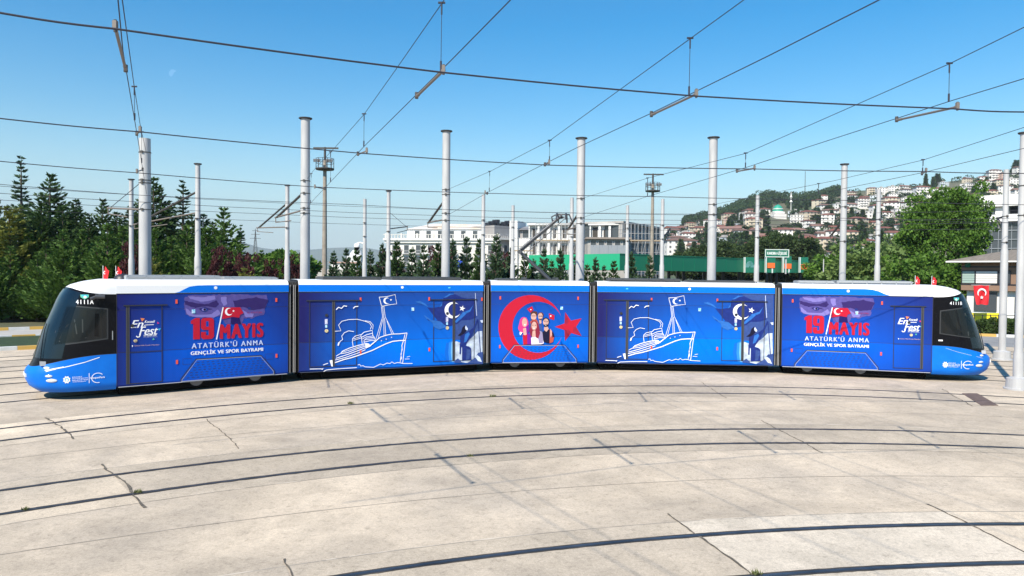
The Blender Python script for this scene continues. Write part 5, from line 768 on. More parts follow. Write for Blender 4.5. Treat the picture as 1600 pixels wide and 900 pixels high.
for k, (r0, z) in enumerate(((34.9, 6.2), (38.3, 6.25), (42.2, 6.2), (41.0, 7.0))):
    P = [Vector((x, y, z)) for x, y in arc(*CC, r0, -80, 70, 18)]; mb = MB(); mb.tube(P, .009, 6)
    tag(mb.build('contact_wire', m_wire), ['thin contact wire just behind the tram below the tram wire', 'thin contact wire over the second track behind the tram', 'lowest contact wire over the farthest track', 'highest of the thin wires over the farthest tracks'][k], 'contact wire', 'contact wires over the tracks')

# cross spans carrying the contact wires: two wires, droppers and registration arms each
SP = {'a': ([(-3.2, 5.6, 6.95), (-4.54, 8.27, 6.91), (-6.56, 12.31, 6.97), (-8.8, 16.8, 7.14), (-13.1, 25.4, 7.95)], [(-3.0, 5.3, 6.42), (-4.52, 8.24, 6.33), (-5.74, 10.68, 6.37), (-7.99, 15.18, 6.45), (-13.1, 25.4, 6.5)],
            [(-6.6, 12.4), (-9.3, 17.8)], [(180, 42, 190, 80), (219, 203, 216, 216), (214, 268, 216, 279)], 'cross-span wires running from the thickest pole over the left of the yard'),
      'b': ([(.9, 4.3, 7.45), (-.93, 9.11, 7.23), (-1.93, 11.71, 7.14), (-3.11, 14.81, 7.07), (-4.83, 19.29, 7.16), (-6.78, 24.41, 7.34), (-8.2, 28.3, 7.45)], [(.9, 4.3, 6.40), (-.79, 8.73, 6.38), (-3.07, 14.7, 6.40), (-7.19, 25.47, 6.3), (-8.2, 28.3, 6.3)],
            [(-.93, 9.11), (-3.11, 14.81), (-5.2, 20.3), (-7.5, 26.3)], [(693, 110, 660, 141), (573, 236, 558, 244), (492, 292, 484, 295)], 'cross-span wires from the first tall capped pole up to the top of the sky'),
      'c': ([(4.1, 4.1, 7.4), (2.85, 8.91, 7.23), (2.51, 10.19, 7.17), (1.85, 12.66, 7.05), (.84, 16.48, 6.87), (-.74, 22.46, 6.99), (-2.8, 30.2, 7.3)], [(4.1, 4.1, 6.43), (2.98, 8.39, 6.38), (2.22, 11.27, 6.37), (1.3, 14.75, 6.40), (-.74, 22.43, 6.36), (-2.8, 30.2, 6.2)],
            [(2.51, 10.19), (.84, 16.48), (-.74, 22.46), ], [(1088, 147, 1026, 174), (858, 254, 838, 262), (758, 301, 750, 306)], 'cross-span wires from the pole before the hotel to the upper middle'),
      'd': ([(7.7, 4.2, 7.5), (6.83, 9.57, 7.16), (6.61, 10.83, 7.04), (6.23, 12.96, 6.92), (5.54, 16.95, 6.7), (4.42, 23.35, 6.95), (3.05, 31.3, 7.1)], [(7.7, 4.2, 6.5), (6.83, 9.55, 6.47), (6.62, 10.78, 6.47), (5.97, 14.47, 6.41), (5.54, 16.94, 6.36), (4.43, 23.32, 6.35), (3.05, 31.3, 6.25)],
            [(6.61, 10.83), (5.54, 16.95), (4.42, 23.35)], [(1496, 167, 1411, 188), (1179, 263, 1142, 270)], 'cross-span wires from the pole beside the pantograph to the upper right'),
      'e': ([(11., 4., 7.1), (10.29, 14.36, 6.83), (10.08, 17.49, 6.67), (9.78, 21.78, 6.7), (9.05, 31.8, 6.95)], [(11., 4., 6.5), (10.3, 14.34, 6.41), (10.07, 17.53, 6.36), (9.75, 22.15, 6.40), (9.05, 31.8, 6.5)],
            [(10.08, 17.49), (9.72, 22.6)], [(1447, 267, 1406, 277)], 'cross-span wires from the tall pole before the town to the right edge')}
def on_line(P, xy):
    best = None
    for a, b in zip(P, P[1:]):
        a2, b2 = Vector(a), Vector(b); 
        if min(a2.y, b2.y) - .05 <= xy[1] <= max(a2.y, b2.y) + .05: t = (xy[1] - a2.y) / (b2.y - a2.y); best = a2.lerp(b2, t)
    return best
for k, (U, Lw, dr, arms, lab) in SP.items():
    r = tag(empty('cross_span', Vector(U[-1])), lab, 'cross-span wires', 'cross spans carrying the contact wires'); off = -Vector(U[-1])
    for nm, P in (('upper_span_wire', U), ('lower_span_wire', Lw)):
        p0, p1 = Vector(P[0]), Vector(P[1]); ex = (p0 - p1).normalized() * 14; ex.z = .3; P = [tuple(p0 + ex)] + list(P)      # they run on over the camera's head
        mb = MB(); mb.tube(P, .0062, 6); mb.build(nm, m_wire, r).location = off
    for xy in dr:
        a, b = on_line(U, xy), on_line(Lw, xy)
        mb = MB(); mb.tube([a, b], .0045, 6); mb.tube([a + Vector((-.045, 0, .01)), a + Vector((.045, 0, .01))], .014, 6); mb.tube([a, a - Vector((0, 0, .14))], .011, 6); mb.tube([b, b + Vector((0, 0, .12))], .014, 6)
        mb.build('dropper', m_wire, r).location = off
    for x0, y0, x1, y1 in arms:
        z = 6.17; a = gnd(x0, y0, 6.2); D = a.y
        b = on_line(Lw, (0, D + 1.9 if D < 12 else D + 1.4)); 
        if b is None: continue
        b = b - Vector((0, 0, .03)); t = (b - a).normalized(); mb = MB(); mb.tube([a, b], .0175, 8); mb.tube([a.lerp(b, .9), b], .023, 8); mb.tube([a - t * .01, a + t * .06], .025, 8); mb.box(a.x - .02, a.x + .02, a.y - .02, a.y + .02, a.z - .03, a.z + .06)
        mb.build('registration_arm', m_insul, r).location = off
        mb = MB(); mb.tube([b + Vector((0, 0, -.03)), b + Vector((0, 0, .06))], .026, 8); mb.tube([a + Vector((0, 0, -.05)), a + Vector((0, 0, .07))], .016, 8); mb.build('arm_clamp', m_clamp, r).location = off
# ---------------------------------------------------------------- trees
def leafmesh(name, pts, nrm_spread, size, seed, elong=1.6, up=0.):
    """one mesh of small leaf-sized quads standing at the given points; pts: (x,y,z,dx,dy,dz) with a growth direction"""
    rs = np.random.RandomState(seed); P = np.array([p[:3] for p in pts]); D = np.array([p[3:6] for p in pts]); n = len(P)
    D = D + rs.normal(0, nrm_spread, (n, 3)); D[:, 2] += up; D /= np.linalg.norm(D, axis=1)[:, None] + 1e-9
    A = np.cross(D, rs.normal(0, 1, (n, 3))); A /= np.linalg.norm(A, axis=1)[:, None] + 1e-9
    s = size * rs.uniform(.6, 1.35, n)[:, None]
    if len(pts[0]) > 6: s = s * np.array([p[6] for p in pts])[:, None]
    v = np.stack([P - A * s * .12, P + D * s * .45 * elong - A * s * .5, P + D * s * elong, P + D * s * .45 * elong + A * s * .5], 1).reshape(-1, 3)
    me = bpy.data.meshes.new(name); me.vertices.add(4 * n); me.vertices.foreach_set('co', v.ravel()); me.loops.add(4 * n); me.loops.foreach_set('vertex_index', np.arange(4 * n, dtype=np.int32))
    me.polygons.add(n); me.polygons.foreach_set('loop_start', np.arange(0, 4 * n, 4, dtype=np.int32)); me.polygons.foreach_set('loop_total', np.full(n, 4, dtype=np.int32)); me.update(calc_edges=True)
    return me
m_bark = mat('bark', (.075, .055, .04), .95, 0, (.12, .09, .065), 8)
def conifer(seed, H, Rb, dens=1., tipz=.35, lean=0., col=None, sweep=.55, name='conifer', size=.20, power=.85, low=.03):
    rs = np.random.RandomState(seed); pts = []
    levels = int(H * 3.6)
    for l in range(levels):
        t = low + (1 - low) * (l + rs.rand() * .6) / levels; z = t * H; rad = Rb * (1 - t) ** power * rs.uniform(.82, 1.15) + .05
        nb = int(max(4, 13 * dens * (.45 + .55 * (1 - t))))
        for b in range(nb):
            a = rs.uniform(0, 6.283); rr = rad * rs.uniform(.66, 1.18); ns = max(3, int(rr / .13 * dens))
            for k in range(ns):
                f = (k + .6) / ns; x = math.cos(a) * rr * f; y = math.sin(a) * rr * f; zz = z + rr * (sweep * f * f - .12 * f)
                wid = .22 * rr * (1 - f * .8)
                for q in range(4):
                    ox, oy, oz = rs.normal(0, wid * .5, 3); oz *= .5
                    pts.append((x + ox, y + oy, zz + oz, math.cos(a), math.sin(a), tipz + .4 * f, .65 + .35 * (1 - t)))
    for k in range(26): pts.append((rs.normal(0, .04), rs.normal(0, .04), H * (.93 + .07 * rs.rand()), rs.normal(0, .15), rs.normal(0, .15), 1.6, .45))
    me = leafmesh('needles', pts, .28, size, seed, 2.3); me.materials.append(col)
    r = bpy.data.objects.new(name, None); r.empty_display_size = .3
    mb = MB(); mb.tube([(0, 0, 0), (0, 0, H * .5), (0, 0, H * .97)], .04 + H * .014, 8, 0, .015); tr = mb.build('trunk', m_bark, r)
    cr_ = bpy.data.objects.new('crown', me); C.objects.link(cr_); cr_.parent = r
    return r
def broadleaf(seed, H, Rc, zc, ncl, per, size, col, name='tree', flat=.85, trunk=.16, squash_low=.9, lobes=.25):
    rs = np.random.RandomState(seed); pts = []; cl = []
    ph = rs.uniform(0, 6.28, 6)
    for i in range(ncl):
        d = rs.normal(0, 1, 3); d /= np.linalg.norm(d); a = math.atan2(d[1], d[0])
        rad = Rc * rs.uniform(.45, 1.) ** .5 * (1 + lobes * math.sin(2 * a + ph[0]) * math.cos(2.2 * d[2] + ph[1]) + .14 * float(np.clip(rs.normal(), -1.5, 1.2)))
        cl.append((d[0] * rad, d[1] * rad, zc + d[2] * rad * flat * (squash_low if d[2] < 0 else 1)))
    for c in cl:
        out = np.array([c[0], c[1], c[2] - zc]); out = out / (np.linalg.norm(out) + 1e-6); cr0 = Rc * rs.uniform(.14, .26)
        for k in range(per):
            d = rs.normal(0, 1, 3); d /= np.linalg.norm(d); q = np.array(c) + d * cr0 * rs.uniform(.5, 1.1) * np.array((1.1, 1.1, .75)); g = d * .7 + out * .5
            pts.append((*q, g[0], g[1], g[2] - .15))
    me = leafmesh('leaves', pts, .5, size, seed, 1.3); me.materials.append(col)
    r = bpy.data.objects.new(name, None)
    mb = MB(); top = zc + Rc * .2; mb.tube([(0, 0, 0), (.04 * H * .3, 0, top * .5), (0, 0, top)], trunk, 10, 0, trunk * .35)
    for c in cl[:: max(1, ncl // 16)]:
        z0 = top * rs.uniform(.35, .85); mb.tube([(0, 0, z0), (c[0] * .5, c[1] * .5, (z0 + c[2]) / 2 + .1), (c[0] * .92, c[1] * .92, c[2])], trunk * .38, 6, 0, trunk * .08)
    mb.build('trunk', m_bark, r)
    cr_ = bpy.data.objects.new('crown', me); C.objects.link(cr_); cr_.parent = r
    return r
lf_dark = leafmat('needle_dark', (.028, .062, .018), (.075, .135, .036)); lf_mid = leafmat('needle_mid', (.045, .10, .018), (.12, .21, .04)); lf_yel = leafmat('needle_yellow', (.26, .26, .05), (.10, .14, .035))
lf_blue = leafmat('needle_blue', (.035, .072, .034), (.09, .15, .07)); lf_green = leafmat('leaf_bright', (.05, .12, .014), (.135, .25, .035), .3); lf_red = leafmat('leaf_purple', (.045, .012, .016), (.10, .03, .03)); lf_pine = leafmat('leaf_pine', (.025, .05, .014), (.065, .10, .03))
lf_olive = leafmat('leaf_olive', (.09, .16, .04), (.21, .29, .09), .3); lf_hedge = leafmat('leaf_hedge', (.03, .065, .015), (.08, .12, .035)); lf_hill = leafmat('leaf_hill', (.03, .06, .02), (.06, .105, .04))
PROTO = {}
def proto(k, f): PROTO[k] = f; return f
proto('tall0', conifer(1, 10, 3.0, 1.1, col=lf_dark, size=.16, sweep=.75, power=.95)); proto('tall1', conifer(2, 10, 2.8, 1.1, col=lf_dark, size=.16, sweep=.9, power=.92)); proto('mid0', conifer(3, 7, 2.2, 1.15, col=lf_mid, size=.14, sweep=.95, power=1.05)); proto('mid1', conifer(4, 7, 2.0, 1.15, col=lf_mid, size=.14, sweep=.8, power=.95))
proto('spire', conifer(5, 10, 1.5, .75, col=lf_blue, size=.14, sweep=.3, power=1.15)); proto('yellow', conifer(6, 7, 1.8, 1.2, col=lf_yel, size=.13, sweep=.6, power=.6))
proto('deo0', conifer(7, 5, 1.25, 1.3, col=lf_blue, size=.15, sweep=.8, power=1.1)); proto('deo1', conifer(8, 5, 1.4, 1.3, col=lf_blue, size=.15, sweep=.7, power=1.15)); proto('deo2', conifer(9, 5, 1.15, 1.3, col=lf_dark, size=.15, sweep=.95, power=1.05))
proto('red0', broadleaf(20, 5, 1.5, 3.2, 46, 70, .17, lf_red, trunk=.09, flat=1.2)); proto('green0', broadleaf(21, 6, 2.2, 3.6, 60, 90, .20, lf_green, trunk=.12)); proto('pine0', broadleaf(22, 9, 4.4, 6.6, 80, 110, .34, lf_pine, trunk=.26, flat=.55)); proto('pine1', broadleaf(23, 9, 3.8, 6.4, 70, 110, .34, lf_pine, trunk=.26, flat=.65))
proto('olive0', broadleaf(24, 6.5, 3.1, 3.7, 80, 90, .26, lf_olive, trunk=.14, flat=.9)); proto('plane', broadleaf(25, 13, 5.0, 7.6, 190, 210, .23, lf_green, trunk=.32, flat=1.1, squash_low=1.05, lobes=.2)); proto('olive1', broadleaf(26, 6.5, 2.9, 3.6, 70, 90, .25, lf_green, trunk=.14, flat=.9))
proto('hill0', broadleaf(27, 6, 3.0, 3.4, 26, 42, .75, lf_hill, trunk=.2, flat=.9)); proto('hill1', broadleaf(28, 6, 2.6, 3.4, 22, 42, .75, lf_hill, trunk=.2, flat=1.1)); proto('hillc', conifer(29, 9, 1.3, .45, col=lf_dark, size=.6, sweep=.8, power=.6))
used = set()
def tree(kind, x, y, h, label, cat='tree', group=None, name='tree', rz=None, z=0., sxy=1.):
    p = PROTO[kind]; base = {'t': 10, 'm': 7, 's': 10, 'y': 7, 'd': 5}.get(kind[0], 1)
    base = {'tall0': 10, 'tall1': 10, 'mid0': 7, 'mid1': 7, 'spire': 10, 'yellow': 7, 'deo0': 5, 'deo1': 5, 'deo2': 5, 'red0': 5.0, 'green0': 6., 'pine0': 9.2, 'pine1': 9, 'olive0': 6.6, 'olive1': 6.4, 'plane': 13.1, 'hill0': 6.2, 'hill1': 6.3, 'hillc': 9}[kind]
    if kind not in used:
        used.add(kind); o = p; C.objects.link(o)
    else:
        o = p.copy(); C.objects.link(o)
        for ch in p.children: c = ch.copy(); C.objects.link(c); c.parent = o
    o.name = name; s = h / base; o.location = (x, y, z); o.scale = (s * sxy, s * sxy, s); o.rotation_euler = (0, 0, rnd.uniform(0, 6.28) if rz is None else rz)
    for k in ('label', 'category', 'group'):
        if k in o: del o[k]
    return tag(o, label, cat, group)
def tpx(kind, px, ytop, D, label, **kw):
    p = at(px, ytop, D); return tree(kind, p.x, p.y, p.z, label, **kw)
G1 = 'conifers in the left plantation'
ORD = ['first', 'second', 'third', 'fourth', 'fifth', 'sixth', 'seventh', 'eighth', 'ninth', 'tenth', 'eleventh', 'twelfth', 'thirteenth', 'fourteenth', 'fifteenth', 'sixteenth', 'seventeenth', 'eighteenth', 'nineteenth', 'twentieth', 'twenty-first', 'twenty-second', 'twenty-third', 'twenty-fourth', 'twenty-fifth', 'twenty-sixth', 'twenty-seventh', 'twenty-eighth', 'twenty-ninth', 'thirtieth']
for i, (k, px, yt, D, w, lab) in enumerate([('spire', 33, 245, 64, 1., 'thin pointed conifer, the tallest at the far left'), ('tall0', 78, 273, 58, 1.1, 'tall dark conifer right of the thin spire'), ('yellow', 14, 322, 54, 1.4, 'yellow-green cypress at the left edge'), ('tall1', 118, 312, 62, 1., 'dark conifer with a leaning double top'), ('tall0', 160, 312, 60, .95, 'dark pointed conifer left of the slim capped pole'),
        ('tall1', 240, 278, 60, 1.05, 'tall dark conifer right behind the thickest pole'), ('tall0', 205, 322, 64, 1., 'dark conifer behind the slim capped pole'), ('spire', 286, 283, 60, 1.35, 'tall feathery conifer between the thickest pole and the next slim pole'), ('mid1', 350, 326, 58, 1., 'pointed green conifer with a red-leaved tree at its foot'), ('tall1', 318, 335, 62, 1., 'dark conifer right of the slim pole with the bracket'), ('spire', 376, 352, 66, 1.2, 'pale conifer at the right end of the plantation'), ('tall0', 262, 318, 64, .9, 'dark conifer half hidden behind the tall feathery one'), ('tall0', 52, 330, 62, .95, 'dark conifer filling the gap below the spire'), ('tall1', -15, 300, 60, 1., 'dark conifer cut by the left edge of the photo'), ('tall1', 98, 322, 56, 1.1, 'full dark conifer just right of the tall one by the thin spire'), ('tall0', 140, 335, 56, 1.2, 'full dark conifer between the double-topped and the pointed one'), ('tall1', 183, 332, 57, 1.1, 'full dark conifer just left of the slim capped pole'), ('tall0', 222, 318, 57, 1.1, 'full dark conifer touching the left side of the thickest pole'), ('tall1', 300, 335, 57, 1.1, 'full dark conifer behind the slim pole with the bracket'), ('tall0', 332, 348, 58, 1.1, 'full dark conifer left of the pointed green conifer'), ('tall0', 30, 340, 57, 1.1, 'full dark conifer under the thin spire'), ('tall1', 65, 318, 55, 1., 'full dark conifer just below the tall conifer at left')]):
    tpx(k, px, yt, D, lab, group=G1, name='conifer', cat='conifer', sxy=w * 1.2)
fr = [(-8, 395), (16, 388), (45, 368), (72, 378), (98, 360), (128, 356), (152, 372), (168, 352), (192, 350), (215, 372), (244, 356), (268, 366), (292, 350), (322, 352), (345, 372), (371, 380), (112, 385), (330, 385), (232, 392), (58, 395), (140, 392), (280, 388), (180, 385), (305, 378)]
fr.sort()
for i, (px, yt) in enumerate(fr):
    tpx(['mid0', 'mid1'][i % 2], px, yt + rnd.uniform(-4, 4), 50 + (i * 7 % 5) * 1.0, f'bushy mid-green conifer, {ORD[i]} from the left in the front row of the plantation', group='front row of bushy conifers', name='conifer', cat='conifer', sxy=1.15)
for px, yt, D, k, lab in ((205, 385, 47.5, 'red0', 'small purple-leaved tree between the slim pole and the thickest pole'), (345, 390, 47, 'red0', 'purple-leaved plum tree under the pointed green conifer'), (388, 402, 47.5, 'red0', 'low purple-leaved tree right of the bigger plum tree'), (372, 398, 50, 'red0', 'purple-leaved tree half behind two others'), (238, 402, 46, 'yellow', 'small yellow-leaved conifer at the foot of the thickest pole'), (382, 418, 44.5, 'yellow', 'small yellow shrub in front of the purple-leaved trees'),
        (425, 384, 66, 'green0', 'round bright green tree left of the first tall pole'), (448, 378, 68, 'green0', 'round bright green tree behind the slim pole left of the first tall pole'), (428, 408, 60, 'red0', 'purple-leaved tree in front of the round green trees'), (461, 400, 61, 'red0', 'purple-leaved tree beside the first tall pole'), (408, 392, 64, 'mid1', 'green bushy conifer left of the round green trees')):
    n_ = 'conifer' if k in ('yellow', 'mid1') else 'tree'
    tpx(k, px, yt, D, lab, name=n_, cat='conifer' if n_ == 'conifer' else 'tree', sxy=.5 if k == 'red0' else 1.1)
G2 = 'young conifers in a row behind the tram'
row = [(490, 404, 100), (500, 408, 104), (478, 408, 98), (521, 394, 60), (541, 390, 57), (558, 387, 56), (579, 392, 58), (598, 382, 57), (620, 378, 56), (644, 388, 56), (662, 384, 55), (685, 381, 57), (707, 376, 55), (729, 372, 56), (750, 374, 55), (776, 368, 55), (798, 388, 57), (820, 396, 54), (850, 391, 53), (876, 390, 53), (898, 402, 56), (931, 404, 52), (959, 408, 53), (987, 395, 54), (1016, 401, 53), (834, 406, 55), (862, 408, 57), (918, 414, 55), (944, 416, 57)]
row.sort()
for i, (px, yt, D) in enumerate(row):
    tpx(['deo0', 'deo1', 'deo2'][i % 3], px, yt, D, f'feathery young conifer, {ORD[i]} from the left in the row behind the tram', group=G2, name='conifer', cat='conifer', sxy=.80)
for px, yt, D, lab in ((612, 392, 59, 'dark red-leaved tree at the left corner of the hotel'), (691, 388, 60, 'dark red-leaved tree just left of the pole before the hotel'), (781, 396, 59, 'dark red-leaved tree below the shaded side of the hotel'), (700, 400, 58, 'low dark red-leaved tree behind the pole before the hotel')):
    tpx('red0', px, yt, D, lab, name='tree', sxy=.55)
# right-hand trees
for k, px, yt, D, sx_, lab in (('plane', 1476, 295, 78, .80, 'big bright green leafy tree at the right, tallest before the town'), ('olive0', 1345, 388, 74, 1.2, 'light green bushy tree behind the last tram section, left one'), ('olive0', 1392, 385, 78, 1.2, 'light green bushy tree between slim pole and big leafy tree'), ('olive1', 1308, 395, 90, 1.2, 'pale leafy tree behind the slimmer capped pole'), ('olive1', 1430, 395, 70, 1., 'low bright tree at the foot of the big leafy tree, left side'), ('olive1', 1512, 402, 70, 1.0, 'low bright tree at the foot of the big leafy tree, right side'),
        ('pine0', 1222, 365, 155, 1.0, 'broad dark pine behind the toll sign'), ('pine1', 1180, 377, 150, 1., 'dark pine left of the toll sign'), ('pine1', 1127, 378, 150, 1.0, 'dark round pine right of the tall pole before the town'), ('pine0', 1090, 387, 150, .8, 'dark round pine left of the tall pole before the town'), ('pine0', 1258, 383, 160, .8, 'dark pine at the right end of the green canopy'), ('olive1', 1292, 400, 145, 1.2, 'leafy tree right of the green canopy'), ('pine1', 1155, 392, 146, .9, 'low dark pine between two taller pines behind the canopy'), ('pine1', 1058, 396, 150, .7, 'low dark pine before the white town blocks'), ('pine0', 1203, 392, 148, .9, 'low dark pine under the toll sign'),
        ('olive0', 1410, 372, 120, .8, 'grey-green tree left behind the big leafy tree'), ('olive0', 1365, 392, 100, 1., 'grey-green tree behind the slim pole at right')):
    tpx(k, px, yt, D, lab, sxy=sx_)
for i, px in enumerate((1085, 1115, 1145, 1175, 1205, 1238, 1262)):
    tpx('pine1', px, 408 + (i % 3) * 3, 138 + i, f'low dark tree in the shade under the green canopy, {ORD[i]} from the left', sxy=1.5, group='low trees under the canopy')
# hedge bushes at the right
def bush(px, D, w, h, label):
    rs = np.random.RandomState(int(px)); pts = []
    for i in range(1500):
        d = rs.normal(0, 1, 3); d /= np.linalg.norm(d); q = (d[0] * w * .5 * rs.uniform(.8, 1), d[1] * .6, h * .5 + d[2] * h * .5 * (.9 + .2 * math.sin(d[0] * 7))); pts.append((*q, *d))
    me = leafmesh('hedge_leaves', pts, .5, .11, int(px)); me.materials.append(lf_hedge); o = bpy.data.objects.new('bush', me); C.objects.link(o); p = at(px, 500, D); o.location = (p.x, p.y, 0); tag(o, label, 'bush', 'bushes along the fence')
bush(1530, 47, 1.5, .85, 'clipped bush behind the tram nose by the fence'); bush(1551, 47, 1.5, 1.0, 'clipped bush just left of the uncapped pole'); bush(1577, 47, 1.3, .9, 'clipped bush between the two right-hand poles'); bush(1600, 47, 1.5, 1.0, 'clipped bush at the right edge behind the near pole'); bush(1636, 47, 1.6, 1.1, 'clipped bush outside the right edge')
r = tag(empty('fence', (26., 48.2, 0)), 'low black rail fence between tram nose and the bushes', 'fence')
mb = MB()
for k in range(24): mb.box(k * .55 - .02, k * .55 + .02, -.02, .02, 0, 1.25)
mb.build('fence_post', m_dark, r)['kind'] = 'stuff'
mb = MB()
for z in (.25, 1.2): mb.box(0, 12.8, -.015, .015, z - .02, z + .02)
mb.build('fence_rail', m_dark, r)
# ---------------------------------------------------------------- buildings
m_hotel = mat('hotel_white', (.70, .67, .62), .8, 0, (.62, .59, .55), .15); m_wall2 = mat('render_white', (.74, .73, .70), .8, 0, (.64, .63, .61), .25); m_grayw = mat('render_grey_and_shade', (.33, .32, .31), .85, 0, (.27, .25, .24), .3); m_win = mat('window_dark', (.06, .07, .08), .12, spec=.6); m_opening = mat('opening_dark', (.05, .045, .04), .9)
m_frame = mat('window_frame', (.45, .45, .45), .6); m_greypanel = mat('grey_cladding', (.30, .32, .34), .5, .2); m_conc2 = mat('raw_concrete', (.42, .40, .37), .9, 0, (.33, .31, .29), .5)
def frame_of(pA, pB):                   # vertical facade frame from two ground points: origin, x-dir, rotation
    a, b = Vector((pA.x, pA.y, 0)), Vector((pB.x, pB.y, 0)); L = (b - a).length; return a, L, math.atan2(b.y - a.y, b.x - a.x)
def zpx(px, py, D): return at(px, py, D).z
def window(root, x, z, w, h, y=0., m_=None, name='window', sill=True, depth=.12, mull=False):
    mb = MB(); t = .09
    mb.box(x - w / 2, x + w / 2, y - .02, y + .05, z, z + h, 0)
    for a, b, c, d_ in ((x - w / 2 - t, x - w / 2, z - t, z + h + t), (x + w / 2, x + w / 2 + t, z - t, z + h + t), (x - w / 2, x + w / 2, z + h, z + h + t), (x - w / 2, x + w / 2, z - t, z)): mb.box(a, b, y - depth, y + .05, c, d_, 1)
    if mull: mb.box(x - .03, x + .03, y - .05, y - .02, z, z + h, 1)
    return mb.build(name, [m_ or m_win, m_frame], root)
# hotel
a, L, rz = frame_of(at(604, 430, 205), at(778, 430, 200)); Hh = Vector(a)
hot = tag(empty('hotel_building', a, rz), 'large white hotel with balustraded terrace and small balconies behind the conifers', 'building')
zt = zpx(700, 372, 200); zr = zpx(700, 351, 203)
mb = MB(); mb.box(0, L, 0, 28, 0, zt - .6); mb.build('wall', m_hotel, hot)
mb = MB(); mb.box(-.8, L + .8, -1.0, 29, zt - .6, zt, 0); mb.box(-.5, L + .5, -.6, 28.6, zt - 1.3, zt - .6, 0); mb.build('cornice', m_wall2, hot)
mb = MB(); mb.prism([(5.2, 3), (L - .5, 3), (L - .5, 26), (5.2, 26)], zt, zr - 1.2, 0); mb.build('attic_storey', m_wall2, hot)
mb = MB(); x0, x1 = 4.6, L; mb.add([(x0, 2.6, zr - 1.2), (x1, 2.6, zr - 1.2), (x1, 26.6, zr - 1.2), (x0, 26.6, zr - 1.2), (x0 + 7, 8, zr + .8), (x1 - 1, 8, zr + .4), (x1 - 1, 20, zr + .4), (x0 + 7, 20, zr + .8)], [(0, 1, 5, 4), (1, 2, 6, 5), (2, 3, 7, 6), (3, 0, 4, 7), (4, 5, 6, 7), (0, 3, 2, 1)]); mb.build('roof', mat('hotel_roof', (.62, .60, .57), .7, 0, (.6, .48, .36), .25), hot)
mb = MB()
for k in range(int(L / .9) + 1): mb.box(k * .9 - .08, k * .9 + .12, -.9, -.72, zt, zt + 1.0)
mb.box(-.8, L + .8, -.95, -.65, zt + 1.0, zt + 1.15)
for k in range(8): mb.box(k * L / 7 - .25, k * L / 7 + .25, -1., -.55, zt, zt + 1.4)
mb.build('balustrade', m_hotel, hot)
for fl, zz in enumerate((zt - 4.3, zt - 7.6, zt - 10.9)):
    for k in range(9):
        x = 2.4 + k * (L - 4.6) / 8; window(hot, x, zz, 1.3, 2.3, sill=False)
        if fl < 2:
            mb = MB(); mb.box(x - 1.2, x + 1.2, -.9, 0, zz - .25, zz - .1); 
            for q in range(9): mb.box(x - 1.15 + q * .28, x - 1.11 + q * .28, -.86, -.82, zz - .1, zz + .8)
            mb.box(x - 1.2, x + 1.2, -.88, -.8, zz + .8, zz + .88); mb.build('balcony', [m_frame], hot)
for k in range(7): window(hot, 8.2 + k * (L - 10) / 6.6, zt + .1, 1.3, 2.2, y=3.)
# shaded wing of the hotel, its shade put into the grey wall colour
a, L, rz = frame_of(at(779, 430, 199), at(862, 430, 216)); wing = tag(empty('hotel_building', a, rz), 'brownish grey shaded wing adjoining the white hotel on its right', 'building')
zt2 = zpx(800, 372, 200)
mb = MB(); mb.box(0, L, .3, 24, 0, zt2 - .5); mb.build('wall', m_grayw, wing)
mb = MB(); mb.box(-.2, L + .5, -.6, 24.5, zt2 - .5, zt2, 0); mb.build('cornice', m_wall2, wing)
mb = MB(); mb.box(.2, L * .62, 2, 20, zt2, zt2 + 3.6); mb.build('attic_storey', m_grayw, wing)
mb = MB()
for k in range(int(L / .8)): mb.box(k * .8, k * .8 + .12, -.4, -.3, zt2, zt2 + 1)
mb.box(0, L, -.45, -.25, zt2 + 1, zt2 + 1.12); mb.build('balustrade', m_frame, wing)
mb = MB()
for k in range(9): mb.box(1 + k * 1.7, 2.1 + k * 1.7, 5, 7, zt2 + 3.6, zt2 + 4.6 + (k % 3) * .5)
mb.build('roof_machinery', m_dark, wing)
for zz in (zt2 - 4.2, zt2 - 7.6):
    for k in range(5): window(wing, 3 + k * 5, zz, 1.4, 2.2, y=.3)
# pale building with pitched roof behind (left of the construction site)
a, L, rz = frame_of(at(797, 430, 192), at(838, 430, 190)); pv = tag(empty('building', a, rz), 'white stair tower and grey pitched roof between hotel wing and construction site', 'building')
z1 = zpx(800, 372, 190); z2 = zpx(800, 348, 190)
mb = MB(); mb.box(0, 2.2, -1, 8, 0, z2 + .6); mb.box(2.2, L, 0, 12, 0, z1); mb.build('wall', m_wall2, pv)
mb = MB(); mb.box(2.2, L, .5, 11, z1, z2 - 1.6); mb.build('upper_wall', m_grayw, pv)
mb = MB(); mb.add([(1.6, -.5, z2 - 1.8), (L + .6, -.5, z2 - 1.8), (L + .6, 12, z2 - 1.8), (1.6, 12, z2 - 1.8), (L * .7, 5, z2)], [(0, 1, 4), (1, 2, 4), (2, 3, 4), (3, 0, 4)]); mb.build('roof', mat('roof_grey', (.22, .22, .23), .7), pv)
window(pv, 4.6, z1 + .2, 2.6, 1.8, y=.5)
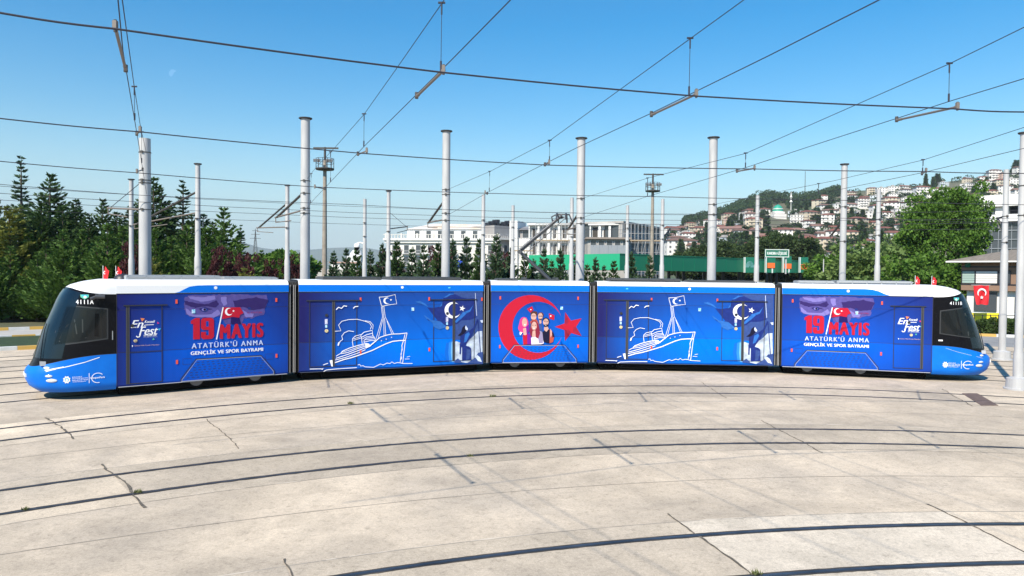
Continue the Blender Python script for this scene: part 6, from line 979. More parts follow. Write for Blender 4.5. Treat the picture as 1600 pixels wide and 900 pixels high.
# construction site: three blocks of raw white frame
def site(px0, D0, px1, D1, ytop, label, floors, cols, m_, back=14, parapet=True, glassy=False):
    a, L, rz = frame_of(at(px0, 430, D0), at(px1, 430, D1)); r = tag(empty('construction_building', a, rz), label, 'building'); zt = zpx((px0 + px1) / 2, ytop, (D0 + D1) / 2); fh = zt / floors
    mb = MB(); mb.box(.3, L - .3, .5, back, 0, zt - .4); mb.build('wall', m_ if not glassy else m_win, r)
    mb = MB()
    for f in range(1, floors + 1): mb.box(-.3, L + .3, -.8, back + .3, f * fh - .45, f * fh, 0)
    mb.build('floor_slab', m_wall2 if not glassy else m_conc2, r)
    n = cols
    for k in range(n + 1):
        mb = MB(); x = k * L / n; mb.box(max(0, x - .28), min(L, x + .28), -.5, .5, 0, zt - .45); mb.build('column', m_ if not glassy else m_conc2, r)
    rs = random.Random(cols)
    if not glassy:
        for f in range(floors):
            for k in range(n):
                x = (k + .5) * L / n; w = L / n * rs.choice((.38, .5, .3)); h = fh * rs.choice((.62, .55, .68))
                mb = MB(); mb.box(x - w / 2, x + w / 2, .44, .52, f * fh + .35, f * fh + .35 + h, 0); mb.box(x - w / 2 - .12, x - w / 2, .36, .52, f * fh + .3, f * fh + .4 + h, 1); mb.box(x + w / 2, x + w / 2 + .12, .36, .52, f * fh + .3, f * fh + .4 + h, 1); mb.build('window', [m_opening, m_frame], r)
    else:
        for f in range(floors):
            mb = MB(); z0 = f * fh
            for k in range(int(L / 1.1)): mb.box(k * 1.1, k * 1.1 + .12, -.45, -.3, z0, z0 + fh - .45)
            mb.box(0, L, -.45, -.3, z0 + fh * .45, z0 + fh * .45 + .12); mb.box(0, L, .3, .48, z0, z0 + fh * .3, 0); mb.build('window_grid', m_greypanel, r)
    return r, L, zt, fh
site(826, 175, 905, 172, 349, 'white building shell with square openings behind the pantograph', 4, 5, m_wall2)
s2_, L2, zt2_, fh2 = site(921, 170, 968, 168, 349, 'white building shell right of the tall pole by the pantograph', 4, 3, m_wall2)
site(969, 167, 1032, 190, 351, 'unfinished grey, less lit building with a grid of posts beside the second floodlight mast', 4, 6, m_conc2, glassy=True)  # weaker light on this turned block is put into its grey
a, L, rz = frame_of(at(905, 430, 176), at(921, 430, 176)); r = tag(empty('scaffold', a, rz), 'pink netted scaffold between the two white building shells', 'scaffold')
z1 = zpx(912, 346, 176); mb = MB(); mb.box(0, L, 0, 3, zpx(912, 370, 176), z1 - .6); mb.build('scaffold_net', mat('net_pink', (.42, .20, .19), .9, 0, (.30, .14, .15), 3), r)
mb = MB()
for k in range(4): mb.tube([(k * L / 3, -.1, 0), (k * L / 3, -.1, z1)], .06, 6)
mb.build('scaffold_tube', m_frame, r)
# scaffold tubes before the shells
def scaff(px0, px1, D, y0, y1, n, rows, label):
    a, L, rz = frame_of(at(px0, 430, D), at(px1, 430, D)); r = tag(empty('scaffold', a, rz), label, 'scaffold', 'scaffolds on the building site'); z1 = zpx(px0, y0, D); z0 = 0
    mb = MB()
    for k in range(n + 1): mb.tube([(k * L / n, 0, z0), (k * L / n, 0, z1)], .05, 5); mb.tube([(k * L / n, -1, z0), (k * L / n, -1, z1)], .05, 5)
    for k in range(rows + 1): z = z0 + (z1 - z0) * k / rows; mb.tube([(0, 0, z), (L, 0, z)], .05, 5); mb.tube([(0, -1, z), (L, -1, z)], .05, 5)
    for k in range(0, n, 2): mb.tube([(k * L / n, -1, z0 + (z1 - z0) * .5), ((k + 1) * L / n, -1, z1 * .75)], .05, 5)
    mb.build('scaffold_tube', mat('scaffold_steel', (.42, .42, .42), .5, .4), r)
    mb = MB(); mb.box(0, L, -1.1, .1, z0 + (z1 - z0) * .74, z0 + (z1 - z0) * .76); mb.build('scaffold_board', mat('boards', (.35, .27, .18), .9), r)
scaff(800, 832, 168, 372, 430, 7, 6, 'tube scaffold at the left end of the building site'); scaff(836, 905, 166, 350, 430, 12, 7, 'long tube scaffold in front of the first white shell'); scaff(968, 1035, 162, 350, 430, 12, 7, 'tube scaffold in front of the unfinished grey, less lit building')
a, L, rz = frame_of(at(922, 430, 150), at(978, 430, 150)); r = tag(empty('site_hoarding', a, rz), 'grey panel hoarding above the green canopy', 'hoarding'); z0, z1 = zpx(950, 396, 150), zpx(950, 383, 150)
mb = MB()
for k in range(12): mb.box(k * L / 12 + .02, (k + 1) * L / 12 - .02, 0, .1, z0 - 1, z1)
mb.build('panel', m_greypanel, r); mb = MB()
for k in range(5): mb.box(k * L / 4 - .1, k * L / 4 + .1, .1, .35, 0, z1)
mb.build('post', m_conc2, r)
a, L, rz = frame_of(at(918, 430, 158), at(982, 430, 158)); r = tag(empty('site_building', a, rz), 'low flat-roofed grey block with dark windows above the hoarding', 'building'); z1 = zpx(950, 371, 158)
mb = MB(); mb.box(0, L, 0, 7, 0, z1 - .4); mb.build('wall', m_conc2, r); mb = MB(); mb.box(-.5, L + .5, -.8, 7.5, z1 - .4, z1); mb.build('roof', mat('slab_brown', (.25, .21, .18), .8), r)
for k in range(5): window(r, 1.2 + k * 1.8, z1 - 2.2, 1.2, 1.5)
# toll canopy
m_gr1 = mat('canopy_green_lit', (.025, .34, .175), .5, spec=.2); m_gr2 = mat('canopy_green_shaded', (.010, .19, .105), .5, spec=.3); m_sign = mat('sign_green', (.008, .14, .085), .45); m_or = mat('sign_orange', (.80, .14, .025), .6)  # lit left face and turned-away long face: light put into two greens
root = tag(empty('toll_canopy', at(968, 430, 96).to_2d().to_3d()), 'long green toll station canopy on columns with a bright left face', 'toll canopy'); O = Vector(root.location)
def slab(pa, pb, dpt, zb, zt_, m_, name, rib=0):
    a, b = Vector((pa.x, pa.y, 0)) - O, Vector((pb.x, pb.y, 0)) - O; t = (b - a).normalized(); nn = Vector((-t.y, t.x, 0)); L = (b - a).length; Mx = Matrix(((t.x, nn.x, 0, a.x), (t.y, nn.y, 0, a.y), (0, 0, 1, 0), (0, 0, 0, 1)))
    mb = MB(); mb.box(0, L, 0, dpt, zb, zt_, 0, Mx)
    if rib:
        for k in range(1, int(L / rib)): mb.box(k * rib - .03, k * rib + .03, -.03, 0, zb, zt_, 0, Mx)
        mb.box(0, L, -.06, 0, zt_ - .08, zt_ + .03, 0, Mx)
    return mb.build(name, m_, root), Mx, L
zb, zt_ = zpx(968, 422, 96), zpx(968, 396.5, 96)
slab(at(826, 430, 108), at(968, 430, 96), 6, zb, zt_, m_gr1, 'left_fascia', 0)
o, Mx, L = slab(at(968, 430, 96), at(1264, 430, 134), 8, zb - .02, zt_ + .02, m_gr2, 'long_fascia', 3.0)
mb = MB(); 
p = at(1161, 430, 118.6) - O; mb.box(p.x - .45, p.x + .35, p.y - .35, p.y - .1, zb - .05, zt_ + .05); mb.build('yellow_strip', mat('strip_yellow', (.35, .33, .07), .6), root)
for i, (px, D) in enumerate(((1045, 108), (1059, 112), (1068, 113), (1155, 120), (1161, 124), (1198, 124), (1204, 128), (1213, 128), (1250, 132), (860, 110), (905, 106), (1100, 118), (1130, 121))):
    p = at(px, 430, D + 1.5) - O; mb = MB(); mb.box(p.x - .22, p.x + .22, p.y - .2, p.y + .2, 0, zb); mb.build('column', m_dark, root)
mb = MB(); p0, p1 = at(1040, 430, 112) - O, at(1240, 430, 136) - O; 
for i, (px, w, D, yo) in enumerate(((1170, 14, 117.5, 402), (1203, 14, 121.5, 400), (1229, 12, 125.5, 400.5), (1255, 12, 129.5, 402))):
    p = at(px, 430, D) - O; sc = D / 1107
    mb = MB(); mb.box(p.x - w / 2 * sc, p.x + w / 2 * sc, p.y - .4, p.y + .2, zpx(px, 426, D), zpx(px, yo, D), 0); mb.box(p.x - w / 2 * sc - .13, p.x - w / 2 * sc, p.y - .5, p.y + .2, zpx(px, 426, D), zpx(px, yo, D) , 1); mb.build('lane_sign', [m_sign, mat('sign_edge', (.6, .66, .62), .5)], root)
    if i:
        mb = MB(); z = zpx(px, 414 + i, D); mb.box(p.x - .62, p.x + .62, p.y - .55, p.y - .42, z - .42, z + .45); mb.build('lane_display', m_or, root)
        mb = MB(); mb.box(p.x + .1, p.x + .3, p.y - .6, p.y - .42, z - 1.25, z - .5); mb.build('signal_lamp', mat('signal_pale', (.6, .65, .62), .4), root)
    else:
        mb = MB()
        for k in range(5): rr_ = .25 + k * .15; mb.tube([(p.x + rr_ * math.cos(R(a)) * .75, p.y - .43, zpx(px, 418, D) + rr_ * math.sin(R(a)) * 1.2) for a in range(0, 181, 20)], .025, 4)
        mb.build('arc_symbol', mat('sign_arc', (.25, .5, .55), .5), root)
D = 121; pa = at(1195.6, 389, D); pb = at(1233, 391.5, D); zA, zB = zpx(1214, 402, D), zpx(1214, 389.5, D)
sg = tag(empty('road_sign', (pa.x, pa.y, 0)), 'green toll station name sign with white lettering above the canopy', 'sign'); wv = pb.x - pa.x; m_edge = mat('sign_edge', (.6, .66, .62), .5)
mb = MB(); mb.box(0, wv, 0, .25, zA, zB, 0); mb.build('sign_panel', m_sign, sg)
mb = MB()
for b_ in ((0, wv, zB - .13, zB), (0, wv, zA, zA + .13), (0, .13, zA + .13, zB - .13), (wv - .13, wv, zA + .13, zB - .13)): mb.box(b_[0], b_[1], -.03, 0, b_[2], b_[3])
mb.build('sign_border', m_edge, sg)
mb = MB(); text_into(mb, 'KANDIRA GİŞELERİ', 1, .32, wv - .35, zA + .30, zB - .28, lambda u, z: (u, -.04, z)); mb.build('lettering', m_edge, sg)
mb = MB(); mb.box(.3, .5, .25, .45, 4, zB - .1); mb.box(wv - .5, wv - .3, .25, .45, 4, zB - .1); mb.build('sign_post', m_frame, sg)
# wall far left-centre and embankment
a, L, rz = frame_of(at(468, 430, 96), at(612, 430, 88)); r = tag(empty('boundary_wall', a, rz), 'grey concrete block wall seen between the first tall poles', 'wall'); mb = MB(); z1 = zpx(540, 421, 92); mb.box(0, L, 0, .4, 0, z1)
for k in range(int(L / 2)): mb.box(k * 2., k * 2. + .25, -.08, 0, 0, z1 + .15)
mb.box(0, L, -.04, 0, z1 * .5, z1 * .5 + .12); mb.build('wall_panel', m_conc2, r)
for px, D, yt, w, lab, cc in ((536, 240, 409, 40, 'low white building with a pinkish roof beyond the grey wall', 0), (553, 260, 398, 22, 'small white domed building beyond the grey wall', 1)):
    p = at(px, 430, D); sc = D / 1107; r = tag(empty('building', (p.x, p.y, 0)), lab, 'building'); z = zpx(px, yt, D); mb = MB(); mb.box(-w / 2 * sc, w / 2 * sc, 0, 8, 0, z - .5); mb.build('wall', m_wall2, r)
    mb = MB()
    if cc: mb.lathe([(w / 2 * sc, z - .5), (w / 2.4 * sc, z + .8), (w / 4 * sc, z + 1.8), (0, z + 2.2)], 16, 0, (0, 4, 0))
    else: mb.box(-w / 2 * sc - .4, w / 2 * sc + .4, -.4, 8.4, z - .5, z)
    mb.build('roof', m_wall2 if cc else mat('roof_pink', (.42, .27, .22), .8), r)
# blue oval hotel sign
p = at(716, 413, 66); r = tag(empty('sign', (p.x, p.y, p.z)), 'blue oval advertising sign half hidden by the conifers', 'sign'); mb = MB(); n = 24
ov = [(.75 * math.cos(6.283 * k / n), .38 * math.sin(6.283 * k / n)) for k in range(n)]; mb.add([(x, 0, z) for x, z in ov] + [(x, .1, z) for x, z in ov], [tuple(range(n)), tuple(range(n, 2 * n))[::-1]] + [(k, (k + 1) % n, (k + 1) % n + n, k + n) for k in range(n)]); mb.build('sign_face', mat('sign_blue', (.02, .07, .42), .5), r)
mb = MB(); mb.tube([(0, .1, -.35), (0, .1, -p.z)], .05, 8); mb.build('sign_post', m_frame, r)
# street lamps behind the conifers
for px, yt, D, lab in ((674, 396, 62, 'thin white street lamp between the conifers before the hotel'), (1146, 404, 0, None)):
    if not lab: continue
    p = at(px, yt, D); r = tag(empty('street_lamp', (p.x, p.y, 0)), lab, 'street lamp'); mb = MB(); mb.tube([(0, 0, 0), (0, 0, p.z)], .06, 8, 0, .04); mb.build('lamp_post', m_white, r); mb = MB(); mb.box(-.75, .1, -.06, .06, p.z - .04, p.z + .05); mb.build('lamp_arm', m_white, r)
p = at(1287, 405, 80); r = tag(empty('street_lamp', (p.x, p.y, 0)), 'thin grey street lamp right of the green canopy before the pale trees', 'street lamp'); mb = MB(); mb.tube([(0, 0, 0), (0, 0, p.z)], .08, 8, 0, .06); mb.build('lamp_post', m_frame, r)
# office block right
a, L, rz = frame_of(at(1533, 430, 112), at(1640, 430, 106)); r = tag(empty('office_building', a, rz), 'white banded office block with dark glass behind the brown house', 'building'); zz = lambda y: zpx(1570, y, 110)
mb = MB(); mb.box(0, L, .6, 16, 0, zz(306)); mb.build('core_wall', m_win, r)
mb = MB(); mb.box(-.4, L, -.2, 16.2, zz(322), zz(304), 0); mb.box(1.0, L, -.2, 16.2, zz(346), zz(335), 0); mb.box(-.4, 0.2, .4, 16.2, 0, zz(322)); mb.build('white_band', m_wall2, r)
mb = MB()
for k in range(14): mb.box(1.2 + k * .85, 1.26 + k * .85, .45, .6, 2, zz(346))
for y in (360, 374, 388): mb.box(1, L, .45, .58, zz(y) - .05, zz(y) + .05)
mb.build('glazing_bars', m_greypanel, r)
for k in range(6): mb = MB(); mb.box(1.6 + k * 1.9, 3.0 + k * 1.9, .5, .58, zz(334), zz(323)); mb.build('window', m_black if k % 3 else m_wall2, r)
# brown house
m_brown = mat('brown_render', (.25, .155, .105), .85, 0, (.21, .13, .09), .6); m_tile = mat('roof_tile_grey', (.22, .185, .15), .9, 0, (.16, .135, .11), .9, bump=.5, bscale=12, stretch=(6, 1, 1))
a, L, rz = frame_of(at(1502, 430, 62), at(1640, 430, 57)); r = tag(empty('house', a, rz), 'brown two-storey house with grey tiled roof and white ground floor at the right', 'house'); hz = lambda y: zpx(1545, y, 60.5)
mb = MB(); mb.box(0, L, 0, 9, hz(454), hz(408)); mb.build('upper_wall', m_brown, r)
mb = MB(); mb.box(.3, L, .5, 9, 0, hz(454)); mb.build('lower_wall', m_wall2, r)
mb = MB(); ez, rz_ = hz(407.5), hz(388); mb.add([(-.9, -.9, ez), (L + .5, -.9, ez), (L + .5, 10, ez), (-.9, 10, ez), (2.4, 4.5, rz_), (L + .5, 4.5, rz_ + .1), (-.9, -.9, ez - .18), (L + .5, -.9, ez - .18), (L + .5, 10, ez - .18), (-.9, 10, ez - .18)], [(0, 1, 5, 4), (2, 3, 4, 5), (3, 0, 4), (1, 2, 5), (6, 7, 1, 0), (9, 6, 0, 3), (6, 9, 8, 7)]); mb.build('roof', m_tile, r)
mb = MB(); mb.box(-.9, L + .4, -1.0, -.9, ez - .14, ez - .02); mb.build('gutter', m_wall2, r)
mb = MB(); mb.box(0, L, -.03, .0, hz(418), hz(416)); mb.box(0, L, -.03, 0, hz(445.5), hz(443.5)); mb.build('trim_band', m_dark, r)
for x0, x1, mm in ((.1, 1.05, mat('blind_green', (.30, .40, .36), .6)), (1.15, 2.75, m_wall2), (2.85, 3.65, m_win), (4.6, 6.2, m_win)):
    mb = MB(); mb.box(x0, x1, -.05, 0, hz(442.5), hz(424), 0); mb.box(x0 - .06, x0, -.09, 0, hz(443), hz(423), 1); mb.box(x1, x1 + .06, -.09, 0, hz(443), hz(423), 1); mb.box(x0, x1, -.09, 0, hz(423.5), hz(422.5), 1)
    for k in range(1, 5): mb.box(x0, x1, -.058, -.05, hz(442.5) + k * .2, hz(442.5) + k * .2 + .015, 1) if mm is not m_win else None
    if mm is m_win: mb.box((x0 + x1) / 2 - .03, (x0 + x1) / 2 + .03, -.07, -.05, hz(442.5), hz(424), 1)
    mb.build('window', [mm, m_dark], r)
mb = MB(); mb.box(.9, 2.6, .35, .5, hz(486), hz(456)); mb.build('shop_window', m_win, r)
mb = MB(); mb.box(4.0, 4.9, .35, .5, hz(487), hz(463)); mb.box(3.93, 4.0, .33, .5, hz(488), hz(462)); mb.box(4.9, 4.97, .33, .5, hz(488), hz(462)); mb.build('side_window', m_win, r)
mb = MB(); mb.tube([(4.1, -.05, hz(415)), (4.3, -.06, hz(432)), (4.7, -.06, hz(446)), (4.5, -.06, hz(452))], .015, 5); mb.build('cable', m_wire, r)
mb = MB(); mb.lathe([(0, 0), (.2, .02), (.24, .07)], 14); q = mb.build('wall_lamp', m_sign, r); q.location = (.55, -.12, hz(414)); q.rotation_euler = (R(90), 0, 0)
p0 = at(1518, 500, 58.5); r = tag(empty('banner', (p0.x, p0.y, 0)), 'long yellow banner at the foot of the white ground floor', 'banner'); mb = MB(); zq = lambda y: zpx(1540, y, 58.5); mb.box(0, 2.5, 0, .06, zq(503), zq(489), 0); mb.box(0, 2.5, -.01, 0, zq(504.5), zq(503), 1); mb.build('banner_cloth', [mat('banner_yellow', (.85, .66, .02), .7), m_wall2], r)
mb = MB(); mb.box(.1, .16, .06, .12, 0, zq(490)); mb.box(2.3, 2.36, .06, .12, 0, zq(490)); mb.build('post', m_frame, r)
# big flag hanging from the house
D = 57.2; p0 = at(1521, 446, D); p1 = at(1544.5, 476, D); r = tag(empty('flag', (p0.x, D, 0)), 'large red flag with white crescent and star hanging on the brown house', 'flag'); wv = p1.x - p0.x; z0, z1 = p1.z, p0.z
mb = MB(); n, h_ = 10, 12; vs = []
for a in range(n + 1):
    for b in range(h_ + 1): f = b / h_; vs.append((.28 * f * (1 - a / n) + wv * a / n - .02 * f, .05 * math.sin(a * .9 + b * .3), z1 + (z0 - z1) * f - .03 * math.sin(a)))
mb.add(vs, [(a * (h_ + 1) + b, a * (h_ + 1) + b + 1, (a + 1) * (h_ + 1) + b + 1, (a + 1) * (h_ + 1) + b) for a in range(n) for b in range(h_)], 0, True); cl_ = mb.build('cloth', m_red, r)
mb = MB(); cx_, cz_ = wv * .52, z0 + (z1 - z0) * .62; sc = wv
oc = [(cx_ + .29 * sc * math.cos(R(a)), cz_ + .29 * sc * math.sin(R(a))) for a in range(-40, 221, 10)]; ic = [(cx_ + .22 * sc * math.cos(R(a)), cz_ - .06 * sc + .24 * sc * math.sin(R(a))) for a in range(-25, 206, int(10))]
k = min(len(oc), 24); ic = [(cx_ + .22 * sc * math.cos(R(-30 + 240 * i / (len(oc) - 1))), cz_ - .05 * sc + .23 * sc * math.sin(R(-30 + 240 * i / (len(oc) - 1)))) for i in range(len(oc))]
mb.add([(x, -.07, z) for x, z in oc + ic], [(i, i + 1, i + 1 + len(oc), i + len(oc)) for i in range(len(oc) - 1)]); st = [(cx_ + (.13 if i % 2 == 0 else .055) * sc * math.cos(R(90 + 36 * i)), cz_ - .30 * sc + (.13 if i % 2 == 0 else .055) * sc * math.sin(R(90 + 36 * i))) for i in range(10)]
mb.add([(cx_, -.07, cz_ - .30 * sc)] + [(x, -.07, z) for x, z in st], [(0, i + 1, (i + 1) % 10 + 1) for i in range(10)]); mb.build('crescent_and_star', m_flagw, cl_)
mb = MB(); mb.tube([(-.15, .05, z1 + .03), (wv + .15, .05, z1 + .03)], .02, 6); mb.build('flagpole', m_frame, r)

# ---------------------------------------------------------------- hill with the town
RX = [880, 940, 1000, 1040, 1070, 1100, 1130, 1150, 1175, 1195, 1215, 1250, 1280, 1310, 1350, 1400, 1450, 1500, 1550, 1600, 1700, 1900, 2400]
RY = [428, 414, 388, 362, 352, 342, 334, 326, 314, 306, 312, 312, 308, 300, 296, 290, 284, 278, 270, 262, 250, 240, 236]
YB, YR = 300., 860.
def ridge(px): y = float(np.interp(px, RX, RY)); return max(0., (430 - y) * YR / FPX + 3.8)
def hill(X, Y):
    px = 800 + FPX * X / Y; h = ridge(px); t = (Y - YB) / (YR - YB)
    if t <= 0: return 0.
    if t <= 1: return h * t ** 1.05
    return h * max(.3, 1 - (t - 1) * .5)
mb = MB(); NX, NY = 90, 44; vs = []
for a in range(NX + 1):
    px = 860 + (2300 - 860) * a / NX
    for b in range(NY + 1):
        Y = YB - 5 + (1500 - YB) * (b / NY); X = (px - 800) / FPX * Y; vs.append((X, Y, hill(X, Y) + (1.5 * math.sin(X * .05) * math.sin(Y * .04) if Y > YB + 40 else 0) - .04))
mb.add(vs, [(a * (NY + 1) + b, (a + 1) * (NY + 1) + b, (a + 1) * (NY + 1) + b + 1, a * (NY + 1) + b + 1) for a in range(NX) for b in range(NY)], 0, True)
tag(mb.build('hillside', mat('hill_ground', (.06, .085, .035), 1, 0, (.15, .13, .09), .02)), kind='structure')
def on_hill(px, py):
    lo, hi = YB + 2, YR
    for _ in range(30):
        mid = (lo + hi) / 2; X = (px - 800) / FPX * mid; zr_ = at(px, py, mid).z
        if hill(X, mid) < zr_: lo = mid
        else: hi = mid
    mid = min(lo, YR - 2); X = (px - 800) / FPX * mid; return Vector((X, mid, hill(X, mid)))
WALLS = [mat('town_white', (.74, .71, .67), .85, 0, (.66, .63, .59), .1), mat('town_cream', (.60, .52, .40), .85, 0, (.52, .45, .34), .1), mat('town_pink', (.55, .38, .31), .85), mat('town_grey', (.40, .39, .38), .85), mat('town_sand', (.50, .42, .31), .85), mat('town_pale_blue', (.50, .55, .58), .85)]
WN = ['white', 'cream', 'pinkish', 'grey', 'sand-coloured', 'pale bluish']
ROOFS = [mat('tile_red', (.23, .08, .055), .85, 0, (.16, .065, .05), .3), mat('tile_brown', (.19, .10, .075), .85, 0, (.15, .09, .07), .3), mat('tile_pale', (.27, .145, .115), .85, 0, (.22, .125, .10), .3), mat('roof_slab', (.36, .34, .32), .85)]
RN = ['red-roofed', 'brown-roofed', 'pale tiled', 'flat-roofed']
m_hw = mat('town_window_hazed', (.12, .12, .125), .3)  # panes greyed: distance haze put into their colour
def house(w, d, st, wall, roof, rt, seed):
    r = bpy.data.objects.new('house', None); h = st * 3.0; rs = random.Random(seed)
    mb = MB(); mb.box(-w / 2, w / 2, -d / 2, d / 2, -6, h); mb.build('wall', wall, r)
    mb = MB(); e = .7
    if rt == 'hip':
        k = min(w, d) * .38; mb.add([(-w / 2 - e, -d / 2 - e, h), (w / 2 + e, -d / 2 - e, h), (w / 2 + e, d / 2 + e, h), (-w / 2 - e, d / 2 + e, h), (-w / 2 + k, 0, h + 1.7), (w / 2 - k, 0, h + 1.7), (-w / 2 - e, -d / 2 - e, h - .2), (w / 2 + e, -d / 2 - e, h - .2), (w / 2 + e, d / 2 + e, h - .2), (-w / 2 - e, d / 2 + e, h - .2)], [(0, 1, 5, 4), (1, 2, 5), (2, 3, 4, 5), (3, 0, 4), (6, 7, 1, 0), (7, 8, 2, 1), (8, 9, 3, 2), (9, 6, 0, 3), (6, 9, 8, 7)])
    elif rt == 'gable':
        mb.add([(-w / 2 - e, -d / 2 - e, h - .1), (-w / 2 - e, d / 2 + e, h - .1), (-w / 2 - e, 0, h + 1.9), (w / 2 + e, -d / 2 - e, h - .1), (w / 2 + e, d / 2 + e, h - .1), (w / 2 + e, 0, h + 1.9)], [(0, 3, 5, 2), (1, 2, 5, 4), (0, 2, 1), (3, 4, 5), (0, 1, 4, 3)])
    else:
        mb.box(-w / 2 - .3, w / 2 + .3, -d / 2 - .3, d / 2 + .3, h, h + .35); mb.box(-1.5, 1.5, -1, 2, h + .35, h + 2.2)
    mb.build('roof', roof, r)
    n = max(2, int(w / 3.2))
    for f in range(st):
        bal = rs.random() < .6 and f > 0
        if bal: mb = MB(); b0, b1 = (-w / 2, 0) if rs.random() < .5 else (-w * .3, w * .35); mb.box(b0, b1, -d / 2 - 1.1, -d / 2, f * 3 + .0, f * 3 + .95); mb.build('balcony', wall, r)
        for k in range(n):
            x = -w / 2 + (k + .5) * w / n; mb = MB(); mb.box(x - .65, x + .65, -d / 2 - .04, -d / 2, f * 3 + 1.0, f * 3 + 2.45); mb.build('window', m_hw, r)
        mb = MB(); mb.box(-w / 2 - .04, -w / 2, -1.6, -.3, f * 3 + 1.0, f * 3 + 2.4); mb.build('window', m_hw, r); mb = MB(); mb.box(w / 2, w / 2 + .04, -1.6, -.3, f * 3 + 1.0, f * 3 + 2.4); mb.build('window', m_hw, r)
    return r
HP = []
specs = [(12, 9, 3, 0, 0, 'hip'), (14, 9, 3, 0, 1, 'hip'), (11, 8, 2, 1, 0, 'gable'), (13, 10, 3, 0, 3, 'flat'), (16, 9, 3, 0, 3, 'flat'), (10, 8, 3, 2, 1, 'hip'), (12, 9, 2, 3, 1, 'gable'), (15, 10, 3, 1, 0, 'hip'), (11, 9, 3, 0, 1, 'gable'), (13, 9, 2, 5, 3, 'flat'), (12, 8, 2, 0, 2, 'gable'), (14, 10, 4, 0, 0, 'hip')]
for i, (w, d_, st, wl, rf, rt) in enumerate(specs): HP.append([house(w, d_, st, WALLS[wl], ROOFS[rf], rt, i), False, f'{WN[wl]} {RN[rf]}', st])
def put_house(i, p, label, rz, s=1.):
    pr = HP[i]
    if not pr[1]: o = pr[0]; pr[1] = True; C.objects.link(o)
    else:
        o = pr[0].copy(); C.objects.link(o)
        for ch in pr[0].children: c = ch.copy(); C.objects.link(c); c.parent = o
    o.location = p; o.rotation_euler = (0, 0, rz); o.scale = (s, s, s)
    for k in ('label', 'category', 'group'):
        if k in o: del o[k]
    return tag(o, label, 'house', 'houses on the hillside')
def rel(px): return 'left of the mosque' if px < 1190 else 'below the mosque' if px < 1232 else 'between the mosque and the slim capped pole' if px < 1320 else 'left of the big leafy tree' if px < 1412 else 'above the big leafy tree' if px < 1540 else 'at the right edge above the office block'
hh = random.Random(5); taken = []
rows_n = ['top', 'second', 'third', 'fourth', 'fifth', 'sixth', 'seventh', 'eighth', 'ninth']
hs_list = []
for rw in range(9):
    px = 1044 + hh.uniform(0, 12); f = (rw + .45) / 9.
    while px < 1640:
        top = float(np.interp(px, RX, RY)); y = top + 5 + (398 - top - 6) * f + hh.uniform(-3, 3)
        wood = (1128 < px < 1200 and y < 340) or (1180 < px < 1262 and y < 325) or (1240 < px < 1300 and y < 316)
        gap = hh.random() < .20 or (1285 < px < 1312 and y < 330)
        hide = 1425 < px < 1530 and y > 345
        if 1070 < px < 1120 and y < 342: wood = True
        if not wood and not gap and not hide and not (1188 < px < 1238 and 322 < y < 362): hs_list.append((rw, px, y))
        dist = on_hill(px, y).y; px += 10. * FPX / dist * hh.uniform(1.05, 1.7)
cnt = {}
for rw, px, y in hs_list:
    p = on_hill(px, y); i = hh.randrange(len(specs)); key = (rw,); cnt[key] = cnt.get(key, 0) + 1
    n_ = cnt[key]; word = ORD[n_ - 1] if n_ <= 30 else f'{n_}th'
    put_house(i, p, f'{HP[i][2]} {["", "", "two", "three", "four"][HP[i][3]]}-storey house, {word} from the left in the {rows_n[rw]} row of hillside houses', hh.uniform(-.5, .45), hh.uniform(.66, .9)); taken.append((px, y))
# larger blocks that can be told apart
def block(px, y, w_px, h_px, wl, roof, label, rt='hip', rz=0.):
    p = on_hill(px, y); sc = p.y / FPX; w, h = w_px * sc, h_px * sc; st = max(2, round(h / 3)); r = house(w, 11, st, WALLS[wl], ROOFS[roof], rt, int(px)); C.objects.link(r); r.location = p; r.rotation_euler = (0, 0, rz); r.name = 'apartment_block'; tag(r, label, 'building'); return r
block(1140, 378, 30, 22, 2, 2, 'pinkish apartment block with balconies right of the tall pole before the town', 'gable', -.3); block(1062, 398, 46, 20, 0, 1, 'wide white apartment block low in the town behind the green canopy')
block(1052, 372, 26, 16, 0, 0, 'white block with a rounded roofline at the left end of the town', 'gable', .4); block(1303, 385, 24, 26, 0, 0, 'white five-storey apartment block left of the slimmer capped pole', 'hip', -.5); block(1225, 374, 60, 12, 1, 2, 'long cream block with a red tiled roof above the broad pine', 'hip', -.2); block(1275, 412, 22, 14, 0, 1, 'white house low beside the leafy trees right of the canopy', 'hip', .2)
block(1172, 339, 24, 8, 2, 0, 'long pinkish school block with red roof left of the mosque dome', 'hip'); block(1190, 338, 16, 8, 0, 0, 'white block with red roof touching the mosque', 'hip'); block(1350, 402, 36, 16, 0, 2, 'white row of houses just above the light green trees', 'hip', -.1); block(1075, 378, 20, 12, 3, 0, 'grey house with a red roof in the lower left of the town', 'hip', .3)
# mosque
p = on_hill(1208, 340); sc = p.y / FPX; r = tag(empty('mosque', p - Vector((0, 8, 0))), 'mosque with a green dome and a white minaret on the hillside', 'mosque'); m_dome = mat('dome_green', (.02, .30, .20), .5)
mb = MB(); mb.box(-9 * sc, 9 * sc, -6, 8, -8, 4 * sc); mb.box(-7 * sc, 7 * sc, -5, 6, 4 * sc, 7 * sc); mb.build('prayer_hall', WALLS[0], r)
mb = MB(); mb.lathe([(7.6 * sc, 7 * sc), (7.6 * sc, 9 * sc), (7.2 * sc, 11 * sc), (5.6 * sc, 14.5 * sc), (3 * sc, 17 * sc), (0, 18.2 * sc)], 24); mb.build('dome', m_dome, r); mb = MB(); mb.lathe([(7.8 * sc, 6.6 * sc), (7.9 * sc, 8 * sc)], 24); mb.lathe([(7.75 * sc, 11.0 * sc), (7.1 * sc, 11.8 * sc)], 24); mb.build('dome_drum', WALLS[0], r)
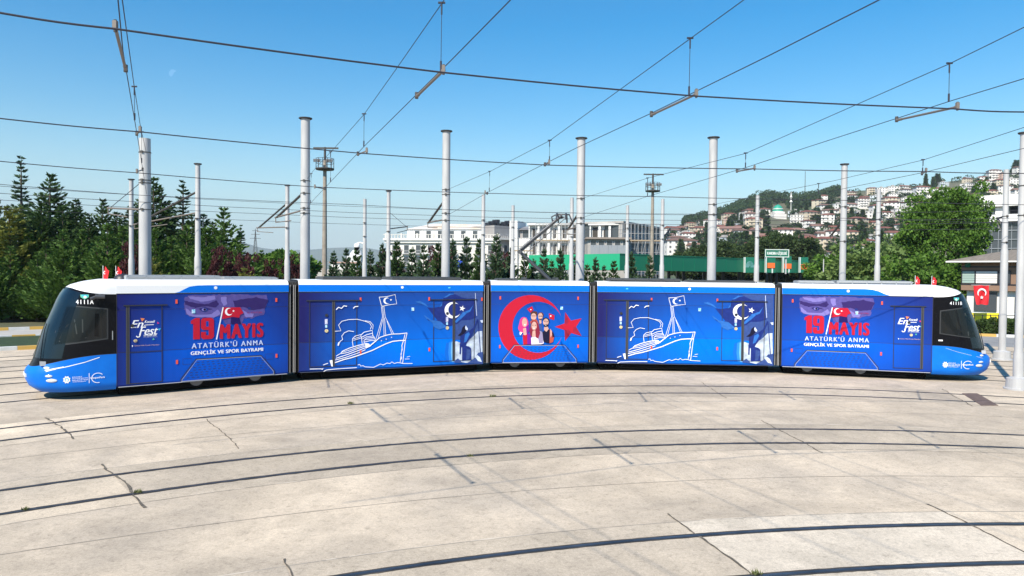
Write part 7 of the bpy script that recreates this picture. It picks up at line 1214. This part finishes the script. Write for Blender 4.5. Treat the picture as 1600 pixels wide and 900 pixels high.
q = on_hill(1225, 326) - p; mb = MB(); mb.lathe([(1.5 * sc, -14), (1.5 * sc, 14 * sc), (2.7 * sc, 14.5 * sc), (2.7 * sc, 15.8 * sc), (1.2 * sc, 16 * sc), (1.2 * sc, 22 * sc), (2.4 * sc, 22.5 * sc), (2.4 * sc, 23.8 * sc), (1.1 * sc, 24 * sc), (1.1 * sc, 28 * sc)], 14, 0, (q.x, q.y, q.z - 6 * sc)); mb.build('minaret', WALLS[0], r); mb = MB(); mb.lathe([(1.4 * sc, 22 * sc), (0, 28 * sc)], 12, 0, (q.x, q.y, q.z)); mb.build('minaret_spire', WALLS[3], r); r.scale = (1.05, 1., 1.05)
p = on_hill(1255, 300); mb = MB(); mb.tube([(0, 0, -3), (0, 0, 34)], .5, 6, 0, .25); r = mb.build('radio_mast', m_clamp, loc=p); tag(r, 'thin radio mast on the wooded ridge right of the mosque', 'mast')
# trees among the houses
band = {}
for i in range(380):
    px = hh.uniform(1040, 1640); top = float(np.interp(px, RX, RY)); f = hh.random() ** .8; y = top + 4 + (404 - top) * f
    k = hh.choice(('hill0', 'hill1', 'hill0', 'hillc')); h = hh.uniform(5, 9) if k != 'hillc' else hh.uniform(8, 13); w = hh.uniform(.9, 1.3)
    if 1430 < px < 1525 and y > 345: continue
    if 1195 < px < 1236 and 318 < y < 362: continue
    band.setdefault((min(8, int(f * 9)), k == 'hillc'), []).append((px, y, k, h, w))
for (b_, cy), L_ in band.items():
    for j, (px, y, k, h, w) in enumerate(sorted(L_)):
        p = on_hill(px, y)
        lab = ('pointed dark cypress, ' if cy else 'round green tree, ') + (ORD[j] if j < 30 else f'{j + 1}th') + f' from the left beside the {rows_n[b_]} row of hillside houses'
        tree(k, p.x, p.y, h, lab, 'conifer' if cy else 'tree', 'trees among the hillside houses', 'conifer' if cy else 'tree', z=p.z - 1., sxy=w)
for px, yt, D_, lab in ((1461, 272, 800, 'dark pointed conifer standing alone on the ridge above the big leafy tree'), (1443, 272, 800, 'thin dark cypress on the ridge left of the lone conifer'), (1583, 251, 830, 'dark conifer on the ridge at the right')):
    X = (px - 800) / FPX * D_; z = hill(X, D_); h = at(px, yt, D_).z - z + 1; tree('hillc', X, D_, max(h, 10), lab, 'conifer', None, 'conifer', z=z - 1, sxy=1.5 if px != 1443 else .8)
# woods on the ridge: far mass of crowns
rs = np.random.RandomState(2); pts = []
def wood_at(px, y, h, n=70, w=4.5, cz=None):
    p = on_hill(px, y)
    for k in range(n):
        d_ = rs.normal(0, 1, 3); d_ /= np.linalg.norm(d_); q = (p.x + d_[0] * w, p.y + d_[1] * w, p.z + h * .5 + d_[2] * h * .5); pts.append((*q, *d_))
for i in range(620):
    px = rs.uniform(1066, 1310); top = float(np.interp(px, RX, RY)); lim = 352 if px < 1120 else np.interp(px, [1120, 1150, 1200, 1262, 1310], [348, 342, 330, 323, 306])
    if lim <= top: continue
    y = rs.uniform(top + 1, lim)
    if 1198 < px < 1232 and y > 318: continue
    wood_at(px, y, rs.uniform(6, 11), 120)
for i in range(170):
    px = rs.uniform(1290, 1640); top = float(np.interp(px, RX, RY)); wood_at(px, rs.uniform(top + 3, top + 100), rs.uniform(4, 7), 90, 4)
me = leafmesh('woods', pts, .5, 1.35, 3, 1.1); me.materials.append(lf_hill); o = bpy.data.objects.new('woods', me); C.objects.link(o); tag(o, 'dark wood covering the ridge beside and above the mosque', 'woods', kind='stuff')
# far hills across the bay
def far_hill(name, px0, px1, tops, D, seed, m_):
    mb = MB(); n = 60; vs = []; rs = random.Random(seed)
    for a in range(n + 1):
        px = px0 + (px1 - px0) * a / n; y = float(np.interp(px, [t[0] for t in tops], [t[1] for t in tops])) + rs.uniform(-.5, .5); h = at(px, y, D).z
        for b, (dy, f) in enumerate(((-1400, 0), (-900, .35), (-450, .7), (0, 1), (500, .7), (1500, 0))): Y = D + dy; vs.append(((px - 800) / FPX * Y, Y, max(-1, h * f) - (2 if f == 0 else 0)))
    mb.add(vs, [(a * 6 + b, (a + 1) * 6 + b, (a + 1) * 6 + b + 1, a * 6 + b + 1) for a in range(n) for b in range(5)], 0, True); tag(mb.build(name, m_), kind='structure')
m_far = mat('far_forest', (.045, .075, .04), 1, 0, (.08, .10, .06), .004)
far_hill('far_hills', -500, 1150, [(-500, 372), (0, 378), (340, 374), (385, 380), (420, 391), (470, 391), (520, 387), (560, 386), (620, 394), (700, 404), (800, 412), (1150, 416)], 7200, 1, m_far)
# air
D0 = 1.0e-4
g = MB(); g.box(-9500, 9500, -60, 10000, -1.2, 620); hz_ = bpy.data.materials.new('haze'); hz_.use_nodes = True; n = hz_.node_tree; n.nodes.remove(n.nodes['Principled BSDF']); pv_ = n.nodes.new('ShaderNodeVolumePrincipled'); pv_.inputs['Density'].default_value = D0; pv_.inputs['Color'].default_value = (.82, .92, 1, 1); pv_.inputs['Anisotropy'].default_value = 0.
n.links.new(pv_.outputs[0], n.nodes['Material Output'].inputs['Volume']); tag(g.build('haze', hz_), kind='stuff')
# pylon far left-centre
p = at(399, 400, 900); r = tag(empty('power_pylon', (p.x, p.y, 0)), 'faint lattice power pylon right of the left conifers', 'pylon'); h = at(399, 357, 900).z; mb = MB()
for sx in (-1, 1):
    for sy in (-1, 1): mb.tube([(sx * 4, sy * 4, 0), (sx * .6, sy * .6, h * .8), (0, 0, h)], .28, 4)
for k in range(9): z = h * k / 10; w = 4 - 3.4 * z / (h * .8); mb.tube([(-w, -w, z), (w, -w, z + h / 10)], .16, 4); mb.tube([(w, -w, z), (-w, -w, z + h / 10)], .16, 4)
for z, w in ((h * .78, 7), (h * .87, 5.5), (h * .95, 4)): mb.tube([(-w, 0, z), (w, 0, z)], .25, 4)
mb.build('lattice', m_clamp, r)
# daytime moon
mo = bpy.data.materials.new('moon_light'); mo.use_nodes = True; n = mo.node_tree; n.nodes.remove(n.nodes['Principled BSDF']); em = n.nodes.new('ShaderNodeEmission'); em.inputs[0].default_value = (.9, .95, 1, 1); em.inputs[1].default_value = .085; tp = n.nodes.new('ShaderNodeBsdfTransparent'); ad = n.nodes.new('ShaderNodeAddShader')
n.links.new(em.outputs[0], ad.inputs[0]); n.links.new(tp.outputs[0], ad.inputs[1]); n.links.new(ad.outputs[0], n.nodes['Material Output'].inputs[0])
Dm = 30000.; c = at(270, 114.5, Dm); rr_ = 6.2 * Dm / FPX; mb = MB(); pts_ = [(rr_ * math.cos(R(a)), rr_ * math.sin(R(a))) for a in range(60, 251, 10)] + [(-rr_ * .22 * math.cos(R(a)), rr_ * math.sin(R(a))) for a in range(250, 59, -19)]
def rot(x, z): t = R(-28); return x * math.cos(t) - z * math.sin(t), x * math.sin(t) + z * math.cos(t)
mpts = [rot(*q) for q in pts_]; mb.add([(x, 0, z) for x, z in mpts], [tuple(t) for t in tessellate_polygon([[Vector((x, z, 0)) for x, z in mpts]])]); o = mb.build('moon', mo, loc=c); tag(o, 'pale half moon in the blue sky at upper left', 'moon')
# drop prototypes nothing used
for k, p in PROTO.items():
    if k not in used:
        for ch in list(p.children): bpy.data.objects.remove(ch)
        bpy.data.objects.remove(p)
for pr in HP:
    if not pr[1]:
        for ch in list(pr[0].children): bpy.data.objects.remove(ch)
        bpy.data.objects.remove(pr[0])
